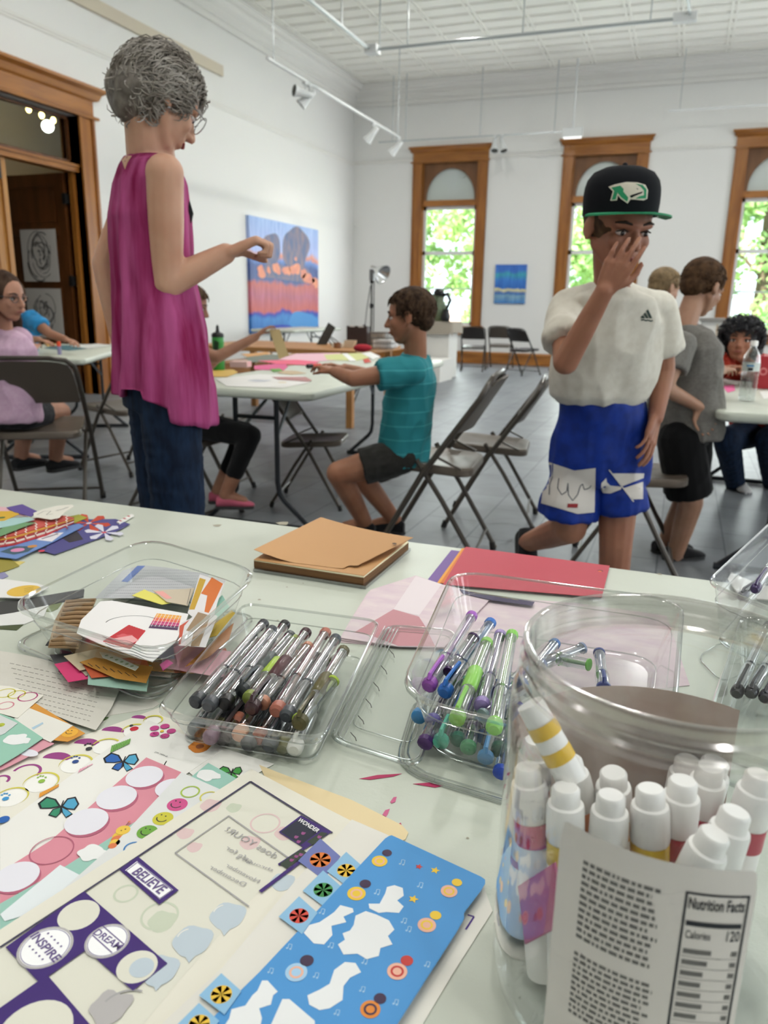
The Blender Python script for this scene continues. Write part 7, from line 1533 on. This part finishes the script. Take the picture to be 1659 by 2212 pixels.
# curly-haired woman at right
def curly(hc, B, s, root):
    g = G(); g.ell(hc + B @ V((0, -.12*s, .16*s)), (.44*s, .46*s, .42*s), M=B.to_4x4(), n=24, m=14)
    for x in (-.36, .36): g.cap(hc + B @ V((x*s, -.08*s, .05*s)), hc + B @ V((x*1.1*s, -.12*s, -.32*s)), .16*s, .12*s, 12)
    m_ = mat('hair_black_curls', '100F12', .45, var=(40, '25242A')); h = skin_obj('hair', g, m_, root, .008, 1, lambda me: wrinkle(me, .010, .004, 1, (50, 50, 50), 30))
    gh = G(); hair_clumps(gh, hc, B, s, 1500, (.43*s, .46*s, .43*s), .040, .8, .0026, 4, lambda d: not (d.y > .35 and d.z < .35) and d.z > -.75, (0, .0, -.5), .5); obj('curls', gh, m_, h)
fC = (-HR*.55 - HF*.75)
simple_person('curly_woman', 'dark curly-haired woman in a red top and jeans bending over the right-hand table', 4.7, fC, dict(head=(1600, 738, 4.45), neck=(1622, 775, 4.55), waist=(1660, 850, 4.85), pelvis=(1645, 905, 4.95), shN=(1560, 785, 4.5), elN=(1535, 812, 4.45), wrN=(1560, 797, 4.3), haN=(1545, 790, 4.22), shF=(1680, 800, 4.6), elF=(1660, 830, 4.4), wrF=(1600, 798, 4.25), haF=(1580, 790, 4.2), hiN=(1620, 935, 4.95), knN=(1570, 950, 4.6), anN=(1590, 1052, 4.98), hiF=(1690, 935, 5.0), knF=(1660, 950, 4.6), anF=(1670, 1050, 5.0)), .225, None, curly, (fabric('red_top', 'A8321E', '98281A'), None), (mat('denim_dark', '1B2C45', .8), 'jeans'), ('A8745A', '98644C'), .007, .95, hdir=(-HR*.45 - HF*.85 + UP*.08), legcov=1.95, legw=.10, shoe_c='D8D6D4', browc='15120F', torso=(.17, .11), sho_w=.17, feet=-HF)
# ================================================================ THINGS ON THE OTHER TABLES
ZM = .7365
def tsheet(pts, cols, label, z=ZM, name='paper', cat='paper', th=.001, fn=None, group=None):
    S = Sheet(pts, z + th, cols, th)
    if fn: fn(S)
    return S.done(name, label, cat, group)
gm = 'papers on the middle table'
tsheet([(466, 818), (560, 808), (655, 812), (668, 826), (610, 838), (490, 834)], ['E4E2DE', 'B8BCC4', 'D8C69A'], 'large white sheet with faint grey drawing at the near end of the middle table', fn=lambda S: (disc(S.g, (560, 822), 24, S.d, 1, 20, .1), disc(S.g, (610, 826), 10, S.d, 2, 12)), group=gm)
tsheet([(456, 800), (505, 798), (514, 805), (490, 814), (456, 814)], ['C9A24A', 'E8E2D2'], 'gold-tinted paper beside the green bottle', group=gm)
tsheet([(588, 814), (660, 814), (674, 821), (666, 824), (600, 819)], ['B07C7A'], 'dusty rose strip near the corner of the middle table', z=ZM + .002, group=gm)
tsheet([(606, 800), (640, 801), (662, 806), (630, 809), (600, 806)], ['C4AE8C'], 'tan scrap in the middle of the table near the green one', group=gm)
tsheet([(583, 797), (604, 796), (612, 801), (590, 803)], ['5E9A3A'], 'lime green scrap on the middle table', z=ZM + .0015, name='green_scrap', group=gm)
tsheet([(548, 790), (615, 784), (622, 792), (612, 800), (550, 798)], ['D8568A'], 'hot pink folded sheet left of the glue tube', z=ZM + .0005, group=gm)
tsheet([(556, 779), (640, 777), (690, 781), (672, 789), (600, 786)], ['E8607E'], 'coral pink sheet behind the hot pink one', z=ZM + .002, group=gm)
tsheet([(528, 772), (560, 766), (618, 766), (640, 776), (600, 783), (540, 782)], ['6C7468'], 'grey-green sheet under the held kraft strip', group=gm)
tsheet([(600, 776), (640, 764), (735, 762), (748, 776), (680, 781)], ['E6B8C4', 'EFD8DC'], 'pale pink sheet spread behind the glue tube', z=ZM + .0004, group=gm)
tsheet([(700, 766), (780, 762), (800, 772), (770, 779), (706, 777)], ['CDD08A'], 'yellow-green sheet in front of the teal-shirt boy', z=ZM + .0006, group=gm)
tsheet([(738, 763), (750, 763), (770, 779), (756, 780)], ['EDEDEA'], 'narrow white strip lying across the yellow-green sheet', z=ZM + .0022, group=gm)
tsheet([(780, 763), (800, 760), (822, 770), (806, 776)], ['EAEAE6'], 'small white sheet nearest the boy in teal', z=ZM + .003, group=gm)
tsheet([(784, 776), (796, 774), (802, 781), (788, 784)], ['C8402E', 'E0B030'], 'small red and yellow scrap by the teal sleeve', z=ZM + .003, name='red_scrap', group=gm)
tsheet([(520, 765), (575, 760), (590, 764), (535, 771)], ['C89254'], 'orange-brown folder edge at the left of the middle table', z=ZM + .0004, group=gm)
c = az(515, 794, ZM); g = G(); g.box(c + V((0, .03, .020)), (.11, .09, .035), rot=(0, 0, .2)); tag(obj('pink_packet', g, pm('E0B8B0'), smooth=30), 'soft pink packet right of the green bottle', 'packet')
a, b_ = az(664, 791, ZM + .013), az(692, 789, ZM + .013); r = empty('glue_tube', tuple((a + b_)/2), 0, 'red glue tube with a black end lying near the boy\'s hand', 'glue'); g = G(); g.tube([a.lerp(b_, .35), b_], .012, 12); obj('tube', g, mat('glue_red', 'C83A2A', .4), r); g = G(); g.tube([a, a.lerp(b_, .36)], .013, 12); obj('cap', g, m_black, r)
# green bottle
c = az(473, 799, ZM); r = empty('sports_bottle', tuple(c), 0, 'green sports bottle with a black lid and black grip on the middle table', 'bottle')
k = .036
g = G(); g.lathe([(0, 0), (k*.92, 0), (k, .01), (k, .07), (k*.90, .10), (k*.92, .13), (k*1.0, .165), (k*.98, .19), (k*.85, .197)], c, 28); obj('body', g, mat('bottle_green', '2E8A34', .35), r)
g = G(); g.lathe([(k*.80, .190), (k*1.02, .192), (k*1.02, .208), (k*.8, .216), (k*.35, .222), (k*.26, .235), (k*.22, .255), (k*.10, .262), (0, .262)], c, 28); obj('lid', g, m_black, r)
g = G()
for i in range(9): t_ = i/8; q = c + V((.012 - .006*math.sin(t_*3), -k*.97, .165 - t_*.10)); g.box(q, (.034 - .008*abs(t_ - .4), .006, .0075), rot=(0, .35, .15))
obj('grip', g, m_black, r); g = G(); q = c + V((-.016, -k*.93, .05)); g.prism([(-.006, -.03), (.002, -.028), (.010, .03), (.004, .01)], -.001, .001, 0, Matrix.Translation(q) @ Matrix.Rotation(PI/2, 4, 'X')); obj('logo_mark', g, mat('logo_silver', 'B8C8B8', .4), r)
# left table
gl = 'papers on the left table'
tsheet([(95, 752), (120, 746), (185, 745), (200, 752), (150, 757)], ['3E6E78'], 'dark teal paper by the orange glue stick', group=gl)
tsheet([(150, 747), (210, 742), (242, 746), (190, 753)], ['D9DBD6'], 'white paper at the right end of the left table', z=ZM + .002, group=gl)
tsheet([(95, 742), (112, 739), (122, 744), (104, 748)], ['E0B460'], 'yellow scrap under the blue child\'s fingers', z=ZM + .003, group=gl)
c = az(129, 766, ZM); r = empty('glue_stick', tuple(c), 0, 'standing glue stick with a bright orange cap on the left table', 'glue'); g = G(); g.cyl(c, c + V((0, 0, .06)), .014, n=14); obj('tube', g, mat('glue_label', '8C86A8', .4), r); g = G(); g.cyl(c + V((0, 0, .06)), c + V((0, 0, .095)), .0145, n=14); obj('cap', g, mat('glue_orange', 'E8502A', .4), r)
# right table
gr = 'papers on the right table'
tsheet([(1560, 833), (1586, 831), (1588, 843), (1572, 848)], ['E86AA0'], 'hot pink note left of the water bottle', group=gr)
tsheet([(1510, 818), (1555, 814), (1600, 824), (1590, 832), (1540, 826)], ['C9C8C2'], 'grey-white sheet at the corner of the right table', group=gr)
tsheet([(1636, 806), (1680, 802), (1690, 815), (1640, 820)], ['D89070'], 'salmon strip behind the water bottle', group=gr)
tsheet([(1640, 846), (1700, 840), (1710, 856), (1650, 862)], ['E0DFDA'], 'white sheet right of the water bottle at the picture edge', group=gr)
tsheet([(1636, 828), (1660, 822), (1690, 834), (1655, 840)], ['E6E8E0', '88A070'], 'white plate-like paper at the right edge behind the bottle', z=ZM + .001, group=gr)
tsheet([(1528, 806), (1566, 803), (1574, 810), (1536, 813)], ['2E2E32'], 'dark phone lying in front of the curly-haired woman', th=.008, name='phone', cat='phone')
c = az(1612, 866, ZM); r = empty('water_bottle', tuple(c), 0, 'clear plastic water bottle with a white cap on the right table', 'bottle'); k = .037
g = G(); pr = [(0, .0), (k*.8, 0), (k, .012)] + [(k*(1.0 if i % 2 else .94), .02 + i*.009) for i in range(12)] + [(k*1.0, .135), (k*1.0, .175), (k*.85, .205), (k*.45, .232), (k*.36, .238), (k*.36, .25)]; g.lathe(pr, c, 28); obj('body', g, clear('bottle_clear', 'F0F4F4', 1.4, .05, 1.6, .12), r, 60)
g = G(); g.lathe([(0, .268), (k*.42, .268), (k*.44, .262), (k*.44, .246), (k*.36, .245)], c, 20); obj('cap', g, mat('cap_white', 'FBF8F3', .32), r)
g = G(); g.lathe([(k*1.01, .135), (k*1.01, .172)], c, 28); obj('label', g, mat('bottle_label', 'C8D0CC', .5), r)
g = G(); q = c + V((-.006, -k*1.015, .160)); g.box(q, (.03, .001, .008)); obj('label_stripe', g, mat('bottle_blue', '4E8CB8', .5), r, False); g = G(); g.box(c + V((-.004, -k*1.015, .145)), (.020, .001, .012)); obj('barcode', g, mat('label_print_dark', '23262E', .7), r, False)
c = hp(1672, 770, 4.1); r = empty('red_box', (c.x, c.y, ZM), 0, 'red box standing at the right picture edge behind the water bottle', 'box'); g = G(); g.bb((c.x - .075, c.y, ZM), (c.x + .08, c.y + .1, ZM + .17)); obj('body', g, mat('box_red', 'A8202C', .5), r, False); g = G(); g.lathe([(.012, 0), (.02, 0)], (c.x - .04, c.y - .001, ZM + .09), 20, 0, Matrix.Rotation(PI/2, 4, 'X')); obj('printed_ring', g, mat('box_pink', 'D88080', .5), r, False)
# white bag with purple print by the grey boy
P_ = [hp(1502, 735, 3.62), hp(1520, 742, 3.62), hp(1530, 800, 3.60), hp(1528, 838, 3.60), hp(1512, 836, 3.60), hp(1504, 800, 3.60)]; g = G(); n_ = -HF*.006; g.add([p + n_ for p in P_] + [p - n_ for p in P_], [tuple(range(6)), tuple(range(11, 5, -1))] + [(i, (i+1) % 6, 6 + (i+1) % 6, 6 + i) for i in range(6)]); r = obj('paper_bag', g, pm('DAD4DE'), smooth=False); tag(r, 'white bag with purple print hanging between the grey-shirt boy and the right table', 'bag')
g = G(); q = hp(1519, 818, 3.55); g.ell(q, (.010, .004, .018)); obj('purple_print', g, mat('print_purple', '9A3E98', .6), r)
# ================================================================ OUTSIDE AND LIGHT
m_leaf = bpy.data.materials.new('leaf_green'); m_leaf.use_nodes = True; nt = m_leaf.node_tree; N = nt.nodes; L = nt.links; b = N['Principled BSDF']
tc = N.new('ShaderNodeTexCoord'); n = N.new('ShaderNodeTexNoise'); n.inputs['Scale'].default_value = 1.3; n.inputs['Detail'].default_value = 4; L.new(tc.outputs['Object'], n.inputs[0])
r = N.new('ShaderNodeValToRGB'); r.color_ramp.elements[0].position = .35; r.color_ramp.elements[0].color = rgb('9CC08A'); r.color_ramp.elements[1].position = .65; r.color_ramp.elements[1].color = rgb('D8E8AA')
L.new(n.outputs['Fac'], r.inputs[0]); L.new(r.outputs[0], b.inputs['Base Color']); b.inputs['Roughness'].default_value = .6
tl = N.new('ShaderNodeBsdfTranslucent'); L.new(r.outputs[0], tl.inputs[0]); mx = N.new('ShaderNodeMixShader'); mx.inputs[0].default_value = .5
L.new(b.outputs[0], mx.inputs[1]); L.new(tl.outputs[0], mx.inputs[2]); L.new(mx.outputs[0], N['Material Output'].inputs[0])
m_bark = mat('bark', '5B4B3C', .9)
def tree(x, y, h, rad, seed, label, n=9500):
    rr = random.Random(seed); z0 = -3.0; root = empty('tree', (x, y, z0), 0, label, 'tree', 'trees outside the windows')
    g = G(); g.chain([V((x, y, z0)), V((x + .1, y, z0 + h*.4)), V((x - .1, y, z0 + h*.75))], [.22, .16, .08], 8)
    for k in range(7):
        a = rr.uniform(0, 6.3); zz = z0 + h*rr.uniform(.3, .7); g.cap((x, y, zz), (x + rad*.7*math.cos(a), y + rad*.7*math.sin(a), zz + h*.15), .06, .02, 6)
    obj('trunk', g, m_bark, root)
    g = G(); cl = []
    for k in range(70):
        a = rr.uniform(0, 6.3); q = rr.uniform(0, 1)**.5; zz = rr.uniform(-1, 1); w = math.sqrt(1 - zz*zz*.8)
        cl.append((V((x + rad*q*w*math.cos(a), y + rad*q*w*math.sin(a), z0 + h*.58 + zz*h*.42)), rr.uniform(.35, .8)))
    for k in range(n):
        c, s = rr.choice(cl); d = V((rr.gauss(0, 1), rr.gauss(0, 1), rr.gauss(0, 1))).normalized() * s * rr.uniform(.4, 1)
        p = c + d; e = Euler((rr.uniform(-1, 1), rr.uniform(-1, 1), rr.uniform(0, 6.3))).to_matrix(); l = rr.uniform(.10, .19)
        g.add([p + e @ V((-l, 0, 0)), p + e @ V((0, -l*.5, .02)), p + e @ V((l, 0, 0)), p + e @ V((0, l*.5, .02))], [(0, 1, 2, 3)])
    obj('foliage', g, m_leaf, root, False)
tree(-8.6, 25.5, 11.5, 3.0, 2, 'leafy tree seen through the window nearest the corner, left half')
tree(-5.2, 27.5, 11.8, 3.2, 4, 'leafy tree filling the middle of the window nearest the corner')
tree(-1.6, 26.5, 12.5, 2.9, 5, 'leafy tree behind the boy in the cap, in the second window')
tree(1.8, 24.5, 12.6, 2.7, 6, 'bright leafy tree seen through the right-hand window')
tree(4.6, 26, 12, 2.7, 8, 'bright leafy tree at the right edge of the right-hand window')
g = G(); g.bb((-60, 16.5, -3.2), (60, 90, -3.0)); tag(obj('lawn', g, mat('lawn_green', '9FB07A', .9), smooth=False), kind='structure')
root = empty('house', (-9, 40, -3), 0, 'low pinkish roof beyond the trees, at the foot of the first window', 'building')
g = G(); g.bb((-16, 36, -3), (-6, 44, -.6)); obj('wall', g, mat('house_wall', 'D9D2C4', .8), root, False)
g = G(); g.loft([[V((x, 35.5, -.7)), V((x, 40, .9)), V((x, 44.5, -.7))] for x in (-16.4, -5.6)]); obj('roof', g, mat('house_roof', 'C9A79A', .8), root, False)

w = bpy.data.worlds.new('world'); sc.world = w; w.use_nodes = True; N = w.node_tree.nodes; L = w.node_tree.links
bg = N['Background']; bg.inputs[0].default_value = (.80, .92, 1.0, 1); bg.inputs[1].default_value = 2.3
sd = bpy.data.lights.new('sun', 'SUN'); sd.energy = 17.0; sd.angle = math.radians(1.0); sd.color = (1, .95, .86); so = bpy.data.objects.new('sun', sd); COL.objects.link(so)
so.rotation_euler = (math.radians(42), 0, math.radians(-20)); so.location = (0, 0, 20)
def area(name, loc, rot, sx, sy, e, col=(1, 1, 1)):
    d = bpy.data.lights.new(name, 'AREA'); d.shape = 'RECTANGLE'; d.size = sx; d.size_y = sy; d.energy = e; d.color = col
    o = bpy.data.objects.new(name, d); COL.objects.link(o); o.location = loc; o.rotation_euler = rot; return o
# daylight entering through the window openings
for c in WC: area('window_daylight', (c, YW + .02, 2.0), (-PI/2, 0, 0), 1.0, 2.2, 44, (.90, .96, 1.0)).data.spread = PI
for c in RWC: area('window_daylight', (XR - .02, c, 2.3), (0, PI/2, 0), 3.0, 1.15, 43, (.94, .97, 1.0))
# ceiling lamps above the near table and along the room
for x, y, e in ((-3.0, .6, 17), (-1.6, 2.6, 17), (-.2, .7, 17), (.9, 2.4, 17), (-1.8, -1.2, 17), (1.6, -.6, 17), (-3.4, 6.4, 40), (-.8, 6.6, 40), (1.8, 6.6, 40), (-3.2, 11.4, 46), (0, 11.4, 46)):
    area('ceiling_lamp', (x, y, ZC - .25), (0, 0, 0), .22, .22, e, (1, .985, .95))
area('hall_lamp', (-8.6, 8.5, 4.6), (0, 0, 0), .6, .6, 14, (1, .85, .6))
v = sc.view_settings; v.view_transform = 'Standard'; v.look = 'None'; v.exposure = 0.46; v.gamma = 1.0; v.use_curve_mapping = False
cy = sc.cycles; cy.use_denoising = True; cy.max_bounces = 7; cy.diffuse_bounces = 3; cy.glossy_bounces = 3; cy.transmission_bounces = 6; cy.transparent_max_bounces = 20
cy.sample_clamp_indirect = 6.0; cy.caustics_reflective = False; cy.caustics_refractive = False; cy.use_adaptive_sampling = True; cy.adaptive_threshold = .1; cy.adaptive_min_samples = 12
try: cy.denoiser = 'OPENIMAGEDENOISE'
except Exception: pass
